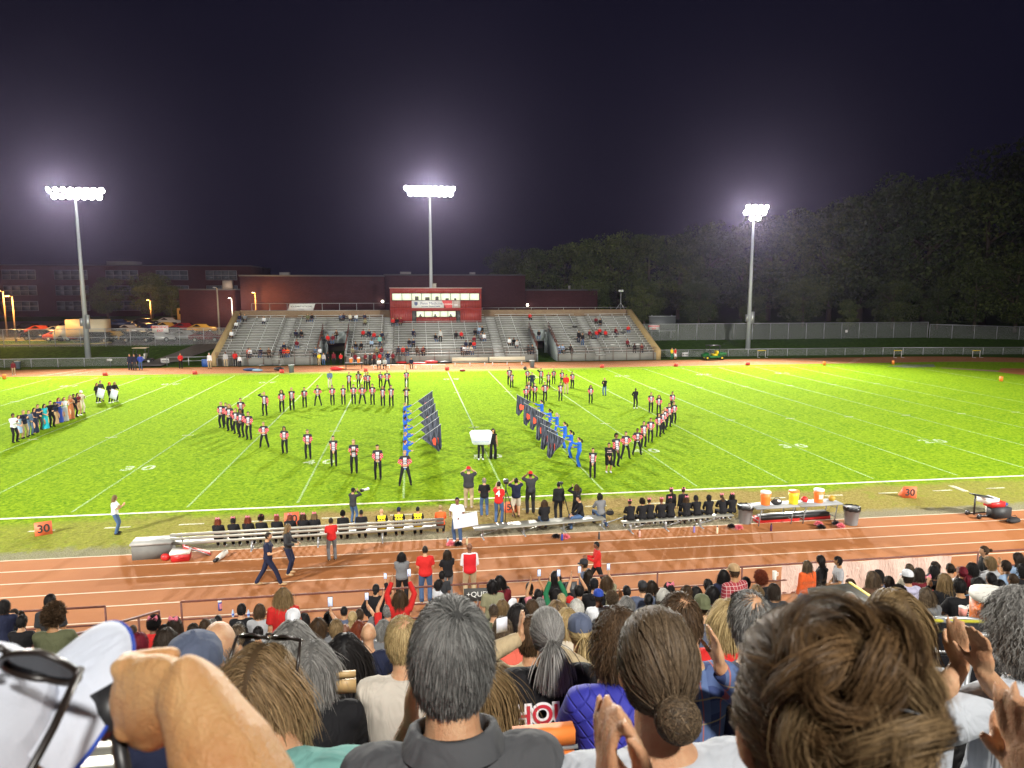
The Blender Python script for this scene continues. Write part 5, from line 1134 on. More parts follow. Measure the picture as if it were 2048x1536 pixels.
# colour guard in blue, arms stretched out with flags
GC = 'colour guard in blue'
M_FLAG = None
def flag_mat():
    m_, nt, b, t = newmat('navy_flag', .6, .3); O = t.outputs['Object']; c = ramp(nt, noise(nt, O, 3, 2, .5, .5, (7, 7, .5)), [(.38, (.006, .008, .015)), (.62, (.085, .095, .135))]); nt.links.new(c, b.inputs['Base Color']); return m_
M_FLAG = flag_mat(); M_HEART = mat('flag_emblem', (.75, .08, .04), .5)
def flag(label, hand, tip, tail, droop, side, seed):
    """pole from below the hand to the tip; cloth hangs from the pole's upper part"""
    hand = np.array(hand); tip = np.array(tip); f = thing('flag', label, 'flag', hand, group='navy flags of the colour guard'); d = _n(tip-hand); a = -d*.7; b_ = tip-hand
    q = MB(); q.tube([a, b_], .011, 8); q.ell(b_, .022, 8, 5); q.build('pole', STEEL, f, True)
    r = np.random.default_rng(seed); n, k = 16, 12; V = []; s0 = b_-d*1.25; dn = np.array((0, 0, -1.0)); fr = _n(np.cross(d, dn))
    for i in range(n+1):
        u = i/n; p = s0+(b_-s0)*u
        for j in range(k+1):
            v = j/k; L = droop*(1-.35*abs(u-.4)); V.append(p+dn*L*v*(.55+.6*u)+(b_-p)*np.array((1, 1, 0))*v*.72+np.array(tail)*v*.15+fr*.10*math.sin(u*19+v*2+seed)*v**.6)
    F = [(i*(k+1)+j, i*(k+1)+j+1, (i+1)*(k+1)+j+1, (i+1)*(k+1)+j) for i in range(n) for j in range(k)]
    link('cloth', mesh_np('cloth', V, F, [M_FLAG], smooth=True), f)
    # emblem: a heart sewn on
    cpt = np.array(V[(n//2)*(k+1)+k//2]); ex = _n(np.array(V[(n//2+2)*(k+1)+k//2])-cpt); ez = np.array((0, 0, 1.0)); ez = _n(ez-ex*(ex@ez)); nn = np.cross(ex, ez); H = []
    for i in range(24):
        t_ = 2*math.pi*i/24; hx = .16*math.sin(t_)**3; hz = (.13*math.cos(t_)-.05*math.cos(2*t_)-.02*math.cos(3*t_)); H.append((hx, hz))
    for sg in (-1, 1):
        o_ = cpt+nn*sg*.10; V2 = [o_+ex*x*1.3+ez*z*1.5 for x, z in H]; link('emblem', mesh_np('emblem', V2, [tuple(range(24))], [M_HEART]), f)
    return f
GL = [(148, 640, 415, 'blond', 'light'), (145, 722, 492, 'black', 'tan'), (150, 790, 565, 'black', 'brown'), (155, 880, 650, 'brown', 'light'), (152, 965, 716, 'blond', 'light'), (150, 1060, 802, 'red', 'light')]
for i, (u, v, t, hc_, sk_) in enumerate(GL):
    P_, p, h = fp(Z7, u, v, t, 'flag holder in blue, %s of the left line counted from the far end' % ordn[i], pose='reach', top='royal', leg='royal', lk='flare', hs='bun', hc=hc_, sk=sk_, rz=-math.pi/2+.1, group=GC)
    q = MB(); q.box((-.012, .02, .2), (.012, .125, .9)); 
    S_ = skel('reach'); s_ = h/1.735; rz_ = -math.pi/2+.1; c_, n_ = math.cos(rz_), math.sin(rz_); hw = S_['wrL']*s_; hand = p+np.array((hw[0]*c_-hw[1]*n_, hw[0]*n_+hw[1]*c_, hw[2]))+np.array((.08, 0, .02))
    flag('navy flag held by the %s flag holder of the left line' % ordn[i], hand, hand+np.array((1.35, -.1, .95)), (.25, 0, 0), 1.35, 1, i)
GR = [(1480, 615, 390, 'dark', 'light'), (1560, 700, 487, 'black', 'brown'), (1628, 745, 516, 'platinum', 'light'), (1705, 855, 602, 'brown', 'light'), (1765, 950, 682, 'black', 'tan'), (1845, 1035, 752, 'brown', 'light')]
for i, (u, v, t, hc_, sk_) in enumerate(GR):
    P_, p, h = fp(Z7, u, v, t, 'flag holder in blue, %s of the right line counted from the far end' % ordn[i], pose='reach', top='royal', leg='royal', lk='flare', hs='tail', hc=hc_, sk=sk_, rz=math.pi/2-.15, group=GC)
    S_ = skel('reach'); s_ = h/1.735; rz_ = math.pi/2-.15; c_, n_ = math.cos(rz_), math.sin(rz_); hw = S_['wrR']*s_; hw = S_['wrL']*s_; hand = p+np.array((hw[0]*c_-hw[1]*n_, hw[0]*n_+hw[1]*c_, hw[2]))+np.array((-.08, 0, .02))
    flag('navy flag held by the %s flag holder of the right line' % ordn[i], hand, hand+np.array((-1.25, -.45, .70)), (-.1, 0, 0), 1.45, -1, i+9)
# white side stripe on the blue trousers of the nearest rows is part of the cloth
# centre pair
P_, p, h = fp(Z7, 885, 970, 690, 'person in black behind a big white sign at midfield', pose='carry', top='black', leg='black', hs='long', hc='light', sk='light', shoes='white')
sg = thing('held_sign', 'big white poster board with lines of writing, held at midfield', 'poster', p+np.array((-.02, -.42, .98)), -.08)
q = MB(); sh = [(-.62, .62), (-.5, .74), (.48, .74), (.62, .6), (.5, -.02), (.38, -.08), (-.38, -.06), (-.48, .04)]; q.add([(x, 0, z) for x, z in sh]+[(x, .02, z) for x, z in sh], [tuple(range(8))[::-1], tuple(range(8, 16))]+[(i, (i+1) % 8, 8+(i+1) % 8, 8+i) for i in range(8)]); q.build('board', mat('poster_white', (.72, .76, .86), .6, var=.03), sg)
BLUEI = mat('blue_ink', (.20, .25, .55), .6)
for z_, tx, s_ in ((.60, 'HOMECOMING', .14), (.44, 'COURT', .13), (.26, 'CLASS OF', .11), (.10, 'CONGRATULATIONS', .09)): text(tx, s_, BLUEI, sg, (0, -.006, z_), (math.pi/2, 0, 0))
fp(Z7, 1005, 962, 667, 'woman in a black sleeveless jumpsuit with long dark hair at midfield', pose='stand', top='black', kind='tank', leg='black', lk='flare', hs='wavy', hc='black', sk='tan')
# court on the left
Z5 = lambda u, v: (u/3.656, 740+v/3.656)
CT = [(110, 528, 316, 'man in a white shirt and black trousers at the near end of the court line', dict(top='white', leg='black', hc='black', sk='brown', pose='clap')),
 (148, 505, 352, 'woman in a short pale blue dress beside the man in the white shirt', dict(top='lightblue', kind='dress', leg='lightblue', lk='skirt', hs='long', hc='brown', pose='clasp')),
 (185, 495, 292, 'man in a navy jacket and beige trousers, third in the court line', dict(top='navy', kind='jacket', leg='khaki', hc='blond', pose='clap')),
 (222, 478, 292, 'person in a blue suit, fourth in the court line', dict(top='steelblue', kind='jacket', leg='steelblue', hc='light', pose='clasp')),
 (262, 458, 275, 'woman in a navy gown, fifth in the court line', dict(top='navy', kind='dress', leg='navy', lk='gown', hs='long', hc='dark', pose='reach')),
 (288, 440, 250, 'man in a dark suit behind the navy gown', dict(top='navy', kind='jacket', leg='charcoal', hc='light', pose='clasp')),
 (336, 430, 247, 'woman in a turquoise gown in the middle of the court line', dict(top='turq', kind='dress', leg='turq', lk='gown', hs='long', hc='black', sk='light', pose='clasp')),
 (380, 415, 224, 'tall man in a black suit right of the turquoise gown', dict(top='black', kind='jacket', leg='black', hc='brown', pose='reach')),
 (410, 395, 232, 'woman in a dark blue and tan dress behind the black suit', dict(top='navy', leg='tan', lk='gown', hs='curly', hc='black', sk='brown', pose='clasp')),
 (440, 385, 200, 'woman with orange hair in a dark blue gown', dict(top='blue', kind='dress', leg='blue', lk='gown', hs='long', hc='red', pose='clap')),
 (480, 375, 197, 'woman in a white top and grey long skirt in the court line', dict(top='white', leg='lightgrey', lk='gown', hs='tail', hc='light', pose='clap')),
 (524, 357, 182, 'woman in a rust coloured gown near the far end of the court line', dict(top='rust', kind='dress', leg='rust', lk='gown', hs='long', hc='blond', pose='clap')),
 (548, 345, 174, 'man in black next to the rust coloured gown', dict(top='black', kind='jacket', leg='black', hc='black', sk='brown', pose='clasp')),
 (577, 332, 167, 'woman in a red top and tan skirt at the far end of the court line', dict(top='maroon', kind='short', leg='tan', lk='skirt', hs='long', hc='dark', pose='clap', shoes='white')),
 (602, 318, 150, 'person with a white hat and pale coat behind the far end of the court line', dict(top='cream', kind='coat', leg='cream', hs='short', hc='white', pose='clap', hat='white')),
 (716, 240, 93, 'red haired person in black, first left of the four sign carriers', dict(top='black', leg='black', hs='long', hc='red', pose='carry', shoes='white')),
 (742, 230, 76, 'person in beige trousers behind the first white card', dict(top='charcoal', leg='khaki', hc='light', pose='carry')),
 (808, 240, 88, 'person with orange headscarf in black, third of the four sign carriers', dict(top='black', leg='black', hs='long', hc='red', pose='carry', shoes='white', hat='orange')),
 (846, 230, 84, 'blond person in black, right one of the four sign carriers', dict(top='black', leg='black', hs='long', hc='blond', pose='carry', shoes='white'))]
for u, v, t, lab, k in CT: fp(Z5, u, v, t, lab, rz=-math.pi/2-.5, **k)
for u, v, lab in ((735, 170, 'tilted white card carried by the left pair of sign carriers'), (832, 178, 'tilted white card carried by the right pair of sign carriers')):
    px, py = Z5(u, v); p = GY(px, py, G(*Z5(u, 242))[1]-.35); sg = thing('held_card', lab, 'poster', p, -.25); q = MB(); q.box((-.30, 0, -.38), (.30, .02, .38)); o = q.build('board', mat('poster_white', (.72, .76, .86), .6, var=.03), sg); o.rotation_euler = (0, R(18), 0)
    text('Escort', .14, BLUEI, o, (0, -.006, .15), (math.pi/2, 0, 0)); text('Court', .12, BLUEI, o, (0, -.006, -.08), (math.pi/2, 0, 0))
p, h = F0(233, 1068, 990)
person('woman with long blond hair, white T-shirt and jeans clapping beyond the near side line', (p[0], p[1], 0), -math.pi/2+.2, 'clap', h, 'white', 'short', 'jeans', hs='long', hc='light', sk='light', hn=1200, hq=1.6, w=1.05, shoes='black')
# ================================================================ NEAR SIDE LINE: BENCHES, TABLES, PEOPLE
def bench(name, label, a, b_, h=.45, back=True, wide=.26, gap=2.3, rise=0.0):
    a = np.array(a, float); b_ = np.array(b_, float); L = np.linalg.norm(b_-a); rz = math.atan2(b_[1]-a[1], b_[0]-a[0]); f = thing(name, label, 'bench', (a[0], a[1], 0), rz)
    q = MB(); q.box((0, -wide/2, h-.04), (L, wide/2, h)); q.build('seat', ALU, f)
    if back:
        for z in (h+.13, h+.27): q = MB(); q.box((0, -wide/2-.12, z), (L, -wide/2-.085, z+.10)); q.build('backrest', ALU, f)
        if wide > .2: q = MB(); q.box((0, -wide/2-.05, h-.06), (L, -wide/2-.02, h+.04)); q.build('edge_plank', ALU, f)
    for x in np.arange(.35, L, gap):
        q = MB(); q.bar((x, -.30, 0), (x, .30, 0), .05); q.bar((x, 0, 0), (x, 0, h-.05), .06)
        if back: q.bar((x, -.05, h-.1), (x, -wide/2-.06, h+.36), .04); q.bar((x, -.25, .02), (x, -.05, h-.1), .04)
        else: q.bar((x, .22, .02), (x+.9, 0, h-.08), .03)
        q.build('leg', STEEL, f)
    return f
bA, bB = np.array((-12.55, -5.15)), np.array((-3.05, -4.75))
bench('team_bench', 'long aluminium bench with backrest beside the track, left of midfield', bA, bB)
bench('flat_bench', 'wide flat aluminium bench without backrest at midfield', (-1.95, -5.1), (3.2, -4.55), h=.42, back=False, wide=.62, gap=1.6)
bench('flat_bench', 'backless bench under the row of cheerleaders', (3.75, -5.25), (8.35, -4.95), h=.42, back=False, wide=.32, gap=1.45)
def table(label, p, rz):
    t_ = thing('folding_table', label, 'table', (p[0], p[1], 0), rz); q = MB(); q.box((-.92, -.38, .70), (.92, .38, .745)); q.build('tabletop', mat('table_grey', (.30, .31, .32), .5, var=.15), t_)
    for x in (-.7, .7):
        q = MB(); q.bar((x-.1, -.32, 0), (x, -.32, .70), .03); q.bar((x-.1, .32, 0), (x, .32, .70), .03); q.bar((x-.07, -.32, .2), (x-.07, .32, .2), .025); q.bar((x, -.32, .55), (x*.4, 0, .70), .02); q.build('leg', GREYP, t_)
    return t_
table('grey folding table under the orange drink cooler, beside the left trash can', (10.05, -5.0), .05); table('grey folding table under the yellow and orange coolers', (11.95, -4.95), .05)
def cooler(label, p, col, lid, s=1.0, tap=True, rz=math.pi, cat='drink cooler', logo=False):
    c = thing('drink_cooler', label, cat, p, rz); c.scale = (s,)*3; q = MB(); q.lathe([(.165, 0), (.175, .03), (.185, .3), (.195, .48)], n=24); q.build('tank', col, c, True)
    q = MB(); q.lathe([(.200, .48), (.206, .50), (.200, .545), (.13, .56), (.001, .565)], n=24); q.build('lid', lid, c, True)
    if tap: q = MB(); q.bar((0, -.185, .06), (0, -.24, .06), .04); q.bar((0, -.235, .08), (0, -.235, .02), .03); q.build('tap', WHITE, c)
    for x in (-1, 1): q = MB(); q.box((x*.19-.02, -.05, .38), (x*.19+.02, .05, .42)); q.build('handle', col, c)
    if logo: q = MB(); q.lathe([(.187, .17), (.1925, .36)], n=24); V, F = q.arr(); keep = [f for f in F if len(f) == 4 and np.mean([V[i][1] for i in f]) > .15 and abs(np.mean([V[i][0] for i in f])) < .1]; link('logo', mesh_np('logo', V, keep, [mat('pale_print', (.8, .6, .5), .5)]), c)
    return c
LIDW = mat('lid_white', (.74, .72, .66), .5); YEL = mat('yellow_plastic', (.80, .62, .02), .45)
def T(px, py, Y, z): p = GY(px, py, Y); return (p[0], Y, z)
cooler('orange drink cooler with a white lid on the left table', T(1530, 1020, -4.95, .745), ORANGE, LIDW)
cooler('yellow drink cooler with an orange lid on the right table', T(1586, 1020, -5.0, .745), YEL, ORANGE)
cooler('orange drink cooler with a printed front on the right table', T(1636, 1018, -4.95, .745), ORANGE, LIDW, logo=True)
def helmet(label, p, col, rz=0.0):
    h_ = thing('football_helmet', label, 'helmet', p, rz); q = MB(); V, F = ell_np((0, 0, .12), (.12, .14, .13), 18, 12); V = np.array(V); keep = [f for f in F if not all(V[i][1] > .05 and V[i][2] < .12 for i in f) and not all(V[i][2] < .03 for i in f)]; q.add(V, keep); q.build('shell', col, h_, True)
    q = MB()
    for z in (.03, .07): q.tube([(-.11, .06, z+.02), (-.07, .16, z), (.07, .16, z), (.11, .06, z+.02)], .008, 6)
    q.build('face_guard', STEEL, h_)
q_ = T(1608, 1018, -4.9, .745); helmet('red football helmet lying between the yellow and orange coolers', q_, RED, 1.0)
q_ = T(1662, 1020, -4.9, .745); helmet('small dark yellow helmet at the right end of the tables', q_, mat('mustard', (.45, .28, .02), .4), .4)
def bag(label, p, s, m_, rz=0.0, name='bag', cat='bag', strap=True, white=None):
    b = thing(name, label, cat, p, rz); v = fuse([ell_np((0, 0, s[2]*.5), (s[0], s[1], s[2]*.5), 14, 8), ell_np((s[0]*.3, 0, s[2]*.45), (s[0]*.65, s[1]*1.05, s[2]*.42), 12, 8)], min(s)*.12, 2); v.materials.append(m_); link('body', v, b)
    if strap: q = MB(); q.tube([(-s[0]*.7, 0, s[2]*.8), (-s[0]*.3, 0, s[2]*1.25), (s[0]*.3, 0, s[2]*1.25), (s[0]*.7, 0, s[2]*.8)], .012, 6); q.build('strap', DARK, b)
    if white: q = MB(); q.ell((s[0]*.2, -s[1]*.5, s[2]*.75), (s[0]*.4, s[1]*.5, s[2]*.22), 10, 6); q.build('panel', WHITE, b, True)
    return b
bag('black and white sports bag on the left table', T(1552, 1022, -5.05, .745), (.24, .14, .24), mat('black_fabric', (.015, .015, .017), .8), white=True)
def bin_(label, p, h=.72):
    t_ = thing('trash_can', label, 'trash can', (p[0], p[1], 0)); q = MB(); q.lathe([(.225, 0), (.235, .03), (.29, h-.06), (.31, h-.05), (.31, h)], n=24); q.build('barrel', mat('bin_grey', (.20, .205, .21), .55, var=.12), t_, True)
    V = []; F = []; n = 24
    for j, (r_, z) in enumerate(((.325, h-.12), (.33, h+.01), (.30, h+.03), (.26, h-.1))):
        for i in range(n): a = 2*math.pi*i/n; V.append(((r_+.012*math.sin(i*5+j))*math.cos(a), (r_+.012*math.sin(i*7+j))*math.sin(a), z+.02*math.sin(i*3.7)))
    for j in range(3):
        for i in range(n): F.append((j*n+i, j*n+(i+1) % n, (j+1)*n+(i+1) % n, (j+1)*n+i))
    F.append(tuple(3*n+i for i in range(n))); link('liner', mesh_np('liner', V, F, [mat('bin_liner', (.012, .012, .013), .3)]), t_)
    for x in (-1, 1): q = MB(); q.box((x*.30-.03, -.06, h-.16), (x*.30+.03, .06, h-.12)); q.build('handle', mat('bin_grey', 0, 0), t_)
bin_('grey trash can with black liner left of the cooler tables', G(1490, 1046)); bin_('grey trash can with black liner at the right end of the cooler tables', G(1702, 1049))
# yard markers: orange wedge with the yard number
def marker(label, p, num, rz=0.0, s=1.0, small=False):
    m_ = thing('yard_marker', label, 'yard marker', p, rz, 'orange yard markers'); m_.scale = (s,)*3; q = MB(); w_, d_, h_ = .28, .26, .52
    q.add([(-w_, -.02, 0), (w_, -.02, 0), (w_, .0, h_), (-w_, .0, h_), (-w_, d_*2, 0), (w_, d_*2, 0)], [(0, 1, 2, 3), (1, 5, 2), (5, 4, 3, 2), (4, 0, 3), (0, 4, 5, 1)]); q.build('wedge', mat('marker_orange', (.85, .16, .07), .5, var=.05), m_)
    text(num, .42, M_INK, m_, (0, -.028, .25), (math.pi/2-.03, 0, 0), bold=.01)
marker('orange wedge marker reading 30 at the left end of the near side line', G(88, 1070), '30', .45, 1.0); marker('orange wedge marker reading 40 behind the seated cheerleaders', G(584, 1050), '40', .2, 1.0); marker('orange wedge marker reading 30 on the dry grass right of the tables', G(1819, 996), '30', -.25, 1.0)
mk = marker('orange wedge marker reading 50 between the photographer and the man in navy', G(1022, 1025), '50', 0, .9)
for x, nm in ((-40, '10'), (-30, '20'), (-20, '30'), (-10, '40'), (0, '50'), (20, '30'), (30, '20'), (40, '10')):
    m_ = thing('yard_marker', 'small orange marker reading %s along the far touchline, %s' % (nm, 'left half' if x < 0 else 'right half' if x else 'at midfield'), 'yard marker', (x*YD, 50.15, 0), group='orange yard markers', scale=.78); q = MB(); q.add([(-.28, -.02, 0), (.28, -.02, 0), (.28, 0, .5), (-.28, 0, .5), (-.28, .5, 0), (.28, .5, 0)], [(0, 1, 2, 3), (1, 5, 2), (5, 4, 3, 2), (4, 0, 3), (0, 4, 5, 1)]); q.build('wedge', mat('marker_red', (.75, .06, .04), .5), m_); text(nm, .42, M_INK, m_, (0, -.028, .25), (math.pi/2-.03, 0, 0))
for x, y, lab in ((-50*YD, FWID, 'orange pylon at the far left goal line corner'), (50*YD, FWID, 'orange pylon at the far right goal line corner'), (60*YD, FWID, 'orange pylon at the far right end line corner'), (60*YD, FWID-16.26, 'orange pylon at the right edge on the end line')):
    p = thing('pylon', lab, 'pylon', (x, y, 0)); q = MB(); q.box((-.12, -.12, 0), (.12, .12, .5)); q.build('post', mat('pylon_orange', (.9, .25, .03), .5), p); q = MB(); q.box((-.124, -.124, .36), (.124, .124, .40)); q.build('band', mat('pylon_band', (.85, .45, .2), .5), p)
# bottles, pompoms, bits on the track
def bottle(label, px, py, col, h=.26, z=0.0, Y=None, r=.04):
    p = G(px, py, z) if Y is None else GY(px, py, Y); b = thing('water_bottle', label, 'bottle', p); q = MB(); q.lathe([(r*.9, 0), (r, .01), (r, h*.72), (r*.6, h*.84)], n=12); q.build('body', mat('bottle_'+'%02x%02x%02x' % tuple(int(c*255) for c in col), col, .3), b, True); q = MB(); q.lathe([(r*.62, h*.84), (r*.62, h), (.001, h)], n=12); q.build('cap', DARK, b)
def pompom(label, px, py, m_, r=.17):
    p = G(px, py); o = thing('pompom', label, 'pompom', (p[0], p[1], 0)); rr = np.random.default_rng(int(px)); n = 420; d = _nn(rr.normal(size=(n, 3))); d[:, 2] = np.abs(d[:, 2])*.9; a = _nn(np.cross(d, rr.normal(size=(n, 3)))); c = np.array((0, 0, r*.55)); L = r*rr.uniform(.6, 1.15, n)[:, None]
    Q = np.stack([c+d*.01, c+d*L*.5+a*.012, c+d*L+np.array((0, 0, -.03))], 1); Q[:, :, 2] = np.maximum(Q[:, :, 2], .01); me = ribbons(Q, np.zeros(n), rr, .013, m_, 'strips', taper=False, centre=c); link('strips', me, o); q = MB(); q.ell(c, r*.35, 10, 6); q.build('core', m_, o)
PK, BK = mat('pompom_pink', (.80, .20, .25), .4), mat('pompom_black', (.012, .012, .014), .35)
for lab, px, py, m_ in (('pink pompom on the track below the man in white', 901, 1093, PK), ('black pompom on the track below the man in white', 916, 1094, BK), ('black pompom under the midfield bench', 1112, 1078, BK), ('pink pompom under the midfield bench', 1131, 1079, PK), ('black pompom under the right end of the cheerleader bench', 1463, 1058, BK), ('pink pompom at the right end of the cheerleader bench', 1477, 1060, PK),
 ('pink pompom under the left half of the cooler tables', 1637, 1053, PK), ('black pompom under the cooler tables', 1642, 1059, BK), ('black pompom by the foot of the right trash can', 1672, 1052, BK), ('pink pompom by the foot of the right trash can', 1681, 1057, PK)): pompom(lab, px, py, m_)
for lab, px, py, col in (('clear bottle beside the pink pompom below the man in white', 896, 1090, (.4, .45, .5)), ('tan bottle standing on the track behind the man in the red vest', 934, 1090, (.5, .42, .25)), ('blue bottle between the pompoms under the midfield bench', 1124, 1081, (.02, .06, .35)), ('black bottle with grey cap on the track between the two benches', 1198, 1079, (.05, .05, .05)),
 ('pale pink bottle in front of the cheerleader bench', 1279, 1074, (.7, .4, .35)), ('purple bottle in front of the middle of the cheerleader bench', 1388, 1065, (.25, .2, .5)), ('tall cream bottle near the right leg of the cheerleader bench', 1434, 1067, (.75, .65, .45)), ('dark purple bottle alone under the left table', 1542, 1062, (.08, .02, .08))): bottle(lab, px, py, col, .3)
# box, cooler box, cart
t_ = thing('storage_box', 'grey weathered storage box at the left end of the long bench', 'storage box', (-13.15, -5.25, 0), .05)
q = MB(); q.box((-.62, -.32, 0), (.62, .32, .52)); q.build('bin', mat('box_grey', (.14, .14, .13), .7, var=.25, scale=3), t_); q = MB(); q.box((-.66, -.36, .52), (.66, .36, .60)); q.build('lid', mat('box_lid', (.33, .33, .31), .6, var=.2), t_)
def icebox(label, p, s, body, lid, rz=0.0):
    c = thing('cooler_box', label, 'cooler box', (p[0], p[1], 0), rz); x, y, z = s; q = MB(); q.add([(-x*.92, -y*.92, 0), (x*.92, -y*.92, 0), (x*.92, y*.92, 0), (-x*.92, y*.92, 0), (-x, -y, z), (x, -y, z), (x, y, z), (-x, y, z)], [(3, 2, 1, 0), (4, 5, 6, 7), (0, 1, 5, 4), (1, 2, 6, 5), (2, 3, 7, 6), (3, 0, 4, 7)]); q.build('tub', body, c)
    q = MB(); q.box((-x-.02, -y-.02, z), (x+.02, y+.02, z+.09)); q.build('lid', lid, c); q = MB(); q.box((-x*.5, -y-.05, z*.55), (x*.5, -y-.0, z*.65)); q.build('handle', body, c)
icebox('red cooler box with a white lid beside the grey storage box', (-12.1, -5.75), (.30, .22, .27), RED, LIDW, .1); icebox('white cooler box with a blue lid at the right edge of the track', (19.9, -5.15), (.32, .22, .36), LIDW, mat('lid_blue', (.03, .06, .25), .5), .1)
bag('small red bag leaning on the red cooler box', (-12.62, -5.75, 0), (.15, .12, .26), RED, strap=False); bag('black equipment bag on the track at the right edge', (*G(2026, 1046)[:2], 0), (.36, .18, .24), mat('black_fabric', (.015, .015, .017), .8), .3)
ct = thing('equipment_cart', 'black two-wheeled equipment trolley with red toolbox at the right end of the track', 'trolley', (*G(1965, 1033)[:2], 0), .1)
q = MB(); q.bar((-.45, 0, .12), (-.45, 0, .95), .05); q.bar((-.6, 0, .98), (.3, -.05, .80), .35, .04); q.bar((-.45, -.2, .1), (.4, -.2, .1), .04); q.bar((-.45, .2, .1), (.4, .2, .1), .04); q.build('frame', DARK, ct)
for y in (-.28, .28): q = MB(); q.tube([(-.45, y, .11), (-.45, y+.05, .11)], .11, 12); q.build('wheel', DARK, ct)
q = MB(); q.box((-.1, -.25, .60), (.5, .25, .80)); q.box((-.15, -.2, .8), (.1, .15, .86)); q.build('tray', WHITE, ct); q = MB(); q.box((.1, -.32, .45), (.75, .1, .66)); q.build('toolbox', RED, ct); q = MB(); q.box((.15, -.45, 0), (.95, -.02, .44)); q.build('crate', mat('crate_black', (.02, .022, .025), .6), ct)
hl = thing('folded_chair', 'red folding chair collapsed under the long bench', 'chair', (*G(392, 1112)[:2], 0), .5); q = MB(); q.bar((-.4, 0, .45), (.45, -.1, .03), .32, .03); q.build('seat', RED, hl); q = MB(); q.bar((-.35, .15, .4), (.5, .1, .02), .03); q.bar((-.4, -.15, .5), (.4, -.3, .02), .03); q.build('leg', STEEL, hl)
wb = thing('prosthetic_pads', 'bundle of cream and black leg pads lying on the track under the bench', 'leg pads', (*G(444, 1116)[:2], 0), .9); q = MB(); q.tube([(-.25, -.1, .09), (0, 0, .10), (.25, .1, .12)], [.08, .10, .09], 12); q.build('pad', LIDW, wb, True); q = MB(); q.tube([(-.42, -.16, .06), (-.25, -.1, .08)], [.07, .06], 10); q.build('foot', DARK, wb, True)
tb = thing('equipment_bags', 'row of red and black kit under the cooler tables', 'kit bag', (11.0, -4.75, 0), .03); q = MB(); q.box((-1.6, -.25, 0), (.2, .15, .22)); q.box((.4, -.2, 0), (1.6, .15, .16)); q.build('body', RED, tb); q = MB(); q.box((-1.5, -.3, .16), (1.5, .1, .30), rz=.02); q.build('cover', DARK, tb)

# ---- seated on the long bench (heads in the photo, bench line in the place)
Z1 = lambda u, v: (200+u/3.938, 960+v/3.938); Z2 = lambda u, v: (640+u/3.938, 900+v/3.938); Z3 = lambda u, v: (1100+u/4.096, 920+v/4.096)
def on_bench(Zf, u, v, lab, Y, pose='sit', rz=0.0, h=None, **k):
    px, py = Zf(u, v); H = GY(px, py, Y+.06); s0 = skel(pose)['head'][2]; h = h or float(np.clip(H[2]/s0*1.735, 1.5, 1.85))
    o = at_head(H, pose, h, rz); k.setdefault('hn', 500); k.setdefault('hq', 2.0)
    return person(lab, (o[0], Y-.02, max(0.0, .42-.445*h/1.735)), rz, pose, h, **k)
lY = lambda px: float(bA[1]+(bB[1]-bA[1])*np.clip((px-345)/545, 0, 1))
GCH = 'cheerleaders seated on the benches'
for u, v, hs_, hc_, lab in ((930, 360, 'long', 'red', 'first from the left on the long bench, dark red ponytail'), (1050, 335, 'curly', 'black', 'second from the left on the long bench, short black hair'), (1165, 325, 'wavy', 'red', 'third from the left on the long bench, reddish curls'),
        (1270, 340, 'bigafro', 'dark', 'fourth from the left on the long bench, wide dark hair'), (1392, 312, 'curly', 'red', 'fifth from the left on the long bench, ginger hair'), (1497, 322, 'curly', 'red', 'hidden behind the woman carrying flowers'), (1600, 320, 'wavy', 'brown', 'seventh on the long bench, long brown curls'), (1690, 330, 'long', 'light', 'eighth on the long bench, beside the man in the red shirt')):
    px, py = Z1(u, v); on_bench(Z1, u, v, 'cheerleader with pink bow, '+lab, lY(px), top='black', leg='black', hs=hs_, hc=hc_, sk='tan', bow=True, shoes='white', group=GCH)
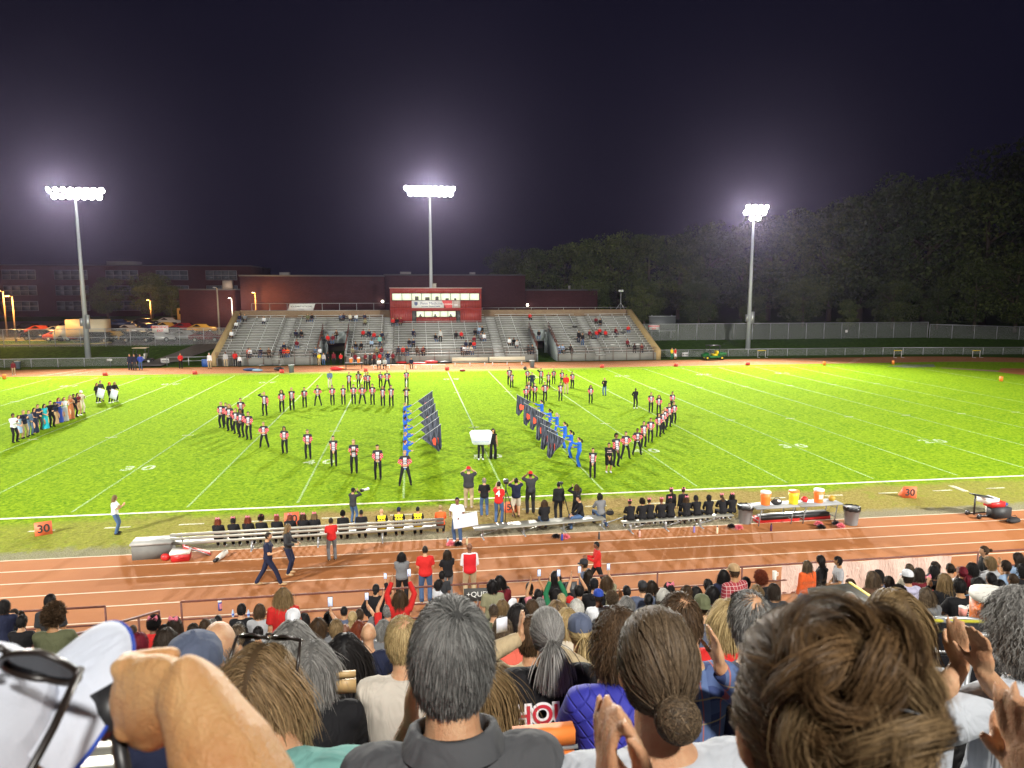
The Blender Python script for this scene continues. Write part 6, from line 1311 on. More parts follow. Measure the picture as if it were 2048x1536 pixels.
for u, v, lab, k in ((180, 520, 'person with a black afro and black hoodie on the long bench', dict(hs='afro', hc='black', top='black', kind='hoodie', sk='brown')), (325, 525, 'man in a black T-shirt with white print on his back, on the long bench', dict(hs='buzz', hc='black', top='black', kind='short', sk='brown', w=1.15)),
   (485, 505, 'shaven headed man in a yellow diamond vest on the long bench', dict(hs=None, top='YV', kind='short', sk='light', w=1.15)), (620, 495, 'man with a dark cap and yellow diamond vest on the long bench', dict(hs='buzz', hc='dark', top='YV', kind='short', sk='light', hat='navy', brim='back', w=1.12)),
   (770, 490, 'dark haired man in a yellow diamond vest, right of the other two vests', dict(hs='buzz', hc='black', top='YV', kind='short', sk='tan', w=1.12)), (950, 505, 'blond child in an orange top at the right end of the long bench', dict(hs='bun', hc='blond', top='orange', kind='long', sk='light', h=1.5))):
    px, py = Z2(u, v)
    if k.get('top') == 'YV':
        if 'yellow_vest' not in _mc:
            m_, nt, b, t = newmat('yellow_vest', .7, .2); O = t.outputs['Object']; sx = nt.nodes.new('ShaderNodeSeparateXYZ'); nt.links.new(O, sx.inputs[0]); ax = math_chain(nt, 'ABSOLUTE', sx.outputs[0])
            dz = math_chain(nt, 'ADD', math_chain(nt, 'PINGPONG', math_chain(nt, 'ADD', sx.outputs[0], .0), .055), math_chain(nt, 'PINGPONG', sx.outputs[2], .055)); dm = math_chain(nt, 'GREATER_THAN', dz, .068); dm = math_chain(nt, 'MULTIPLY', dm, math_chain(nt, 'LESS_THAN', math_chain(nt, 'ABSOLUTE', math_chain(nt, 'SUBTRACT', sx.outputs[2], .80)), .17))
            c = mixc(nt, dm, (.80, .60, .02), (.02, .02, .02)); c = mixc(nt, math_chain(nt, 'GREATER_THAN', ax, .175), c, (.012, .012, .014)); nt.links.new(c, b.inputs['Base Color'])
        k['top'] = _mc['yellow_vest']
    P = on_bench(Z2, u, v, lab, lY(px), leg='black', pose='sit_lean' if 'child' in lab or 'cap' in lab else 'sit', **k)
    if 'white print' in lab:
        for z_, tx in ((.83, 'STRENGTH'), (.75, 'TRAINING')): text(tx, .085, WHITE, P, (0, -.175, z_), (math.pi/2, 0, 0), name='back_print', bold=.004)
# cheerleaders on the right bench
for i, (u, v, hs_, hc_) in enumerate(((660, 382, 'highbun', 'dark'), (755, 370, 'bigafro', 'dark'), (820, 365, 'bun', 'black'), (910, 378, 'bun', 'red'), (990, 365, 'curly', 'black'), (1115, 360, 'wavy', 'brown'), (1205, 358, 'curly', 'black'), (1300, 350, 'bob', 'black'), (1415, 345, 'tail', 'brown'), (1490, 340, 'long', 'black'))):
    on_bench(Z3, u, v, 'cheerleader in black, %s from the left on the backless bench' % ordn[i], -5.1+.065*i/2, top='black', leg='black', hs=hs_, hc=hc_, sk='tan' if i % 3 else 'brown', bow=i not in (1, 6, 7), shoes='white', group=GCH, pose='sit' if i % 2 else 'sit_lean')
def sl(Zf, u, v, t, lab, ground=None, **k):
    px, py = Zf(u, v); _, tp = Zf(u, t); p = G(px, py); h = float(np.clip(GY(px, tp, p[1])[2], 1.45, 1.95)); k.setdefault('hn', 600); k.setdefault('hq', 1.9); rz = k.pop('rz', 0.0)
    return person(lab, (p[0], p[1], 0), rz, h=h, **k), p, h
sl(Z3, 985, 520, 292, 'standing cheerleader with pink bow behind the fifth seated one', top='black', leg='black', hs='tail', hc='dark', sk='light', bow=True, pose='stand')
sl(Z3, 1085, 520, 300, 'standing cheerleader with hair up behind the sixth seated one', top='black', leg='black', hs='highbun', hc='dark', sk='brown', bow=True, pose='stand')
sl(Z1, 1830, 635, 300, 'man in a red-orange shirt and grey trousers standing behind the long bench', top='red', kind='long', leg='grey', hs='short', hc='dark', sk='tan', pose='clap', rz=.25, w=1.05)
sl(Z1, 1335, 838, 412, 'bearded man in navy scrubs walking right along the track', top='navy', kind='short', leg='navy', hs='buzz', hc='dark', sk='light', pose='walk', rz=-math.pi/2+.1, shoes='tan', w=1.05)
sl(Z1, 1488, 742, 345, 'woman in dark clothes carrying flowers beside the man in scrubs', top='charcoal', leg='navy', hs='wavy', hc='light', sk='light', pose='carry', rz=-math.pi/2-.1, shoes='tan')
P, p, h = sl(Z2, 265, 580, 310, 'photographer with a black cap aiming a long white lens at the field', top='charcoal', kind='jacket', leg='jeans', hs='buzz', hc='dark', sk='light', pose='lens', rz=-.6, hat='black')
c_ = thing('camera', 'black camera with a long white lens held by the photographer in the black cap', 'camera', p+np.array((.34, .30, 1.50*h/1.72)), -.9); q = MB(); q.box((-.07, -.06, -.05), (.07, .05, .05)); q.build('body', DARK, c_); q = MB(); q.tube([(0, .05, 0), (0, .22, 0), (0, .32, 0)], [.035, .045, .055], 14); q.build('lens', WHITE, c_, True)
P, p, h = sl(Z2, 1085, 720, 370, 'man in a white T-shirt and jeans looking down at a white poster', top='white', kind='short', leg='jeans', hs='buzz', hc='black', sk='brown', pose='carry', rz=math.pi-.35, w=1.15, belly=.03, shoes='white')
ps = thing('poster', 'blank white poster carried by the man in the white T-shirt', 'poster', p+np.array((.25, -.46, .98)), -.2); q = MB(); q.box((-.45, -.01, -.28), (.45, .01, .22)); o_ = q.build('sheet', mat('poster_white', (.72, .76, .86), .6), ps); o_.rotation_euler = (R(-35), R(-12), 0)
sl(Z2, 1172, 455, 132, 'man with a red cap, black shirt and khaki trousers taking a picture', top='charcoal', kind='short', leg='khaki', hs='buzz', hc='grey', sk='light', pose='photo', hat='red', brim='front', w=1.22, belly=.02, rz=-.1, shoes='white')
sl(Z2, 1295, 522, 222, 'grey haired man in a black striped shirt with a bag on his hip', top='black', kind='short', leg='jeans', hs='thin', hc='grey', sk='light', pose='clasp', w=1.08)
P, p, h = sl(Z2, 1408, 580, 250, 'person in a red number jersey and jeans behind a tripod', top='red', kind='short', leg='jeans', hs='bun', hc='dark', sk='light', pose='reach', rz=-.3)
text('4', .34, WHITE, P, (0, -.150, 1.28), (math.pi/2, 0, 0), name='number', bold=.01)
tp = thing('tripod', 'black video tripod between the red jersey and the man in navy', 'tripod', (*G(*Z2(1465, 545))[:2], 0)); q = MB()
for a in (.3, 2.4, 4.5): q.bar((math.cos(a)*.42, math.sin(a)*.42, 0), (0, 0, 1.25), .03)
q.build('legs', DARK, tp); q = MB(); q.bar((0, 0, 1.2), (0, 0, 1.5), .04); q.box((-.09, -.12, 1.5), (.09, .14, 1.66)); q.build('video_head', DARK, tp)
sl(Z2, 1545, 525, 222, 'man in a navy T-shirt and pale shorts beside the tripod', top='navy', kind='short', leg='cream', lk='shorts', hs='short', hc='black', sk='light', pose='photo', w=1.15, shoes='navy')
sl(Z2, 1658, 500, 170, 'man with a red cap and all black clothes raising a camera', top='charcoal', kind='short', leg='charcoal', hs='buzz', hc='dark', sk='brown', pose='photo', hat='red', w=1.15, shoes='black')
sl(Z2, 1878, 545, 255, 'woman in a black tracksuit and white shoes right of midfield', top='black', kind='jacket', leg='black', hs='bun', hc='black', sk='brown', pose='stand', w=1.15, shoes='white')
tp = thing('monopod', 'thin black monopod beside the woman in the black tracksuit', 'monopod', (*G(*Z2(1962, 512))[:2], 0)); q = MB(); q.bar((0, 0, 0), (-.35, 0, 1.35), .03); q.build('pole', DARK, tp); q = MB(); q.box((-.42, -.05, 1.33), (-.28, .05, 1.42)); q.build('head', DARK, tp)
sl(Z2, 2020, 560, 272, 'woman in black with long wavy hair taking a photo', top='black', kind='jacket', leg='black', hs='wavy', hc='brown', sk='light', pose='photo', rz=.2, shoes='black')
px, py = Z2(1765, 490); H = GY(px, py, -4.55); o = at_head(H, 'sit', 1.6); person('woman with long brown hair sitting with her back to the camera on the midfield bench', (o[0], -4.7, -.02), 0, 'sit', 1.6, 'black', 'long', 'jeans', hs='wavy', hc='brown', hn=1000, hq=1.9)
px, py = Z3(255, 392); H = GY(px, py, -4.5); o = at_head(H, 'sit', 1.68); person('young man in black and jeans sitting sideways on the midfield bench', (o[0], -4.5, -.02), math.pi/2, 'sit', 1.68, 'black', 'long', 'jeans', hs='buzz', hc='dark', sk='light', hn=500)
p = G(*Z3(425, 540)); person('kneeling woman in a grey top and jeans with a black shoulder bag', (p[0], p[1]+.1, 0), .2, 'kneel', 1.68, 'grey', 'long', 'jeans', hs='bob', hc='black', sk='light', hn=700, hq=1.8)
bag('black shoulder bag of the kneeling woman', p+np.array((.32, .0, .42)), (.17, .10, .20), mat('black_fabric', (.015, .015, .017), .8))
# people on the track in front of the rail
for px, ty, lab, k in ((803, 1105, 'woman with long black braids, grey shirt and black trousers at the rail', dict(top='grey', kind='short', leg='black', hs='long', hc='black', sk='brown', pose='crossed', w=1.15)),
     (850, 1093, 'man in a red-orange T-shirt and blue jeans at the rail', dict(top='red', kind='short', leg='jeans', hs='buzz', hc='dark', sk='light', pose='clasp', w=1.15)),
     (895, 1105, 'woman with dark curly hair and black T-shirt clapping at the rail', dict(top='black', kind='short', leg='grey', hs='wavy', hc='dark', sk='light', pose='clap')),
     (939, 1087, 'bald man in a red knitted vest over a white shirt at the rail', dict(top='RV', kind='long', leg='khaki', hs='bald', hc='dark', sk='brown', pose='clasp', w=1.12))):
    H = GY(px, ty, -10.35)
    if k['top'] == 'RV':
        m_, nt, b, t = newmat('red_vest', .8, .2); sx = nt.nodes.new('ShaderNodeSeparateXYZ'); nt.links.new(t.outputs['Object'], sx.inputs[0]); ax = math_chain(nt, 'ABSOLUTE', sx.outputs[0]); nt.links.new(mixc(nt, math_chain(nt, 'MAXIMUM', math_chain(nt, 'GREATER_THAN', ax, .185), math_chain(nt, 'GREATER_THAN', sx.outputs[2], 1.435)), (.55, .018, .025), (.72, .72, .76)), b.inputs['Base Color']); k['top'] = m_
    person(lab, (H[0], -10.35, 0), 0.0 if px != 895 else .3, h=float(np.clip(H[2], 1.6, 1.9)), hn=1000, hq=1.7, **k)
H = GY(1195, 1092, -10.3); person('young man in a shiny red shirt leaving along the rail', (H[0], -10.3, 0), math.pi/2, 'walk', float(np.clip(H[2], 1.6, 1.85)), 'red', 'long', 'black', hs='buzz', hc='black', sk='brown', hn=700, hq=1.7)
# far track people and things
FP = [(28, 750, 722, 'dark dressed person with white shoes at the far left of the far track', dict(top='maroon', leg='khaki', sk='brown', hc='black', shoes='white')), (362, 737, 706, 'person in a red jacket walking on the path behind the low fence', dict(top='red', leg='black', hc='dark')),
 (261, 740, 708, 'person in navy left in front of the golf cart', dict(top='navy', leg='navy', hc='light')), (270, 740, 706, 'person in navy in the middle in front of the golf cart', dict(top='navy', leg='charcoal', hc='dark')), (282, 740, 708, 'person in a blue top and jeans right in front of the golf cart', dict(top='blue', leg='jeans', hc='dark')),
 (420, 737, 702, 'person in a white shirt beside the blue barrels', dict(top='white', leg='khaki', hc='white')), (452, 734, 700, 'person in pale clothes near the left front of the grandstand', dict(top='lightgrey', leg='khaki', hc='dark', sk='brown')), (471, 733, 700, 'person in a red hoodie at the left front of the grandstand', dict(top='red', kind='hoodie', leg='black', hc='black', sk='brown')), (480, 734, 710, 'small person in white beside the red hoodie', dict(top='white', leg='black', hc='light')),
 (639, 731, 705, 'person in a yellow safety vest at the left tunnel', dict(top='yellow', leg='khaki', hc='dark')), (648, 731, 705, 'person in grey right of the yellow vest', dict(top='lightgrey', leg='jeans', hc='dark')), (656, 730, 703, 'dark dressed person in the left tunnel entrance', dict(top='black', leg='black', hc='black', sk='brown')), (668, 730, 703, 'person in a maroon jacket in the left tunnel entrance', dict(top='maroon', leg='black', hc='black', sk='brown')), (682, 730, 706, 'person in a red and black jacket right of the left tunnel', dict(top='red', leg='black', hc='dark')),
 (711, 731, 706, 'player in maroon left of the orange far coolers', dict(top='maroon', leg='charcoal', hc='black', sk='brown')), (731, 730, 706, 'player in maroon right of the orange far coolers', dict(top='maroon', leg='charcoal', hc='black')), (741, 730, 706, 'player in black, second right of the far coolers', dict(top='charcoal', leg='black', hc='dark')), (749, 730, 705, 'player in red and black, third right of the far coolers', dict(top='maroon', leg='black', hc='black')), (760, 730, 705, 'player in red, fourth right of the far coolers', dict(top='red', leg='charcoal', hc='dark', sk='brown')),
 (776, 730, 702, 'person in a dark jacket and jeans at the centre of the far stand front', dict(top='navy', leg='jeans', hc='dark')), (786, 730, 704, 'player in red at the centre of the far stand front', dict(top='maroon', leg='black', hc='black', sk='brown')),
 (1343, 719, 695, 'person in a yellow safety vest and green trousers right of the grandstand', dict(top='yellow', leg='green', hc='dark')), (1350, 719, 696, 'person in a red shirt beside the yellow safety vest', dict(top='red', kind='short', leg='white', lk='shorts', hc='dark'))]
for px, py, t, lab, k in FP:
    p = G(px, py); h = float(np.clip(GY(px, t, p[1])[2], 1.4, 1.85)); kk = dict(k); kk.setdefault('hs', 'short'); kk.setdefault('sk', 'light'); person(lab, (p[0], p[1], 0), math.pi+random.uniform(-.5, .5), random.choice(['stand', 'clasp', 'hips']), h, hn=150, hq=3.5, **kk)
def golf(label, p, rz, body, canopy, bed=False):
    c = thing('utility_vehicle' if bed else 'golf_cart', label, 'utility vehicle' if bed else 'golf cart', p, rz); q = MB()
    q.box((-.6, -1.25, .3), (.6, 1.0, .55)); q.add([(-.6, 1.0, .3), (.6, 1.0, .3), (.55, 1.45, .4), (-.55, 1.45, .4), (-.6, .75, .95), (.6, .75, .95), (.55, 1.4, .75), (-.55, 1.4, .75)], [(3, 2, 1, 0), (4, 5, 6, 7), (0, 1, 5, 4)[::-1], (2, 3, 7, 6), (1, 2, 6, 5), (3, 0, 4, 7)]); q.build('body', body, c)
    q = MB(); q.box((-.5, -.45, .55), (.5, .05, .8)); q.box((-.5, -.55, .8), (.5, -.42, 1.2)); q.build('seat', YEL if bed else LIDW, c)
    q = MB(); q.box((-.62, -.75, 1.85), (.62, .85, 1.93)); q.build('canopy', canopy, c)
    q = MB()
    for x in (-.55, .55): q.bar((x, -.65, .5), (x, -.65, 1.86), .05); q.bar((x, .95, .9), (x, .6, 1.86), .05)
    q.build('frame', DARK, c); q = MB(); q.tube([(-.3, .55, 1.0), (-.3, .38, 1.12)], [.02, .15], 12); q.build('steering_wheel', DARK, c)
    if bed: q = MB(); q.box((-.62, -1.6, .6), (.62, -.62, .66)); q.box((-.62, -1.6, .66), (-.57, -.62, .95)); q.box((.57, -1.6, .66), (.62, -.62, .95)); q.box((-.57, -1.6, .66), (.57, -1.55, .95)); q.build('cargo_bed', body, c)
    for x in (-.55, .55):
        for y in (-1.0, 1.0): q = MB(); q.tube([(x-.12, y, .28), (x+.12, y, .28)], .28, 14); wh = q.build('wheel', DARK, c, True); q = MB(); q.tube([(x-.13, y, .28), (x+.13, y, .28)], .14, 12); q.build('rim', YEL if bed else WHITE, wh)
p = G(268, 733); golf('golf cart with a cream canopy behind the low fence', (p[0], 62.2, .15), R(90), mat('cart_dark', (.03, .03, .035), .5), mat('cart_canopy', (.62, .55, .36), .5))
p = G(1428, 720); golf('green utility vehicle with black canopy and yellow seats on the far track', (p[0], p[1]+.4, 0), R(90), mat('utv_green', (.015, .16, .04), .4), DARK, True)
for px, lab, col in ((409, 'blue barrel left of the grandstand, left one', (.03, .10, .35)), (414, 'blue barrel left of the grandstand, right one', (.03, .10, .35))):
    p = G(px, 733); b = thing('barrel', lab, 'barrel', (p[0], p[1], 0)); q = MB(); q.lathe([(.28, 0), (.30, .4), (.28, .85), (.27, .88), (.001, .88)], n=16); q.build('drum', mat('barrel_blue', col, .4), b, True); q = MB(); q.lathe([(.285, .28), (.31, .3), (.285, .32)], n=16); q.build('rib_band', mat('barrel_blue', col, .4), b)
for px, py, lab in ((36, 737, 'grey trash can with pale lid on the far left of the far track'), (583, 745, 'grey trash can on the far track left of the tunnel'), (1064, 735, 'pale trash can at the right end of the far team benches')):
    p = G(px, py); b = thing('trash_can', lab, 'trash can', (p[0], p[1], 0)); q = MB(); q.lathe([(.26, 0), (.32, .8), (.34, .82)], n=16); q.build('barrel', mat('bin_bluegrey', (.12, .15, .18), .5), b, True); q = MB(); q.lathe([(.34, .82), (.35, .86), (.001, .9)], n=16); q.build('lid', mat('bin_lid', (.4, .42, .42), .5), b, True)
# far team benches
def far_bench(label, x0, x1, y, panel):
    f = thing('team_bench', label, 'bench', (x0, y, 0)); L = x1-x0; q = MB(); q.box((0, -.15, .42), (L, .15, .47)); q.build('seat', mat('bench_cream', (.62, .58, .46), .6), f)
    if panel: q = MB(); q.box((0, .18, .55), (L, .22, 1.0)); q.build('backrest', mat('bench_cream', (.62, .58, .46), .6), f)
    for x in np.arange(.3, L, 1.8): q = MB(); q.box((x, -.15, 0), (x+.08, .15, .42)); q.build('leg', WHITE, f)
far_bench('low white bench on the far track at the centre, left one', *(lambda a, b_: (a[0], b_[0]))(G(740, 741), G(812, 741)), 52.6, False); far_bench('low white bench on the far track at the centre, right one', *(lambda a, b_: (a[0], b_[0]))(G(826, 741), G(893, 741)), 52.4, False)
far_bench('cream bench with solid backrest on the far track, left one', *(lambda a, b_: (a[0], b_[0]))(G(905, 733), G(978, 733)), 54.6, True); far_bench('cream bench with solid backrest on the far track, right one', *(lambda a, b_: (a[0], b_[0]))(G(982, 733), G(1056, 733)), 54.8, True)
for px, py, lab, pz in ((823, 740, 'seated player in dark clothes on the left low white bench', 'sit'), (757, 742, 'seated person in white and black on the left low white bench', 'sit_lean'), (769, 741, 'seated person in grey beside the one in white', 'sit')):
    p = G(px, py); person(lab, (p[0], 52.7, 0), math.pi, pz, 1.7, 'white' if 'white and' in lab else ('lightgrey' if 'grey' in lab else 'navy'), 'long', 'black', hs='short', hc='dark', hn=150, hq=3.5)
tb_ = thing('folding_table', 'dark folding table with orange coolers on the far track', 'table', (*G(708, 738)[:2], 0)); q = MB(); q.box((-1.0, -.35, .72), (1.0, .35, .76)); q.build('tabletop', GREYP, tb_)
for x in (-.9, .9):
    for y in (-.3, .3): q = MB(); q.bar((x, y, 0), (x, y, .72), .04); q.build('leg', DARK, tb_)
b0 = G(708, 738); cooler('orange drink cooler, left one on the far table', (b0[0]-.32, b0[1], .76), ORANGE, LIDW, tap=False); cooler('orange drink cooler, right one on the far table', (b0[0]+.55, b0[1], .76), ORANGE, LIDW, tap=False)
b0 = G(541, 742); tb_ = thing('folding_table', 'dark folding table heaped with kit on the far track', 'table', (b0[0], b0[1], 0)); q = MB(); q.box((-1.3, -.35, .66), (1.3, .35, .70)); q.build('tabletop', DARK, tb_)
for x in (-1.1, 1.1):
    for y in (-.3, .3): q = MB(); q.bar((x, y, 0), (x, y, .66), .04); q.build('leg', DARK, tb_)
for px, py, lab, m_, s_ in ((500, 742, 'dark blue bags heaped left of the far kit table', mat('bag_blue', (.03, .06, .16), .8), (.8, .3, .35)), (515, 743, 'pale blue bag beside the dark blue bags', mat('bag_pale', (.25, .42, .55), .8), (.6, .25, .3)), (558, 741, 'black bag under the right end of the far kit table', DARK, (.6, .3, .4)), (672, 741, 'red bag on the far track left of the coolers', RED, (.7, .3, .45)), (682, 740, 'orange bag on the far track left of the coolers', ORANGE, (.35, .3, .4)),
   (803, 727, 'row of red helmets and kit in front of the far stand', RED, (.7, .3, .3)), (836, 728, 'long red kit bag in front of the far stand', RED, (1.2, .3, .25)), (862, 727, 'red and black kit bag in front of the far stand', RED, (.9, .3, .4)), (890, 727, 'black kit bags left of the cream benches', DARK, (.9, .3, .35)), (925, 743, 'pair of dark red helmets under the cream bench', mat('helm', (.25, .01, .01), .4), (.35, .15, .25)), (1050, 740, 'black round helmet by the pale trash can', DARK, (.22, .2, .42))):
    p = G(px, py); bag(lab, (p[0], p[1], 0), s_, m_, strap=False, name='kit_bag', cat='bag')
for px, lab in ((1523, 'yellow topped hurdle on the far track, left one'), (1795, 'yellow topped hurdle on the far track, middle one'), (1952, 'yellow topped hurdle at the far bend of the track')):
    p = G(px, 715); b = thing('hurdle', lab, 'hurdle', (p[0], p[1], 0)); q = MB(); q.box((-.6, -.02, .9), (.6, .02, .98)); q.build('bar', YEL, b); q = MB(); q.bar((-.55, 0, 0), (-.55, 0, .9), .04); q.bar((.55, 0, 0), (.55, 0, .9), .04); q.bar((-.55, -.6, .03), (-.55, 0, .03), .04); q.bar((.55, -.6, .03), (.55, 0, .03), .04); q.build('frame', WHITE, b)
# ================================================================ HOME STAND AND ITS CROWD
SY0 = -12.75; SRUN, SRISE, SN = .75, .33, 25
hs_ = thing('home_stand', 'stepped aluminium stand that the spectators near the camera sit on', 'grandstand', (0, SY0, 0))
q = MB()
for r in range(SN): q.box((-45, -SRUN*(r+1), SRISE*r-.04 if r else 0.0), (45, -SRUN*r, SRISE*r+.01)); q.box((-45, -SRUN*(r+1)-.02, SRISE*r+.01), (45, -SRUN*(r+1), SRISE*(r+1)-.045))
q.build('deck', mat('deck_metal', (.24, .24, .23), .6, .2, var=.25, scale=1.4), hs_)
for r in range(SN):
    q = MB(); y = -SRUN*r-.60; z = SRISE*r; q.box((-45, y, z+.40), (45, y+.26, z+.435))
    for x in np.arange(-12, 12, 1.8): q.box((x, y+.05, z+.01), (x+.05, y+.2, z+.40))
    q.build('bench_row', ALU, hs_)
# pipe rail between the stand and the track
def rail(label, P0, P1, posts, h=1.04, ends=(0, 0)):
    f = thing('pipe_railing', label, 'railing', P0); o = np.array(P0, float); D = np.array(P1, float)-o
    for z in (h, h*.52, .14): q = MB(); q.tube([np.array((0, 0, z)), D+np.array((0, 0, z))], .030 if z > .9 else .024, 10); q.build('rail', RUST, f, True)
    for t in posts: q = MB(); q.tube([D*t+np.array((0, 0, -.05)), D*t+np.array((0, 0, h))], .028, 8); q.build('post', RUST, f, True)
RY = -11.62
p0 = GY(362, 1207, RY); rail('rusty brown pipe railing running along the track in front of the crowd', (p0[0], RY, 0), (24, RY+.25, 0), [i/13 for i in range(14)])
p1 = GY(0, 1224, RY); p2 = GY(210, 1214, RY); rail('short piece of rusty pipe railing left of the ramp', (p1[0]-2, RY, 0), (p2[0], RY, 0), [0, .5, 1])
rf = thing('ramp_railing', 'sloping rusty rail with chain link panels beside the ramp on the left', 'railing', (0, 0, 0)); A_ = GD(318, 1222, 17.6); B_ = GD(178, 1262, 14.9); C_2 = GD(-40, 1315, 12.2); o_ = np.array(A_); rf.location = [float(x) for x in o_]
for (u, v_) in ((A_, B_), (B_, C_2)):
    u = u-o_; v_ = v_-o_; q = MB(); q.tube([u, v_], .032, 8); q.tube([u-np.array((0, 0, .62)), v_-np.array((0, 0, .62))], .026, 8); q.build('rail', RUST, rf, True)
    for t in (0, .33, .66): q = MB(); p = u+(v_-u)*t; q.tube([p-np.array((0, 0, .95)), p], .028, 8); q.build('post', RUST, rf, True)
    q = MB(); q.quad(u-np.array((0, 0, .62)), v_-np.array((0, 0, .62)), v_, u); q.build('wire_panel', mesh_mat('rusty_mesh', (.45, .16, .08), .16, .6), rf)
# pale cloth banner tied behind the rail at the right
bn2 = thing('cloth_banner', 'long pale pink cloth banner tied to the right part of the railing', 'banner', (0, RY+.08, 0)); xa, xb = GY(1563, 1170, RY+.08)[0], GY(1900, 1140, RY+.08)[0]; V = []; n, k = 60, 8
for i in range(n+1):
    for j in range(k+1): x = xa+(xb-xa)*i/n; z = .10+.92*j/k; V.append((x, .035*math.sin(i*.55+j*.3)+.03*math.sin(i*1.7)*(1-j/k), z+.02*math.sin(i*.4)*(1-j/k)))
bm_ = mesh_np('cloth', V, [(i*(k+1)+j, (i+1)*(k+1)+j, (i+1)*(k+1)+j+1, i*(k+1)+j+1) for i in range(n) for j in range(k)], [cloth((.66, .47, .40), 'banner_cloth', fold=.8)], smooth=True); link('cloth', bm_, bn2)
mg = thing('mug', 'tall cream mug with a handle standing on the rail near the pale banner', 'mug', GY(1549, 1150, RY+.02)+np.array((0, 0, -.14))); q = MB(); q.lathe([(.05, 0), (.055, .02), (.065, .26), (.06, .265), (.05, .05), (.001, .04)], n=18); q.build('cup', LIDW, mg, True); q = MB(); q.tube([(.06, 0, .22), (.11, 0, .21), (.11, 0, .12), (.058, 0, .10)], .011, 8); q.build('handle', LIDW, mg, True)
sn = thing('snack_canister', 'blue and pink paper snack tube standing on the lower rail at the left', 'canister', GY(440, 1212, RY)-np.array((0, 0, .12))); q = MB(); q.lathe([(.05, 0), (.05, .24)], n=16); q.build('tube', mat('snack_blue', (.05, .06, .28), .5), sn, True); q = MB(); q.lathe([(.052, .05), (.052, .2)], n=16); V_, F_ = q.arr(); link('wrap', mesh_np('wrap', V_, [f for f in F_ if len(f) == 4 and np.mean([V_[i][0] for i in f]) > 0], [mat('snack_pink', (.7, .25, .3), .5)]), sn); q = MB(); q.lathe([(.05, .24), (.052, .26), (.001, .262)], n=16); q.build('lid', LIDW, sn, True)
for px, lab in ((466, 'clear bottle left of the man in the black shirt at the rail'), (497, 'clear bottle right of the man in the black shirt at the rail')): p = GY(px, 1228, RY); b = thing('water_bottle', lab, 'bottle', p-np.array((0, 0, .08))); q = MB(); q.lathe([(.03, 0), (.033, .02), (.033, .13), (.014, .18), (.014, .2), (.001, .2)], n=14); q.build('body', mat('clear_blue', (.45, .55, .7), .15), b, True); q = MB(); q.lathe([(.034, .05), (.034, .1)], n=14); q.build('label_band', mat('band_blue', (.05, .12, .5), .4), b, True)
pb = thing('placard', 'dark placard with the word QUEEN in pale letters leaning on the railing', 'placard', GY(962, 1185, RY-.06)-np.array((0, 0, .2)), -.05); q = MB(); q.box((-.48, 0, -.05), (.42, .012, .33)); q.build('board', mat('placard_dark', (.05, .05, .048), .7), pb); text('+QUEEN', .21, mat('chalk', (.75, .75, .72), .7), pb, (.0, -.006, .15), (math.pi/2, 0, 0)); 
db = thing('placard', 'crumpled black plastic sheet hanging on the railing', 'placard', GY(1140, 1185, RY-.06)-np.array((0, 0, .3)), 0); q = MB(); q.box((-.22, 0, -.1), (.2, .012, .62)); q.build('sheet', mat('black_sheet', (.02, .02, .024), .25, bump=1.0, bscale=14), db)

GS = 'spectators seated in the home stand'
def phone(label, P, sc_=1.0, rz=0.0, scr=(.55, .62, .8)):
    f = thing('phone', label, 'phone', P, rz); q = MB(); q.box((-.036*sc_, -.005, -.075*sc_), (.036*sc_, .005, .075*sc_)); q.build('case', DARK, f); q = MB(); q.box((-.032*sc_, -.0075, -.069*sc_), (.032*sc_, -.0055, .069*sc_)); q.build('screen', mat('phone_screen', scr, .3, emit=scr, es=.8), f)
def spec(px, py, lab, pose='sit', hs='short', hc='dark', sk='light', top='black', kind='short', dist=None, h=1.7, rz=0.0, leg='jeans', stand=False, hn=1500, hq=1.25, ph=False, **k):
    if dist: H = GD(px, py, dist)
    else: H = HP(px, py, (skel(pose)['head'][2]-.02)*h/1.735)
    rz = rz+random.uniform(-.12, .12); o = at_head(H, pose, h, rz)
    P = person(lab, o, rz, pose, h, top, kind, leg, hs=hs, hc=hc, sk=sk, group=GS if not stand else None, hn=hn, hq=hq, **k)
    if ph:
        S_ = skel(pose); s_ = h/1.735; w_ = (S_['wrR']+_n(S_['hdR'])*.11)*s_; c_, n_ = math.cos(rz), math.sin(rz); phone('phone of the '+lab.replace(' raising a phone', '').replace(' holding a phone', '').replace('standing ', ''), o+np.array((w_[0]*c_-w_[1]*n_, w_[0]*n_+w_[1]*c_, w_[2]+.05)))
    return P
S_ = spec
# --- left part
S_(8, 1212, 'dark haired person cut by the left edge above the white cap', hs='curly', hc='black', top='navy', kind='long', sk='brown', dist=14)
S_(28, 1228, 'girl in black turned towards the camera at the left edge', hs='tail', hc='dark', top='black', kind='long', rz=math.pi-.3, h=1.55, hn=2500, dist=15)
S_(100, 1202, 'standing person with short black hair behind the short left railing', 'stand', hs='short', hc='black', sk='tan', top='charcoal', stand=True, dist=12)
S_(108, 1232, 'person with big curly brown hair above the white cap', hs='bigafro', hc='brown', top='olive', sk='tan', dist=8.5)
S_(44, 1243, 'dark head low beside the girl who faces the camera', hs='short', hc='black', top='black', dist=13)
S_(213, 1265, 'person with greyish green curls beside the ramp railing', hs='curly', hc='saltbrown', top='olive', sk='tan', dist=11)
S_(266, 1262, 'small brown haired child behind the ramp mesh', hs='bun', hc='brown', top='brown', sk='brown', h=1.4, dist=12)
S_(308, 1247, 'cheerleader with a big black afro and pink bow at the left', hs='afro', hc='black', top='red', kind='long', sk='brown', bow=True, dist=12)
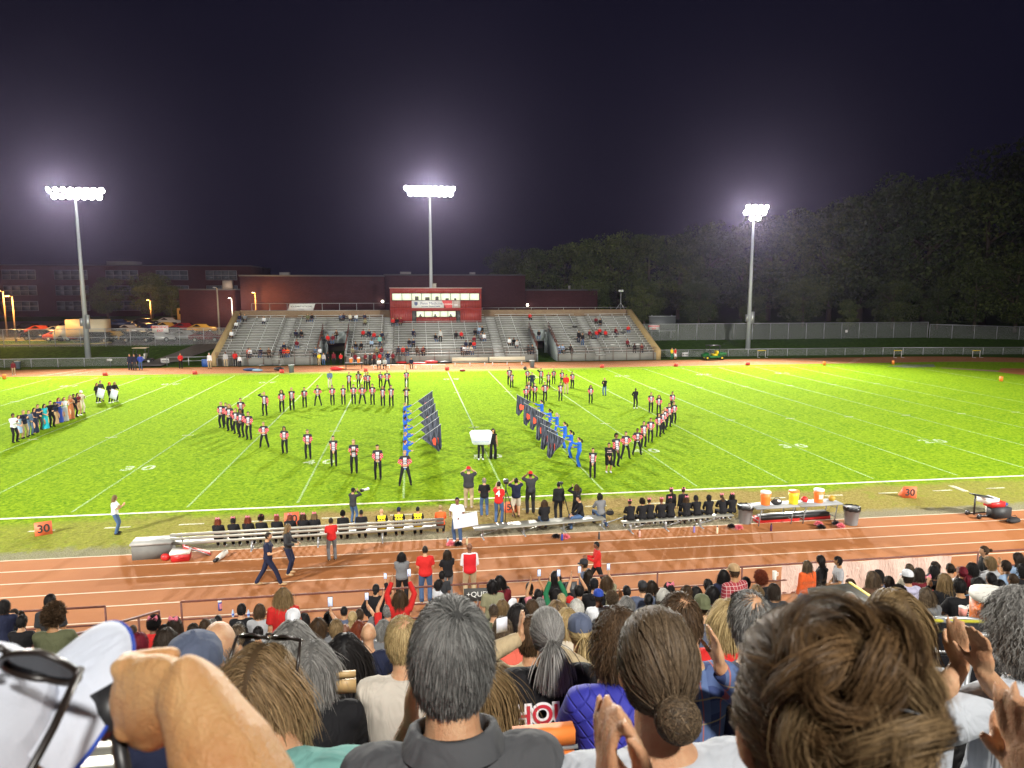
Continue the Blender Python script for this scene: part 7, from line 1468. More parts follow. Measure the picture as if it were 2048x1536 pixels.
S_(350, 1247, 'cheerleader with straight dark hair and pink bow beside the post', hs='long', hc='dark', top='maroon', kind='long', sk='tan', bow=True, dist=12)
S_(330, 1262, 'dark haired person between the two cheerleaders', hs='long', hc='black', top='grey', dist=12)
S_(278, 1285, 'person with dark wine red hair at the lower left', hs='curly', hc='wine', top='charcoal', sk='tan', dist=9)
S_(332, 1284, 'person with a tousled dark brown head in orange at the lower left', hs='curly', hc='dark', top='orange', sk='light', dist=6.5)
S_(246, 1294, 'person with short dark blond hair just above the fist', hs='short', hc='blond', top='olive', dist=8)
S_(410, 1253, 'man with a short brown buzz cut in an orange shirt', hs='buzz', hc='brown', top='orange', sk='light', dist=11)
S_(386, 1262, 'person in white beside the orange shirt', hs='short', hc='dark', top='white', kind='long', dist=11)
S_(436, 1242, 'child with a black bun near the railing post', hs='bun', hc='black', top='charcoal', sk='dark', h=1.5, dist=13)
S_(424, 1252, 'person in a grey hood behind the black bun', hs='short', hc='grey', top='grey', kind='hoodie', dist=12)
S_(483, 1219, 'man with short black hair and black T-shirt at the rail', hs='short', hc='black', top='black', sk='light', h=1.75, dist=14.5)
S_(519, 1221, 'young person with fluffy brown hair in a grey blue T-shirt at the rail', hs='curly', hc='brown', top='lightgrey', sk='light', dist=13.5)
S_(478, 1260, 'person with long black braids behind the black T-shirt', hs='long', hc='black', top='black', sk='brown', dist=10.5)
S_(566, 1190, 'standing woman with long light brown hair in a red T-shirt', 'stand', hs='long', hc='light', top='red', stand=True, w=1.12, hn=3000, dist=11)
S_(586, 1240, 'person with a white cap below the woman in red', hs='short', hc='light', top='grey', hat='white', brim='back', dist=8.5)
S_(608, 1240, 'dark haired person beside the white cap', hs='curly', hc='black', top='grey', sk='tan', dist=13)
S_(516, 1266, 'dark haired child in front of the blue grey T-shirt', hs='short', hc='black', top='navy', h=1.5, dist=11)
S_(475, 1270, 'person with brown hair low behind the bald man', hs='short', hc='saltbrown', top='slate', dist=8)
S_(637, 1252, 'woman with shoulder length brown hair holding a phone', 'sit_phone', hs='bob', hc='brown', top='grey', ph=True, dist=10)
S_(658, 1238, 'dark haired head between the brown bobs', hs='short', hc='black', top='charcoal', sk='tan', dist=11)
S_(672, 1257, 'young man with spiky dark blond hair in a black hoodie', hs='short', hc='light', top='charcoal', kind='hoodie', hn=2500, dist=9)
S_(688, 1223, 'boy with short black hair beside the blond headband', hs='buzz', hc='black', top='slate', sk='tan', h=1.55, dist=15)
S_(705, 1236, 'blond girl with a white hair band', hs='tail', hc='blond', top='blue', h=1.6, hn=2500, dist=12)
S_(719, 1230, 'man with very short brown hair holding a phone sideways', 'sit_phone', hs='buzz', hc='brown', top='grey', ph=True, dist=13)
S_(690, 1262, 'man with a brown skin shaved head in front of the headband', hs='bald', hc='dark', top='white', sk='brown', dist=11)
S_(718, 1256, 'woman with long reddish brown hair beside the shaved head', hs='long', hc='red', top='lightgrey', dist=11)
S_(737, 1268, 'bald man with shiny head in a navy T-shirt', hs=None, top='navy', w=1.15, sk='light', dist=7.3)
S_(767, 1256, 'woman with grey brown bob beside the shiny bald head', hs='bob', hc='grey', top='grey', hn=2500, dist=10)
S_(752, 1178, 'standing woman with black hair tied low in a black jacket raising a phone', 'stand_phone', hs='lowbun', hc='black', top='black', kind='jacket', stand=True, ph=True, w=1.1, dist=16.8)
S_(800, 1193, 'standing woman with long honey brown hair in red raising a phone', 'arms_up', hs='long', hc='brown', top='red', kind='long', stand=True, ph=True, hn=2600, dist=13)
S_(775, 1222, 'person in red and green with both arms raised clapping', 'sit_up', hs='short', hc='grey', top='red', kind='short', dist=13)
S_(878, 1168, 'boy with short curly black hair in a white T-shirt seen in profile', 'stand', hs='curly', hc='black', sk='brown', top='white', h=1.35, rz=-1.2, stand=True, dist=15)
S_(884, 1150, 'child with black hair behind the boy in white', 'stand', hs='short', hc='black', sk='brown', top='charcoal', h=1.3, stand=True, dist=15.5)
# --- middle
S_(985, 1170, 'person with straight black hair in a camouflage T-shirt', 'stand', hs='bob', hc='black', top='camo', stand=True, w=1.1, h=1.6, dist=14)
S_(999, 1162, 'woman with a phone just behind the camouflage shirt', hs='long', hc='black', top='maroon', dist=14.5)
S_(1014, 1182, 'boy with short dark hair right of the camouflage shirt', hs='buzz', hc='dark', top='white', sk='tan', h=1.5, dist=15)
S_(1059, 1176, 'person with dark tied hair left of the raised phones', hs='lowbun', hc='dark', top='black', sk='tan', dist=15)
S_(1076, 1190, 'woman with black tied hair and both arms raised with a phone', 'sit_up', hs='bun', hc='black', top='pink', sk='tan', ph=True, dist=14)
S_(1090, 1188, 'dark haired person with a pink top in the middle', hs='long', hc='dark', top='pink', dist=15)
S_(1110, 1152, 'tall girl with very long straight black hair at the railing', 'stand', hs='long', hc='black', top='black', kind='long', stand=True, h=1.62, hn=2500, dist=15.5)
S_(1113, 1190, 'person in a green top raising a phone with both hands', 'sit_up', hs='curly', hc='black', top='green', kind='long', ph=True, dist=14)
S_(1123, 1200, 'girl with a blond ponytail below the green sleeves', hs='tail', hc='blond', top='cream', hn=2500, dist=13)
S_(1158, 1182, 'young man with short black hair raising both arms with a phone', 'sit_up', hs='short', hc='black', top='black', ph=True, dist=14.5)
S_(1178, 1148, 'standing girl with long dark hair turned right near the railing', 'stand', hs='long', hc='dark', top='black', kind='long', stand=True, h=1.6, rz=-1.1, hn=2200, dist=16)
S_(1188, 1170, 'person with a black knitted cap left of the blue cap', hs='buzz', hc='black', top='black', kind='hoodie', hat='black', brim='front', dist=14)
S_(1168, 1128, 'heavy bearded man with a dark cap and slate shirt leaning at the rail', 'stand', hs='buzz', hc='dark', sk='tan', top='slate', stand=True, hat='charcoal', w=1.2, rz=.9, dist=17.2)
S_(1212, 1162, 'woman with very long wavy brown hair near the railing', 'stand_phone', hs='wavy', hc='brown', top='camo', stand=True, h=1.55, hn=3000, ph=True, dist=14.5)
S_(1197, 1193, 'person with a bright blue cap and white T-shirt', hs='buzz', hc='dark', sk='brown', top='white', hat='blue', brim='front', w=1.05, dist=12.5)
S_(1224, 1198, 'person with frizzy light brown curls right of the blue cap', hs='afro', hc='saltbrown', top='charcoal', kind='long', dist=12)
S_(1080, 1210, 'grey haired person in the middle of the crowd', hs='short', hc='grey', top='grey', dist=11.5)
S_(1064, 1216, 'person with tight dark brown curls in the middle of the crowd', hs='curly', hc='brown', top='slate', dist=10.5)
S_(1005, 1212, 'woman with wavy dark blond hair left of the black curls', hs='wavy', hc='light', top='charcoal', kind='long', dist=13)
S_(987, 1222, 'man with a grey brown buzz cut left of the wavy blond hair', hs='buzz', hc='saltbrown', top='olive', dist=12)
S_(1036, 1236, 'person with thick black tousled hair left of the raised hand', hs='curly', hc='black', top='coral', hn=4500, hq=.9, dist=6.6)
S_(1113, 1220, 'woman with a brown and blond highlighted bob', hs='bob', hc='mix', top='brown', dist=8.5)
S_(1140, 1206, 'person with a red cap in the middle of the crowd', hs='short', hc='grey', top='grey', hat='red', dist=14)
S_(1153, 1218, 'person with spiky white blond hair', hs='short', hc='white', top='black', hn=2500, dist=8.5)
S_(1134, 1240, 'woman with a blond highlighted bob above the navy and red cap', hs='bob', hc='blond', top='cream', hn=3000, dist=7)
S_(1005, 1262, 'person in a coral shirt fanning with a white card', 'sit_clap', hs='short', hc='saltbrown', top='coral', kind='short', sk='tan', w=1.15, dist=6)
S_(1253, 1183, 'dark haired woman clapping left of the dark cap', 'sit_clap', hs='bun', hc='black', sk='tan', top='black', dist=14)
S_(1285, 1175, 'man with a dark cap and slate grey T-shirt', hs='buzz', hc='dark', top='slate', hat='charcoal', w=1.15, dist=13.5)
S_(1303, 1172, 'woman with long dark brown hair right of the dark cap', hs='long', hc='dark', top='black', dist=14.5)
S_(1253, 1208, 'woman with grey bobbed hair in front of the dark cap', hs='bob', hc='grey', top='navy', dist=10.5)
S_(1297, 1200, 'girl with a thin black ponytail in a white T-shirt', hs='tail', hc='black', top='white', sk='tan', hn=2500, dist=13)
S_(1327, 1190, 'woman with pale grey hair right of the black ponytail', hs='bob', hc='white', top='turq', dist=12.5)
S_(1323, 1206, 'brown haired head below the pale grey hair', hs='short', hc='brown', top='slate', dist=12.5)
S_(1338, 1178, 'cheerleader with black hair and a pink bow in the middle', hs='curly', hc='black', top='black', bow=True, sk='brown', dist=13.5)
S_(1374, 1182, 'woman with long reddish brown hair turned to her friend', hs='long', hc='brown', top='cream', kind='long', rz=-.6, dist=14)
S_(1392, 1184, 'woman with shiny black hair beside the reddish brown hair', hs='long', hc='black', top='cream', rz=.6, sk='tan', dist=14)
S_(1416, 1170, 'person with black hair under a dark hood', hs='short', hc='black', top='yellow', kind='hoodie', dist=14)
S_(1424, 1186, 'woman with a big black bob left of the plaid shirt', hs='bob', hc='black', top='slate', sk='brown', dist=11.5)
S_(1447, 1150, 'standing dark haired woman hidden by the tan cap', 'stand', hs='long', hc='black', sk='brown', top='navy', kind='long', stand=True, dist=15)
if 1:
    m_, nt, b, t = newmat('red_plaid', .85, .2); sx = nt.nodes.new('ShaderNodeSeparateXYZ'); nt.links.new(t.outputs['Object'], sx.inputs[0]); f1 = math_chain(nt, 'GREATER_THAN', math_chain(nt, 'PINGPONG', sx.outputs[0], .03), .027); f2 = math_chain(nt, 'GREATER_THAN', math_chain(nt, 'PINGPONG', sx.outputs[2], .03), .027)
    nt.links.new(mixc(nt, math_chain(nt, 'MAXIMUM', f1, f2), mixc(nt, math_chain(nt, 'GREATER_THAN', math_chain(nt, 'PINGPONG', sx.outputs[0], .06), .03), (.30, .035, .05), (.38, .06, .07)), (.62, .50, .48)), b.inputs['Base Color'])
    def plaid(name, a, c, l1, l2):
        m_, nt, b, t = newmat(name, .85, .2); sx = nt.nodes.new('ShaderNodeSeparateXYZ'); nt.links.new(t.outputs['Object'], sx.inputs[0]); f = lambda o, p, w_: math_chain(nt, 'GREATER_THAN', math_chain(nt, 'PINGPONG', sx.outputs[o], p), p*w_)
        base = mixc(nt, f(0, .05, .5), a, c); base = mixc(nt, math_chain(nt, 'MULTIPLY', f(2, .05, .5), .6), base, c); base = mixc(nt, math_chain(nt, 'MULTIPLY', f(0, .041, .93), .7), base, l1); base = mixc(nt, math_chain(nt, 'MULTIPLY', f(2, .047, .93), .7), base, l2); nt.links.new(base, b.inputs['Base Color']); return m_
    plaid('blue_plaid', (.04, .06, .16), (.10, .15, .30), (.5, .12, .05), (.5, .42, .2)); plaid('bright_plaid', (.06, .10, .25), (.45, .05, .08), (.6, .6, .65), (.55, .55, .6))
S_(1468, 1143, 'standing man with a tan cap and red plaid shirt', 'stand', hs='buzz', hc='brown', sk='tan', top=_mc['red_plaid'], kind='long', stand=True, hat='tan', w=1.15, rz=.25, hn=2000, dist=11.8)
S_(1492, 1165, 'dark head right of the red plaid shirt', hs='short', hc='black', sk='dark', top='black', kind='long', dist=14.5)
S_(1521, 1157, 'person with a round reddish afro', hs='bigafro', hc='red', sk='brown', top='black', kind='long', hn=1800, dist=14)
S_(1513, 1182, 'person with blond and black striped braids', hs='bob', hc='mix', sk='brown', top='black', dist=13)
S_(1548, 1182, 'dark haired head below the cream mug', hs='curly', hc='dark', top='charcoal', sk='tan', dist=12)
S_(1404, 1212, 'person with an olive green cap', hs='buzz', hc='brown', top='slate', hat='olive', brim='back', dist=8)
S_(1480, 1212, 'person with wide dark frizzy hair below the plaid shirt', hs='bigafro', hc='dark', sk='brown', top='charcoal', hn=2500, dist=9)
# --- right
if 1:
    S_(1614, 1130, 'standing girl with long brown hair in an orange and navy jacket', 'stand', hs='wavy', hc='saltbrown', top='orange', kind='jacket', stand=True, h=1.45, hn=2500, dist=15.5)
    S_(1641, 1120, 'standing person with black hair and black hooded top in profile', 'stand', hs='bob', hc='black', sk='tan', top='black', kind='hoodie', stand=True, h=1.6, rz=.7, dist=15.8)
    S_(1676, 1122, 'standing boy with black hair in a light grey T-shirt in profile', 'clasp', hs='short', hc='black', sk='tan', top='lightgrey', stand=True, h=1.45, rz=1.2, dist=15)
    S_(1700, 1170, 'person bending down with a dark shirt and jeans', 'sit_lean', hs='buzz', hc='brown', top='charcoal', rz=1.3, dist=13)
    S_(1745, 1155, 'woman with long curly brown hair right of the bending person', hs='wavy', hc='saltbrown', top='brown', kind='long', hn=2500, dist=13)
    S_(1757, 1152, 'black haired head behind the curly brown hair', hs='curly', hc='black', top='slate', dist=14)
    S_(1778, 1165, 'person with pointed dark hair and a bright red hoodie', hs='short', hc='dark', top='red', kind='hoodie', w=1.1, dist=13)
    S_(1819, 1138, 'person with short ash brown hair behind the white cap', hs='short', hc='saltbrown', top='cream', dist=16)
    S_(1815, 1154, 'person with a white cap and a lilac hoodie', hs='short', hc='dark', top='lilac', kind='hoodie', hat='white', brim='front', dist=12.5)
    S_(1836, 1166, 'dark haired woman right of the lilac hoodie', hs='long', hc='dark', top='black', sk='tan', dist=13.5)
    S_(1798, 1187, 'person with two black puffs of hair in front of the lilac hoodie', hs='afro', hc='black', sk='brown', top='brown', dist=11.5)
    S_(1850, 1163, 'cheerleader with dark hair and pink bow at the right', hs='bun', hc='dark', top='red', bow=True, sk='brown', dist=13.5)
    S_(1765, 1210, 'person with dark hair parted and a red hood at the lower right', hs='short', hc='dark', top='red', kind='hoodie', dist=11)
    S_(1700, 1206, 'man with thinning pale hair partly hidden by the brown bun', hs='thin', hc='white', top='lightgrey', dist=8)
    S_(1852, 1190, 'woman with long brown braids and a grey hoodie', hs='long', hc='saltbrown', top='grey', kind='hoodie', w=1.15, sk='tan', hn=3000, dist=11)
    S_(1888, 1160, 'woman with wavy light brown hair in a black top clapping', 'sit_clap', hs='wavy', hc='light', top='black', kind='long', hn=2500, dist=12.3)
    S_(1868, 1143, 'black haired head behind the wavy light brown hair', hs='curly', hc='black', top='black', sk='brown', dist=15)
    S_(1900, 1138, 'person with brown hair in white behind the dark red hair', hs='bun', hc='dark', top='white', dist=15)
    S_(1925, 1145, 'woman with dark red tied hair', hs='tail', hc='wine', top='black', sk='tan', hn=2000, dist=14)
    P = S_(1919, 1172, 'man with short black hair and a black T-shirt with a white round emblem', hs='short', hc='black', sk='tan', top='black', w=1.2, hn=2200, dist=11.2)
    text('W', .16, WHITE, P, (.02, -.170, .98), (math.pi/2, 0, 0), name='emblem', bold=.008); q = MB(); q.tube([(.02+.12*math.cos(a), -.163, .98+.075*math.sin(a)) for a in np.linspace(.3, 6.0, 22)], .006, 5); q.build('emblem_ring', WHITE, P); text('TENNIS', .05, WHITE, P, (.03, -.168, .87), (math.pi/2, 0, 0), name='print', bold=.003)
    S_(1955, 1168, 'woman with black hair in a light blue shirt', 'sit_clap', hs='bob', hc='black', top='lightblue', kind='short', sk='tan', dist=12)
    S_(1982, 1158, 'woman with a shiny black bun in a dark jacket', hs='lowbun', hc='black', top='charcoal', kind='jacket', dist=13)
    S_(1968, 1102, 'standing woman with brown hair tied back in a black jacket at the rail', 'stand', hs='bun', hc='brown', sk='light', top='black', kind='jacket', stand=True, rz=1.0, h=1.65, dist=15.8)
    S_(1980, 1125, 'person with light brown curls and a pale grey hoodie', 'sit_clap', hs='curly', hc='light', top='lightgrey', kind='hoodie', rz=.6, dist=14.5)
    S_(1945, 1138, 'dark haired person clapping in front of the standing woman', 'sit_clap', hs='curly', hc='black', top='grey', sk='brown', dist=14)
    S_(2036, 1116, 'woman with dark hair and pale blue shirt clapping at the right edge', 'sit_clap', hs='wavy', hc='dark', top='lightblue', sk='tan', rz=.5, dist=15)
    S_(2012, 1132, 'person in a pale blue hoodie near the right edge', 'sit_lean', hs='short', hc='dark', top='lightblue', kind='hoodie', dist=14.5)
    S_(2026, 1160, 'man with short brown hair and a dark shirt near the right edge', hs='buzz', hc='brown', sk='tan', top='charcoal', kind='short', dist=13)
    S_(2000, 1172, 'person clapping between the light blue shirt and the short brown hair', 'sit_clap', hs='bun', hc='black', top='charcoal', sk='brown', dist=13)
    S_(2046, 1140, 'dark curly haired head cut by the right edge', hs='curly', hc='black', top='black', sk='brown', dist=14)
    S_(1870, 1132, 'small dark head directly below the railing at the right', hs='bob', hc='dark', top='grey', sk='tan', h=1.5, dist=15.5)
    S_(1838, 1148, 'person in maroon behind the cheerleader at the right', hs='curly', hc='dark', top='maroon', sk='brown', h=1.55)
# ================================================================ THE HEADS NEAREST THE CAMERA
def posed(name, base, H, h, rz, wl=None, wr=None, **k):
    """a pose whose wrists reach given points of the place; returns the root location"""
    d = dict(POSES[base]); d.update(k); POSES[name] = d; _sk.pop(name, None); S = skel(name); o = at_head(H, name, h, rz); s = h/1.735
    for key, w_ in (('hL', wl), ('hR', wr)):
        if w_ is None: continue
        l = (rotz(-rz)@(np.array(w_)-o))/s; d[key] = tuple(rotx(d.get('lean', 0)*.4)@(l-S['T']((0, 0, .485))))
    _sk.pop(name, None); skel(name); return o
def big(px, py, dist, lab, name, base='sit', hs='short', hc='dark', n=9000, hq=.55, sk='light', top='grey', kind='short', h=1.72, rz=0.0, wl=None, wr=None, vox=.0085, hrot=None, seed=3, w=1.1, belly=0.0, hat=None, brim='front', leg='jeans', bow=False, **k):
    H = GD(px, py, dist*1.07); o = posed(name, base, H, h, rz, wl, wr, **k)
    return person(lab, o, rz, name, h, top, kind, leg, hs=hs, hc=hc, sk=sk, hn=n, hq=hq, vox=vox, hsd=seed, head_rot=hrot, w=w, belly=belly, hat=hat, brim=brim), o, H
D = GD
# grey haired man in the middle, a hand raised beside his cheek
C_['charcoal2'] = (.075, .078, .085); C_['teal'] = (.16, .36, .33); C_['violetblue'] = (.035, .035, .32); C_['palegrey'] = (.50, .50, .50); C_['cottongrey'] = (.46, .49, .54); C_['beige'] = (.50, .46, .40)
P, o, H = big(902, 1312, 1.40, 'man with thick grey hair and a charcoal collared shirt in the front centre', 'grey_man', 'sit', 'short', 'darkgrey', 16000, .5, top='charcoal2', w=1.04, wl=D(822, 1452, 1.70), hd=(.05, .2, 1), palm='in', el=(.35, -.1, -1))
S = skel('grey_man')
q = MB(); a = np.linspace(0, 2*math.pi, 29)
ringv = []; K = [(.088, .082, .500), (.082, .080, .545), (.078, .078, .572), (.092, .090, .568), (.112, .104, .520)]
V, F = [], []
for rx_, ry_, z_ in K:
    for t_ in a[:-1]: V.append(S['T']((rx_*math.sin(t_), ry_*math.cos(t_)-.008, z_-.018*max(0, math.cos(t_)))))
for j in range(4):
    for i in range(28): F.append((j*28+i, j*28+(i+1) % 28, (j+1)*28+(i+1) % 28, (j+1)*28+i))
q.add(V, F); put(q.mesh('collar', [WHITE], True), 'collar', CL('charcoal2'), P)
# ponytail woman in the black hoodie
P, o, H = big(1094, 1264, 3.3, 'woman with a grey ponytail and a black hoodie with red and white lettering', 'pony_woman', 'sit', 'tail', 'grey', 9000, .8, top='black', kind='hoodie', w=1.15, wl=None, vox=.010)
mw = mat('print_white', (.75, .74, .74), .6); mr = mat('print_red', (.50, .02, .04), .6)
text('HOUDI', .125, mw, P, (-.01, -.160, .960), (R(80), 0, 0), name='lettering_outline', bold=.012); text('HOUDI', .125, mr, P, (-.01, -.164, .960), (R(80), 0, 0), bold=.002)
# curly woman in the blue quilted jacket
def quilt():
    m_, nt, b, t = newmat('quilted_blue', .7, .3); sx = nt.nodes.new('ShaderNodeSeparateXYZ'); nt.links.new(t.outputs['Object'], sx.inputs[0]); p1 = math_chain(nt, 'PINGPONG', math_chain(nt, 'ADD', sx.outputs[0], sx.outputs[2]), .03); p2 = math_chain(nt, 'PINGPONG', math_chain(nt, 'SUBTRACT', sx.outputs[0], sx.outputs[2]), .03)
    h_ = math_chain(nt, 'MINIMUM', p1, p2); c = ramp(nt, noise(nt, t.outputs['Object'], 8, 3), [(.3, (.030, .032, .30)), (.7, (.045, .048, .38))]); nt.links.new(c, b.inputs['Base Color']); bump(nt, b, ramp(nt, math_chain(nt, 'MULTIPLY', h_, 60.0), [(0, 0.0), (.5, 1.0)]), .6, .012); return m_
big(1238, 1278, 2.75, 'woman with dark curly hair and a bright blue quilted jacket', 'curly_woman', 'sit_lean', 'curly', 'brown', 11000, .75, top=quilt(), kind='jacket', w=1.12, vox=.010, seed=5)
# brown hair tied low, grey T-shirt
big(1314, 1332, 1.42, 'woman with smooth brown hair tied in a low curly knot and a pale grey T-shirt', 'lowbun_woman', 'sit', 'lowbun', 'saltbrown', 15000, .5, top='cottongrey', w=1.05, seed=8)
# teal shirt, fair hair, sunglasses on the head
P, o, H = big(522, 1392, 1.62, 'woman with dark blond hair and sunglasses on her head in a teal T-shirt', 'teal_woman', 'sit', 'bob', 'mix', 15000, .5, top='teal', w=1.2, rz=-.2, hx=-.10, hz=-.105, hy=.06, lean=.28, seed=9, belly=.02)
S = skel('teal_woman'); hc_ = S['head']
text('OCEAN CITY', .058, mat('print_pale', (.62, .74, .72), .6), P, (.05, -.175, .93), (R(78), 0, R(0)), name='lettering', bold=.002); text('MARYLAND', .058, _mc['print_pale'], P, (.05, -.182, .87), (R(78), 0, 0), name='lettering', bold=.002)
q = MB(); q.box((-.06, -.186, .972), (.22, -.183, .977)); q.box((-.06, -.204, .830), (.22, -.201, .835)); q.build('print_line', _mc['print_pale'], P)
def sunglasses(label, p, rot, s=1.0, col=(.012, .012, .014)):
    g = thing('sunglasses', label, 'sunglasses', p); g.rotation_euler = rot; g.scale = (s,)*3; fm = mat('glasses_frame', (.02, .014, .012), .3)
    for x in (-1, 1):
        q = MB(); n = 20; A = [(x*.034+.030*math.cos(t)*(1+.08*math.sin(t)), 0-.004*abs(math.cos(t)), .021*math.sin(t)) for t in np.linspace(0, 2*math.pi, n+1)[:-1]]; q.tube(A+[A[0], A[1]], .0028, 6); q.build('frame', fm, g)
        q = MB(); q.add([(a_[0], a_[1]+.001, a_[2]) for a_ in A]+[(a_[0], a_[1]+.003, a_[2]) for a_ in A], [tuple(range(n)), tuple(range(2*n-1, n-1, -1))]); q.build('lens', mat('dark_lens', (.02, .025, .035), .08), g)
        q = MB(); q.tube([(x*.066, -.002, .012), (x*.070, -.05, .012), (x*.070, -.10, .010), (x*.066, -.135, -.015)], .0032, 6); q.build('temple', fm, g)
    q = MB(); q.tube([(-.008, .002, .008), (0, .004, .011), (.008, .002, .008)], .003, 6); q.build('bridge', fm, g)
sunglasses('brown framed sunglasses pushed up on the dark blond hair', H+np.array((.02, .055, .125)), (R(55), 0, -.25), 1.25)
# row behind and around
big(437, 1295, 2.95, 'bald man with grey stubble on the back of his head in a green shirt', 'bald_man', 'sit', 'bald', 'grey', 5000, .7, top='green', w=1.15, vox=.011)
big(585, 1292, 3.3, 'woman with loose grey curls behind the sunglasses', 'greycurl', 'sit', 'wavy', 'grey', 7000, .9, top='charcoal', vox=.011)
big(627, 1332, 3.2, 'woman with a straight grey bob in black', 'greybob', 'sit', 'bob', 'grey', 8000, .8, top='black', kind='long', vox=.011, w=1.1)
big(690, 1310, 3.7, 'woman with long glossy black hair in black', 'blackhair', 'sit', 'long', 'black', 7000, .9, top='black', kind='long', vox=.011)
big(805, 1280, 3.4, 'balding man with sandy hair in a pale grey T-shirt', 'sandy', 'sit', 'thin', 'blond', 6000, .8, top='beige', w=1.22, vox=.011, rz=.15)
big(1359, 1245, 2.75, 'man with thinning dark hair and a blue plaid shirt', 'thin_man', 'sit_clap', 'thin', 'brown', 10000, .75, top=_mc['blue_plaid'], kind='long', w=1.12, vox=.010, wr=D(1440, 1335, 2.6), wl=D(1395, 1330, 2.9), hd=(-.15, .15, 1))
big(1452, 1238, 4.1, 'woman with straight platinum blond hair', 'platinum', 'sit', 'bob', 'blond', 7000, .9, top='red', vox=.012)
big(1160, 1264, 4.9, 'person with a navy and red cap, blond hair and bright plaid shirt', 'capblond', 'sit', 'tail', 'blond', 4000, .9, top=_mc['bright_plaid'], kind='long', hat='slate', brim='front', vox=.012)
big(958, 1378, 2.5, 'woman with reddish brown hair hidden behind the grey haired man', 'hiddenred', 'sit', 'long', 'light', 6000, .8, top='pink', vox=.012)
big(1062, 1272, 4.0, 'brown haired person beyond the grey ponytail with one hand raised', 'khakiarm', 'sit_clap', 'short', 'brown', 5000, .9, top='khaki', kind='long', wl=D(1042, 1275, 4.15), wr=D(1110, 1300, 4.1), vox=.010, hd=(0, .1, 1))
big(2044, 1250, 2.3, 'woman with short grey curls and grey T-shirt clapping at the right edge', 'greycurls_right', 'sit_clap', 'curly', 'grey', 9000, .7, top='cottongrey', w=1.2, wl=D(1922, 1330, 2.4), wr=D(1968, 1345, 2.3), hd=(-.15, .1, 1), vox=.009, leg='black', belly=.04, rz=.25, seed=4)
big(1500, 1240, 2.8, 'balding man whose pale scalp shows left of the brown bun', 'baldleft', 'sit', 'thin', 'grey', 4000, .8, top='navy', vox=.012)
big(1788, 1248, 2.35, 'woman with sandy blond hair just behind the brown bun', 'sandywoman', 'sit', 'bob', 'light', 9000, .7, top='cottongrey', vox=.012, seed=6)
# woman with the big messy bun
P, o, H = big(1618, 1442, .715, 'woman with a large messy brown bun in the right foreground', 'bun_woman', 'sit', 'tail', 'warm', 34000, .24, top='black', kind='long', h=1.66, w=1.0, seed=12, vox=.006)
S = skel('bun_woman'); r_ = np.random.default_rng(5); k_ = 9000
def messy_bun(k, c, rad, seed):
    r = np.random.default_rng(seed); nl = 46; ax = _nn(r.normal(size=(nl, 3))); bx = _nn(np.cross(ax, r.normal(size=(nl, 3)))); rr = rad*r.uniform(.55, 1.15, nl); cc = r.normal(size=(nl, 3))*rad*.42; l = r.integers(0, nl, k); an = np.linspace(0, 1, 14)[None, :, None]*r.uniform(1.6, 3.6, nl)[l][:, None, None]+r.uniform(0, 6.28, nl)[l][:, None, None]
    off = r.normal(size=(k, 3))*rad*.12; Q = np.array(c)+cc[l][:, None]+off[:, None]+(ax[l][:, None]*np.cos(an)+bx[l][:, None]*np.sin(an))*rr[l][:, None, None]*(1+.05*r.normal(size=(k, 1, 1)))+r.normal(size=(k, 14, 3))*.0007
    t = np.clip(r.beta(1.3, 1.6, k)*.75+r.uniform(0, 1, nl)[l]*.25, 0, 1); return Q, t, r
Q, t_, r2 = messy_bun(17000, (.020, -.075, .045), .050, 21); me = ribbons(Q, t_, r2, .0007, HM('mix'), 'bun', centre=(.02, -.075, .045)); put(me, 'bun', HM('mix'), P, S['head'])
Q, t_, r2 = messy_bun(9000, (-.015, -.045, .085), .046, 22); me = ribbons(Q, t_, r2, .0007, HM('brown'), 'loose_hair', centre=(0, -.05, .08)); put(me, 'loose_hair', HM('warm'), P, S['head'])
# hair falling down the neck on the right side
r = np.random.default_rng(4); k = 6000; u = r.uniform(0, 1, k); st = np.stack([.02+.055*u, -.075+r.normal(size=k)*.012, -.02+r.normal(size=k)*.02], 1); tt = np.linspace(0, 1, 14)[None, :, None]; an = r.uniform(0, 6.28, 40)[r.integers(0, 40, k)][:, None, None]+tt*7
Q = st[:, None]+np.array((.03, -.02, -.30))*tt*r.uniform(.6, 1.1, (k, 1, 1))+np.concatenate([np.cos(an), np.sin(an)*.6, 0*an], 2)*.014*tt; me = ribbons(Q, np.clip(r.beta(2, 2, k), 0, 1), r, .0008, HM('brown'), 'hair_lock', centre=(0, 0, -.1)); put(me, 'hair_lock', HM('warm'), P, S['head'])
q = MB(); q.tube([(.02+.046*math.cos(t), -.118-.012*math.sin(t*2), .040+.046*math.sin(t)) for t in np.linspace(.2, 2.9, 18)], .0018, 6); put(q.mesh('hair_tie', [DARK], True), 'hair_tie', DARK, P, S['head'])

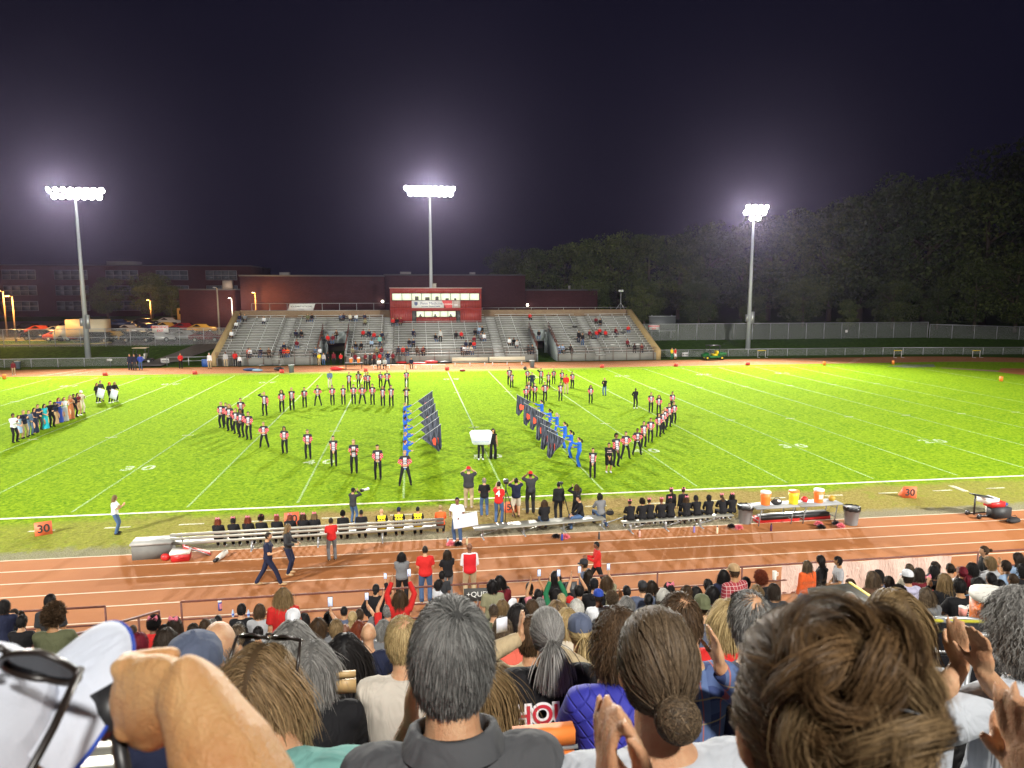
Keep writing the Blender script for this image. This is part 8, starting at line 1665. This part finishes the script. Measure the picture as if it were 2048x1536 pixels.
# white cap with sunglasses, raised fist
ck = D(-100, 1622, .64); oc = posed('cap_man', 'sit_clap', ck, 1.74, -.62, wr=D(372, 1376, .66), hd=(0, 1, 0)); S = skel('cap_man')
P = thing('person', 'person in a white cap with one bare arm raised at the left edge', 'person', oc, -.62); s_ = 1.74/1.735; P.scale = (s_,)*3
inv_ = lambda v: (rotz(.62)@(np.array(v)-oc))/s_
S['wrL'] = S['shL']+np.array((-.1, .1, -.45)); S['elL'] = S['shL']+np.array((-.06, 0, -.28))
Pm = [torso(S)]; Pm.append(tube_np([S['neck']-np.array((0, 0, .06)), S['head']+np.array((0, -.02, -.05))], [.060, .054], 12)); hv, hf = head_mesh_np(48, 36); Pm.append((hv+S['head'], hf))
for s2 in (-1, 1): v, f = ear_np(s2); Pm.append((v+S['head'], f))
Pm.append(tube_np([S['shL'], S['elL'], S['wrL']], [.055, .042, .03], 12, rnd=True))
e1, e2, e3 = inv_(D(520, 1690, .60)), inv_(D(445, 1510, .62)), inv_(D(380, 1380, .65)); Pm.append(tube_np([S['shR'], (S['shR']+e1)/2+np.array((0, 0, -.03)), e1], [.055, .050, .046], 12, rnd=True)); Pm.append(tube_np([e1, (e1+e2)/2, e2, (e2+e3)/2, e3], [.046, .049, .044, .036, .030], 16, rnd=True))
# clenched hand: back of the hand towards the camera, fingers folding down round the strap
up_ = inv_(D(330, 1250, .66))-inv_(D(330, 1350, .66)); up_ = _n(up_); lf = _n(inv_(D(250, 1385, .69))-e3); tow = _n(np.cross(lf, up_)); 
if tow@(inv_(CAM)-e3) < 0: tow = -tow
B = np.stack([lf, up_, tow], 1); V, F = ell_np((0, 0, 0), (.056, .042, .021), 20, 12); Pm.append((np.array(V)@B.T+e3+lf*.045-up_*.004+tow*.006, F))
for i, (L1, rr_) in enumerate(((.046, .0115), (.049, .0118), (.046, .0112), (.038, .0100))):
    b0_ = e3+lf*(.082-.006*i*.3)+up_*(.026-.0195*i)+tow*.004; b1 = b0_+lf*.030-tow*.020+up_*-.002; b2 = b1-lf*.006-tow*.026-up_*.004; b3 = b2-lf*.022-tow*.004; Pm.append(tube_np([b0_-lf*.02, b0_, b1, b2, b3], [rr_, rr_*1.12, rr_, rr_*.92, rr_*.8], 12, rnd=True))
    V, F = ell_np(b0_+tow*.006, (.0135, .011, .011), 10, 8); Pm.append((V, F))
tb0 = e3+lf*.020-up_*.026; tb1 = tb0+lf*.034-up_*.018; tb2 = tb1+lf*.030-tow*.006-up_*.002; Pm.append(tube_np([tb0, tb1, tb2], [.018, .0135, .0105], 12, rnd=True))
Pm.append(tube_np([e3-lf*.02+tow*.012, e3+lf*.03+tow*.018+up_*.010, e3+lf*.075+tow*.016+up_*.014], [.006, .005, .005], 8, rnd=True))
Pm.append(ell_np(e3+up_*.022-lf*.004+tow*.006, (.015, .014, .012), 12, 8)); me = fuse(Pm, .004, 3); me.materials.append(skin('golden')); put(me, 'body', skin('golden'), P)
put(top_mesh('cap_man', 'short', 1.1), 'shirt', CL('red'), P); put(leg_mesh('cap_man'), 'trousers', CL('jeans'), P)
hcv = S['head']; 
def soft_cap():
    q = MB(); n = 40; prof = [(.099, -.012), (.102, .01), (.103, .035), (.098, .06), (.082, .088), (.055, .106), (.022, .114), (.001, .116)]; V = []; F = []
    for j, (r_, z) in enumerate(prof):
        for i in range(n):
            a_ = 2*math.pi*i/n; w_ = 1+.012*math.sin(a_*6+.5)*(1-j/8); V.append((r_*.86*math.sin(a_)*w_, r_*1.06*math.cos(a_)*w_, z))
    for j in range(len(prof)-1):
        for i in range(n): F.append((j*n+i, j*n+(i+1) % n, (j+1)*n+(i+1) % n, (j+1)*n+i)[::-1])
    q.add(V, F); me1 = q.mesh('crown', [WHITE], True); q = MB(); B_ = []; m_ = 21
    for dz in (0, -.006):
        for t in np.linspace(0, 1, 6):
            for i in range(m_):
                a_ = -1.25+2.5*i/(m_-1); B_.append((.089*math.sin(a_)*(1+t*.30*max(0, math.cos(a_*1.22))**.5), .104*math.cos(a_)+t*.084*max(0, math.cos(a_*1.25))**.6, .004-(math.sin(a_)**2)*.040*t-t*.004+dz))
    for g in (0, 1):
        for j in range(5):
            for i in range(m_-1): b_ = g*6*m_; f = (b_+j*m_+i, b_+j*m_+i+1, b_+(j+1)*m_+i+1, b_+(j+1)*m_+i); F2 = f if not g else f[::-1]; q.F.append(list(F2)); q.M.append(0)
    for i in range(m_-1): q.F.append([5*m_+i, 5*m_+i+1, 11*m_+i+1, 11*m_+i]); q.M.append(0)
    q.V.append(np.array(B_)); q.n = len(B_); return me1, q.mesh('brim', [WHITE], True)
c1, c2 = soft_cap(); wcloth = cloth((.62, .66, .76), 'cap_white_cloth', fold=.35); CP = [(.089*math.sin(a_)*(1+.3*max(0, math.cos(a_*1.22))**.5), .104*math.cos(a_)+.085*max(0, math.cos(a_*1.25))**.6, -.003-(math.sin(a_)**2)*.040) for a_ in np.linspace(-1.25, 1.25, 30)]; qp = MB(); qp.tube(CP, .0022, 6); wc = put(c1, 'cap', wcloth, P, hcv+np.array((0, 0, .028)), (R(24), R(-12), 0)); put(c2, 'brim', wcloth, wc); put(qp.mesh('piping', [WHITE], True), 'piping', CL('blue'), wc)
pw = P.matrix_world if False else None
gp = oc+rotz(-.62)@(hcv+np.array((0, .095, .055)))*s_
X_ = _n(RT*.96-UP*.22+FW*.12); Yv = _n(FW*.75+UP*.6); Yv = _n(Yv-X_*(X_@Yv)); Zv = np.cross(X_, Yv); sunglasses('black sunglasses resting on the white cap', D(-2, 1318, .60), Matrix([[float(a_[i]) for a_ in (X_, Yv, Zv)] for i in range(3)]).to_euler(), 1.05)
ph_ = thing('wrist_strap', 'black strap and pouch hanging from the raised fist', 'strap', D(238, 1425, .70)); q = MB(); u_ = lambda x, y, d_: np.array(D(x, y, d_))-np.array(D(238, 1425, .70)); q.tube([u_(205, 1375, .70), u_(225, 1420, .70), u_(238, 1465, .69)], [.014, .024, .016], 12, cap=True); q.build('pouch', DARK, ph_, True); q = MB(); q.tube([u_(238, 1460, .69), u_(240, 1500, .68), u_(255, 1580, .66)], .007, 8); q.build('strap', DARK, ph_, True)
S_(388, 1348, 'person with a soft dark grey cap behind the raised fist', hs='buzz', hc='grey', top='navy', hat='slate', brim='front', dist=2.3)

# clapping hands that reach into the picture from below
def reaching(label, name, H, rz, wl, wr, hd, sleeve, sk='light', kind='long'):
    o = posed(name, 'sit_clap', H, 1.7, rz, wl, wr, hd=hd); return person(label, o, rz, name, 1.7, sleeve, kind, 'jeans', hs='short', hc='dark', sk=sk, hn=800, hq=1.5, vox=.0065)
reaching('person below the frame whose clapping hands show in front of the low knot', 'clap_below', D(1320, 2150, .9), 0.0, D(1232, 1640, .98), D(1300, 1645, .95), (-.12, .25, 1), 'cottongrey')
reaching('person below the right corner whose clapping fingers reach into view', 'clap_corner', D(2260, 2000, .9), 0.2, D(2085, 1600, 1.0), D(2120, 1610, 1.0), (-.22, .2, 1), 'grey')
pc = thing('paper_card', 'white card used as a fan next to the coral shirt', 'card', D(1004, 1250, 4.2), .3); q = MB(); q.box((-.035, 0, -.045), (.035, .003, .045)); q.build('sheet', mat('poster_white', (.72, .76, .86), .6), pc); 
# orange folding seat between the hoodie and the blue jacket
oc_ = thing('stadium_seat', 'orange padded stadium seat below the lettered hoodie', 'seat', D(1088, 1478, 2.3)); q = MB(); q.box((-.10, -.02, -.015), (.10, .03, .035)); q.box((-.10, -.03, -.11), (.10, .02, -.045)); q.build('pad', mat('orange_pad', (.80, .22, .04), .6), oc_); q = MB(); q.tube([(-.11, -.01, -.03), (.11, -.01, -.03)], .007, 8); q.build('frame', STEEL, oc_, True)
wd = thing('stadium_seat', 'wooden slatted stadium seat behind the glossy black hair', 'seat', D(688, 1362, 3.4)); q = MB(); q.box((-.055, 0, .012), (.055, .02, .042)); q.build('slat', mat('seat_wood', (.48, .32, .14), .5), wd); q = MB(); q.box((-.055, 0, -.065), (.055, .02, 0)); q.build('slat', _mc['seat_wood'], wd)
# --- drums and cooler at the right
cooler('tall orange drink cooler with a white lid on the right side of the stand', D(1978, 1292, 7.2), ORANGE, LIDW, s=1.05, rz=0.3)
def drum(label, p, r_, d_, rot, shell, head):
    t_ = thing('drum', label, 'drum', p); t_.rotation_euler = rot; q = MB(); q.lathe([(r_, -d_/2), (r_, d_/2)], n=32); q.build('shell', shell, t_, True)
    for s_ in (-1, 1):
        q = MB(); q.tube([(r_*1.02*math.cos(a), r_*1.02*math.sin(a), s_*d_/2) for a in np.linspace(0, 2*math.pi, 33)], .014, 6); q.build('hoop', STEEL, t_, True)
        q = MB(); q.lathe([(r_*.99, s_*(d_/2-.004)), (.001, s_*(d_/2-.003))], n=32); q.build('drumhead', head, t_, True)
    for i in range(8): a = i*math.pi/4; q = MB(); q.bar((r_*1.02*math.cos(a), r_*1.02*math.sin(a), -d_/2), (r_*1.02*math.cos(a), r_*1.02*math.sin(a), d_/2), .012); q.build('lug', STEEL, t_)
DG = mat('drum_black', (.012, .012, .014), .15); DH = mat('drumhead_dark', (.03, .03, .032), .5); DL = mat('drumhead_pale', (.55, .56, .58), .5)
drum('large glossy black drum lying between the bun and the clapping hands', D(1888, 1330, 3.9), .19, .26, (R(35), R(20), 0), DG, DH)
drum('black bass drum on its side in front of the white bench plank', D(1918, 1415, 3.2), .24, .28, (R(70), 0, R(30)), DG, DH)
drum('flat grey topped drum right of the yellow tape', D(1950, 1300, 4.4), .20, .16, (R(10), R(-8), 0), DG, DH)
drum('pale drum with a white rim at the right edge of the stand', D(2002, 1345, 3.6), .17, .15, (R(20), R(-15), 0), DG, DL)
drum('small black drum behind the yellow tape', D(1905, 1285, 5.2), .17, .16, (R(15), 0, 0), DG, DH)
yt_ = thing('yellow_tape', 'yellow twisted tape stretched across the right side of the stand', 'tape', D(1800, 1240, 3.7)); e_ = np.array(D(2060, 1243, 4.6))-np.array(D(1800, 1240, 3.7)); q = MB(); q.tube([(0, 0, 0), e_*.5-np.array((0, 0, .004)), e_], .010, 8); q.build('cord', mat('tape_yellow', (.50, .46, .04), .6, var=.4, scale=60), yt_, True)
bd = thing('wooden_platform', 'dark board with a yellow edge behind the messy bun', 'board', D(1690, 1190, 8.5)); q = MB(); pts = [np.array(D(x, y, d_))-np.array(D(1690, 1190, 8.5)) for x, y, d_ in ((1615, 1176, 9.0), (1700, 1166, 9.0), (1840, 1260, 6.5), (1640, 1260, 6.5))]; q.add(pts+[p_-np.array((0, 0, .03)) for p_ in pts], [(0, 1, 2, 3)[::-1], (4, 5, 6, 7), (0, 4, 5, 1), (1, 5, 6, 2), (2, 6, 7, 3), (3, 7, 4, 0)]); q.build('panel', mat('board_dark', (.075, .085, .08), .6), bd); q = MB(); q.bar(pts[1], pts[2], .03); q.build('edge', YEL, bd)
bn3 = thing('paper_cup', 'pink and white paper cup beside the yellow tape', 'cup', D(1925, 1232, 6.2)); q = MB(); q.lathe([(.028, 0), (.036, .08)], n=16); q.build('cup', mat('cup_pink', (.75, .30, .25), .5), bn3, True); q = MB(); q.lathe([(.037, .08), (.038, .084), (.001, .085)], n=16); q.build('lid', LIDW, bn3, True)
# ================================================================ PEOPLE IN THE FAR STAND (past the 300 nearest: one mass)
Z2f = lambda u, v: (400+u/3.413, 540+v/3.413); Z3f = lambda u, v: (760+u/3.657, 560+v/3.657)
A2 = [(440, 318, 'white'), (270, 295, 'navy'), (305, 292, 'grey'), (250, 352, 'white'), (735, 290, 'olive'), (765, 292, 'black'),
 (955, 290, 'slate'), (982, 294, 'navy'), (1022, 288, 'cream'), (1068, 290, 'white'), (1122, 300, 'navy'), (1128, 322, 'camo'),
 (1320, 330, 'red'), (1345, 326, 'black'), (1372, 326, 'maroon'), (652, 405, 'navy'), (690, 408, 'black'), (658, 465, 'maroon'), (573, 498, 'navy'),
 (552, 545, 'navy'), (575, 545, 'red'), (600, 552, 'orange'), (215, 412, 'white'), (330, 525, 'coral'), (345, 540, 'white'), (415, 545, 'navy'), (468, 522, 'brown'),
 (840, 445, 'charcoal'), (870, 438, 'red'), (908, 440, 'maroon'), (936, 408, 'brown'), (820, 525, 'white'), (790, 530, 'steelblue'),
 (1062, 480, 'black'), (1102, 485, 'black'), (1115, 405, 'red'), (1158, 405, 'navy'), (1190, 415, 'red'), (1240, 420, 'navy'), (1172, 465, 'lightblue'), (1226, 450, 'teal', 1), (1238, 515, 'maroon'), (1210, 520, 'camo'), (1040, 545, 'camo')]
B3 = [(240, 365, 'navy'), (404, 390, 'black'), (442, 370, 'lightgrey', 1), (558, 368, 'black'), (592, 368, 'red'), (212, 430, 'black'), (243, 430, 'navy'),
 (135, 475, 'navy'), (168, 480, 'red'), (195, 488, 'black'), (320, 498, 'black'), (270, 518, 'brown'), (310, 530, 'maroon'), (728, 328, 'lightblue'), (748, 326, 'black'),
 (694, 360, 'black'), (735, 385, 'grey'), (762, 390, 'white'), (690, 405, 'maroon'), (628, 440, 'navy'), (658, 435, 'black'), (685, 440, 'red'), (600, 500, 'navy'), (615, 520, 'white'), (635, 498, 'lightgrey'), (665, 500, 'cream'),
 (946, 425, 'white'), (980, 425, 'black'), (1002, 428, 'lightgrey'), (1163, 362, 'black'), (1092, 240, 'red'), (1082, 545, 'charcoal'), (1115, 543, 'charcoal'),
 (1300, 535, 'lightblue'), (1332, 538, 'lightblue'), (1392, 515, 'black'), (1455, 372, 'black', 1), (1482, 390, 'black', 1), (1530, 362, 'maroon'), (1578, 268, 'maroon'), (1612, 280, 'black'),
 (1582, 362, 'red'), (1605, 350, 'red'), (1648, 365, 'red'), (1722, 335, 'maroon'), (1812, 330, 'red'), (1808, 420, 'maroon'), (1862, 515, 'black'), (1912, 520, 'maroon')]
MASSV, MASSF, MASSI, MASSM = [], [], [], []
def mi_(m_):
    if m_ not in MASSM: MASSM.append(m_)
    return MASSM.index(m_)
def madd(me, M, m_):
    v = np.empty(len(me.vertices)*3, np.float32); me.vertices.foreach_get('co', v); n0 = sum(len(x) for x in MASSV); V = np.c_[v.reshape(-1, 3), np.ones(len(v)//3)]@np.array(M).T; MASSV.append(V[:, :3])
    for p in me.polygons: MASSF.append(tuple(x+n0 for x in p.vertices)); MASSI.append(mi_(m_))
def far_person(px, py, i, top, pose):
    d_ = ray(px, py); s_ = RISE/RUN; hz = skel(pose)['head'][2]*.97; t = (Z0-.1+hz+s_*(CAM[1]-Y0)-CAM[2])/(d_[2]-s_*d_[1]); H = CAM+d_*t; r_ = max(0, min(NR, round((H[1]-Y0-.3)/RUN))); y = Y0+r_*RUN+(.44 if pose != 'stand' else .15); z = Z0+r_*RISE; H = GY(px, py, y)
    M = Matrix.Translation((H[0], y, z-(.10 if pose != 'stand' else 0)))@Matrix.Rotation(math.pi+random.uniform(-.4, .4), 4, 'Z')@Matrix.Diagonal((1, 1, .98, 1))
    madd(body_mesh(pose, .03, False), M, skin(['light', 'tan', 'light', 'brown'][i % 4])); madd(top_mesh(pose, 'long', 1.08, .03), M, CL(top)); madd(leg_mesh(pose, 'trousers', 1.08, .035), M, CL(['navy', 'jeans', 'black', 'charcoal'][i % 4])); madd(hair('short', 90, 1, 4.5), M@Matrix.Translation([float(x) for x in skel(pose)['head']]), HM(['dark', 'black', 'brown', 'light', 'grey'][i % 5]))
for Zf, L in ((Z2f, A2), (Z3f, B3)):
    for i, a in enumerate(L): far_person(*Zf(a[0], a[1]), i, a[2], 'stand' if len(a) > 3 else ('sit' if i % 3 else 'sit_lean'))
fc = link('distant_crowd', mesh_np('distant_crowd', np.vstack(MASSV), MASSF, MASSM, MASSI, True)); tag(fc, 'scattered spectators sitting on the far grandstand', 'crowd', None, 'stuff')
for i, (u, v) in enumerate(((1700, 480), (1762, 484), (1820, 474), (1884, 476))):
    px, py = Z3f(u, v); p = GY(px, py, Y0+3.0); t_ = thing('drum', 'white headed drum, %s from the left in the row on the far stand' % ordn[i], 'drum', p-np.array((0, 0, 0.0))); t_.rotation_euler = (R(80), 0, 0); q = MB(); q.lathe([(.38, -.15), (.38, .15)], n=24); q.build('shell', DARK, t_, True); q = MB(); q.lathe([(.37, .152), (.001, .154)], n=24); q.build('drumhead', WHITE, t_, True)
for i, (u, v) in enumerate(((1565, 425), (1628, 430), (1660, 420), (1720, 410), (1780, 380), (1600, 462), (1665, 475), (1425, 340))):
    px, py = Z3f(u, v); p = GY(px, py, Y0+4.2+i*.3); bag('black instrument case on the far stand, %s of the scattered ones' % ordn[i], p-np.array((0, 0, .2)), (.4, .2, .3), DARK, strap=False, name='instrument_case', cat='case')
# ================================================================ NIGHT AIR
q = MB(); q.box((-190, -60, -1.2), (190, 182, 60)); hz_ = bpy.data.materials.new('night_haze'); hz_.use_nodes = True; nt = hz_.node_tree; nt.nodes.clear()
vo = nt.nodes.new('ShaderNodeVolumePrincipled'); vo.inputs['Color'].default_value = (.72, .62, 1.0, 1); vo.inputs['Density'].default_value = .00005; vo.inputs['Anisotropy'].default_value = .84
oo = nt.nodes.new('ShaderNodeOutputMaterial'); nt.links.new(vo.outputs[0], oo.inputs['Volume']); tag(q.build('haze', hz_), kind='stuff')
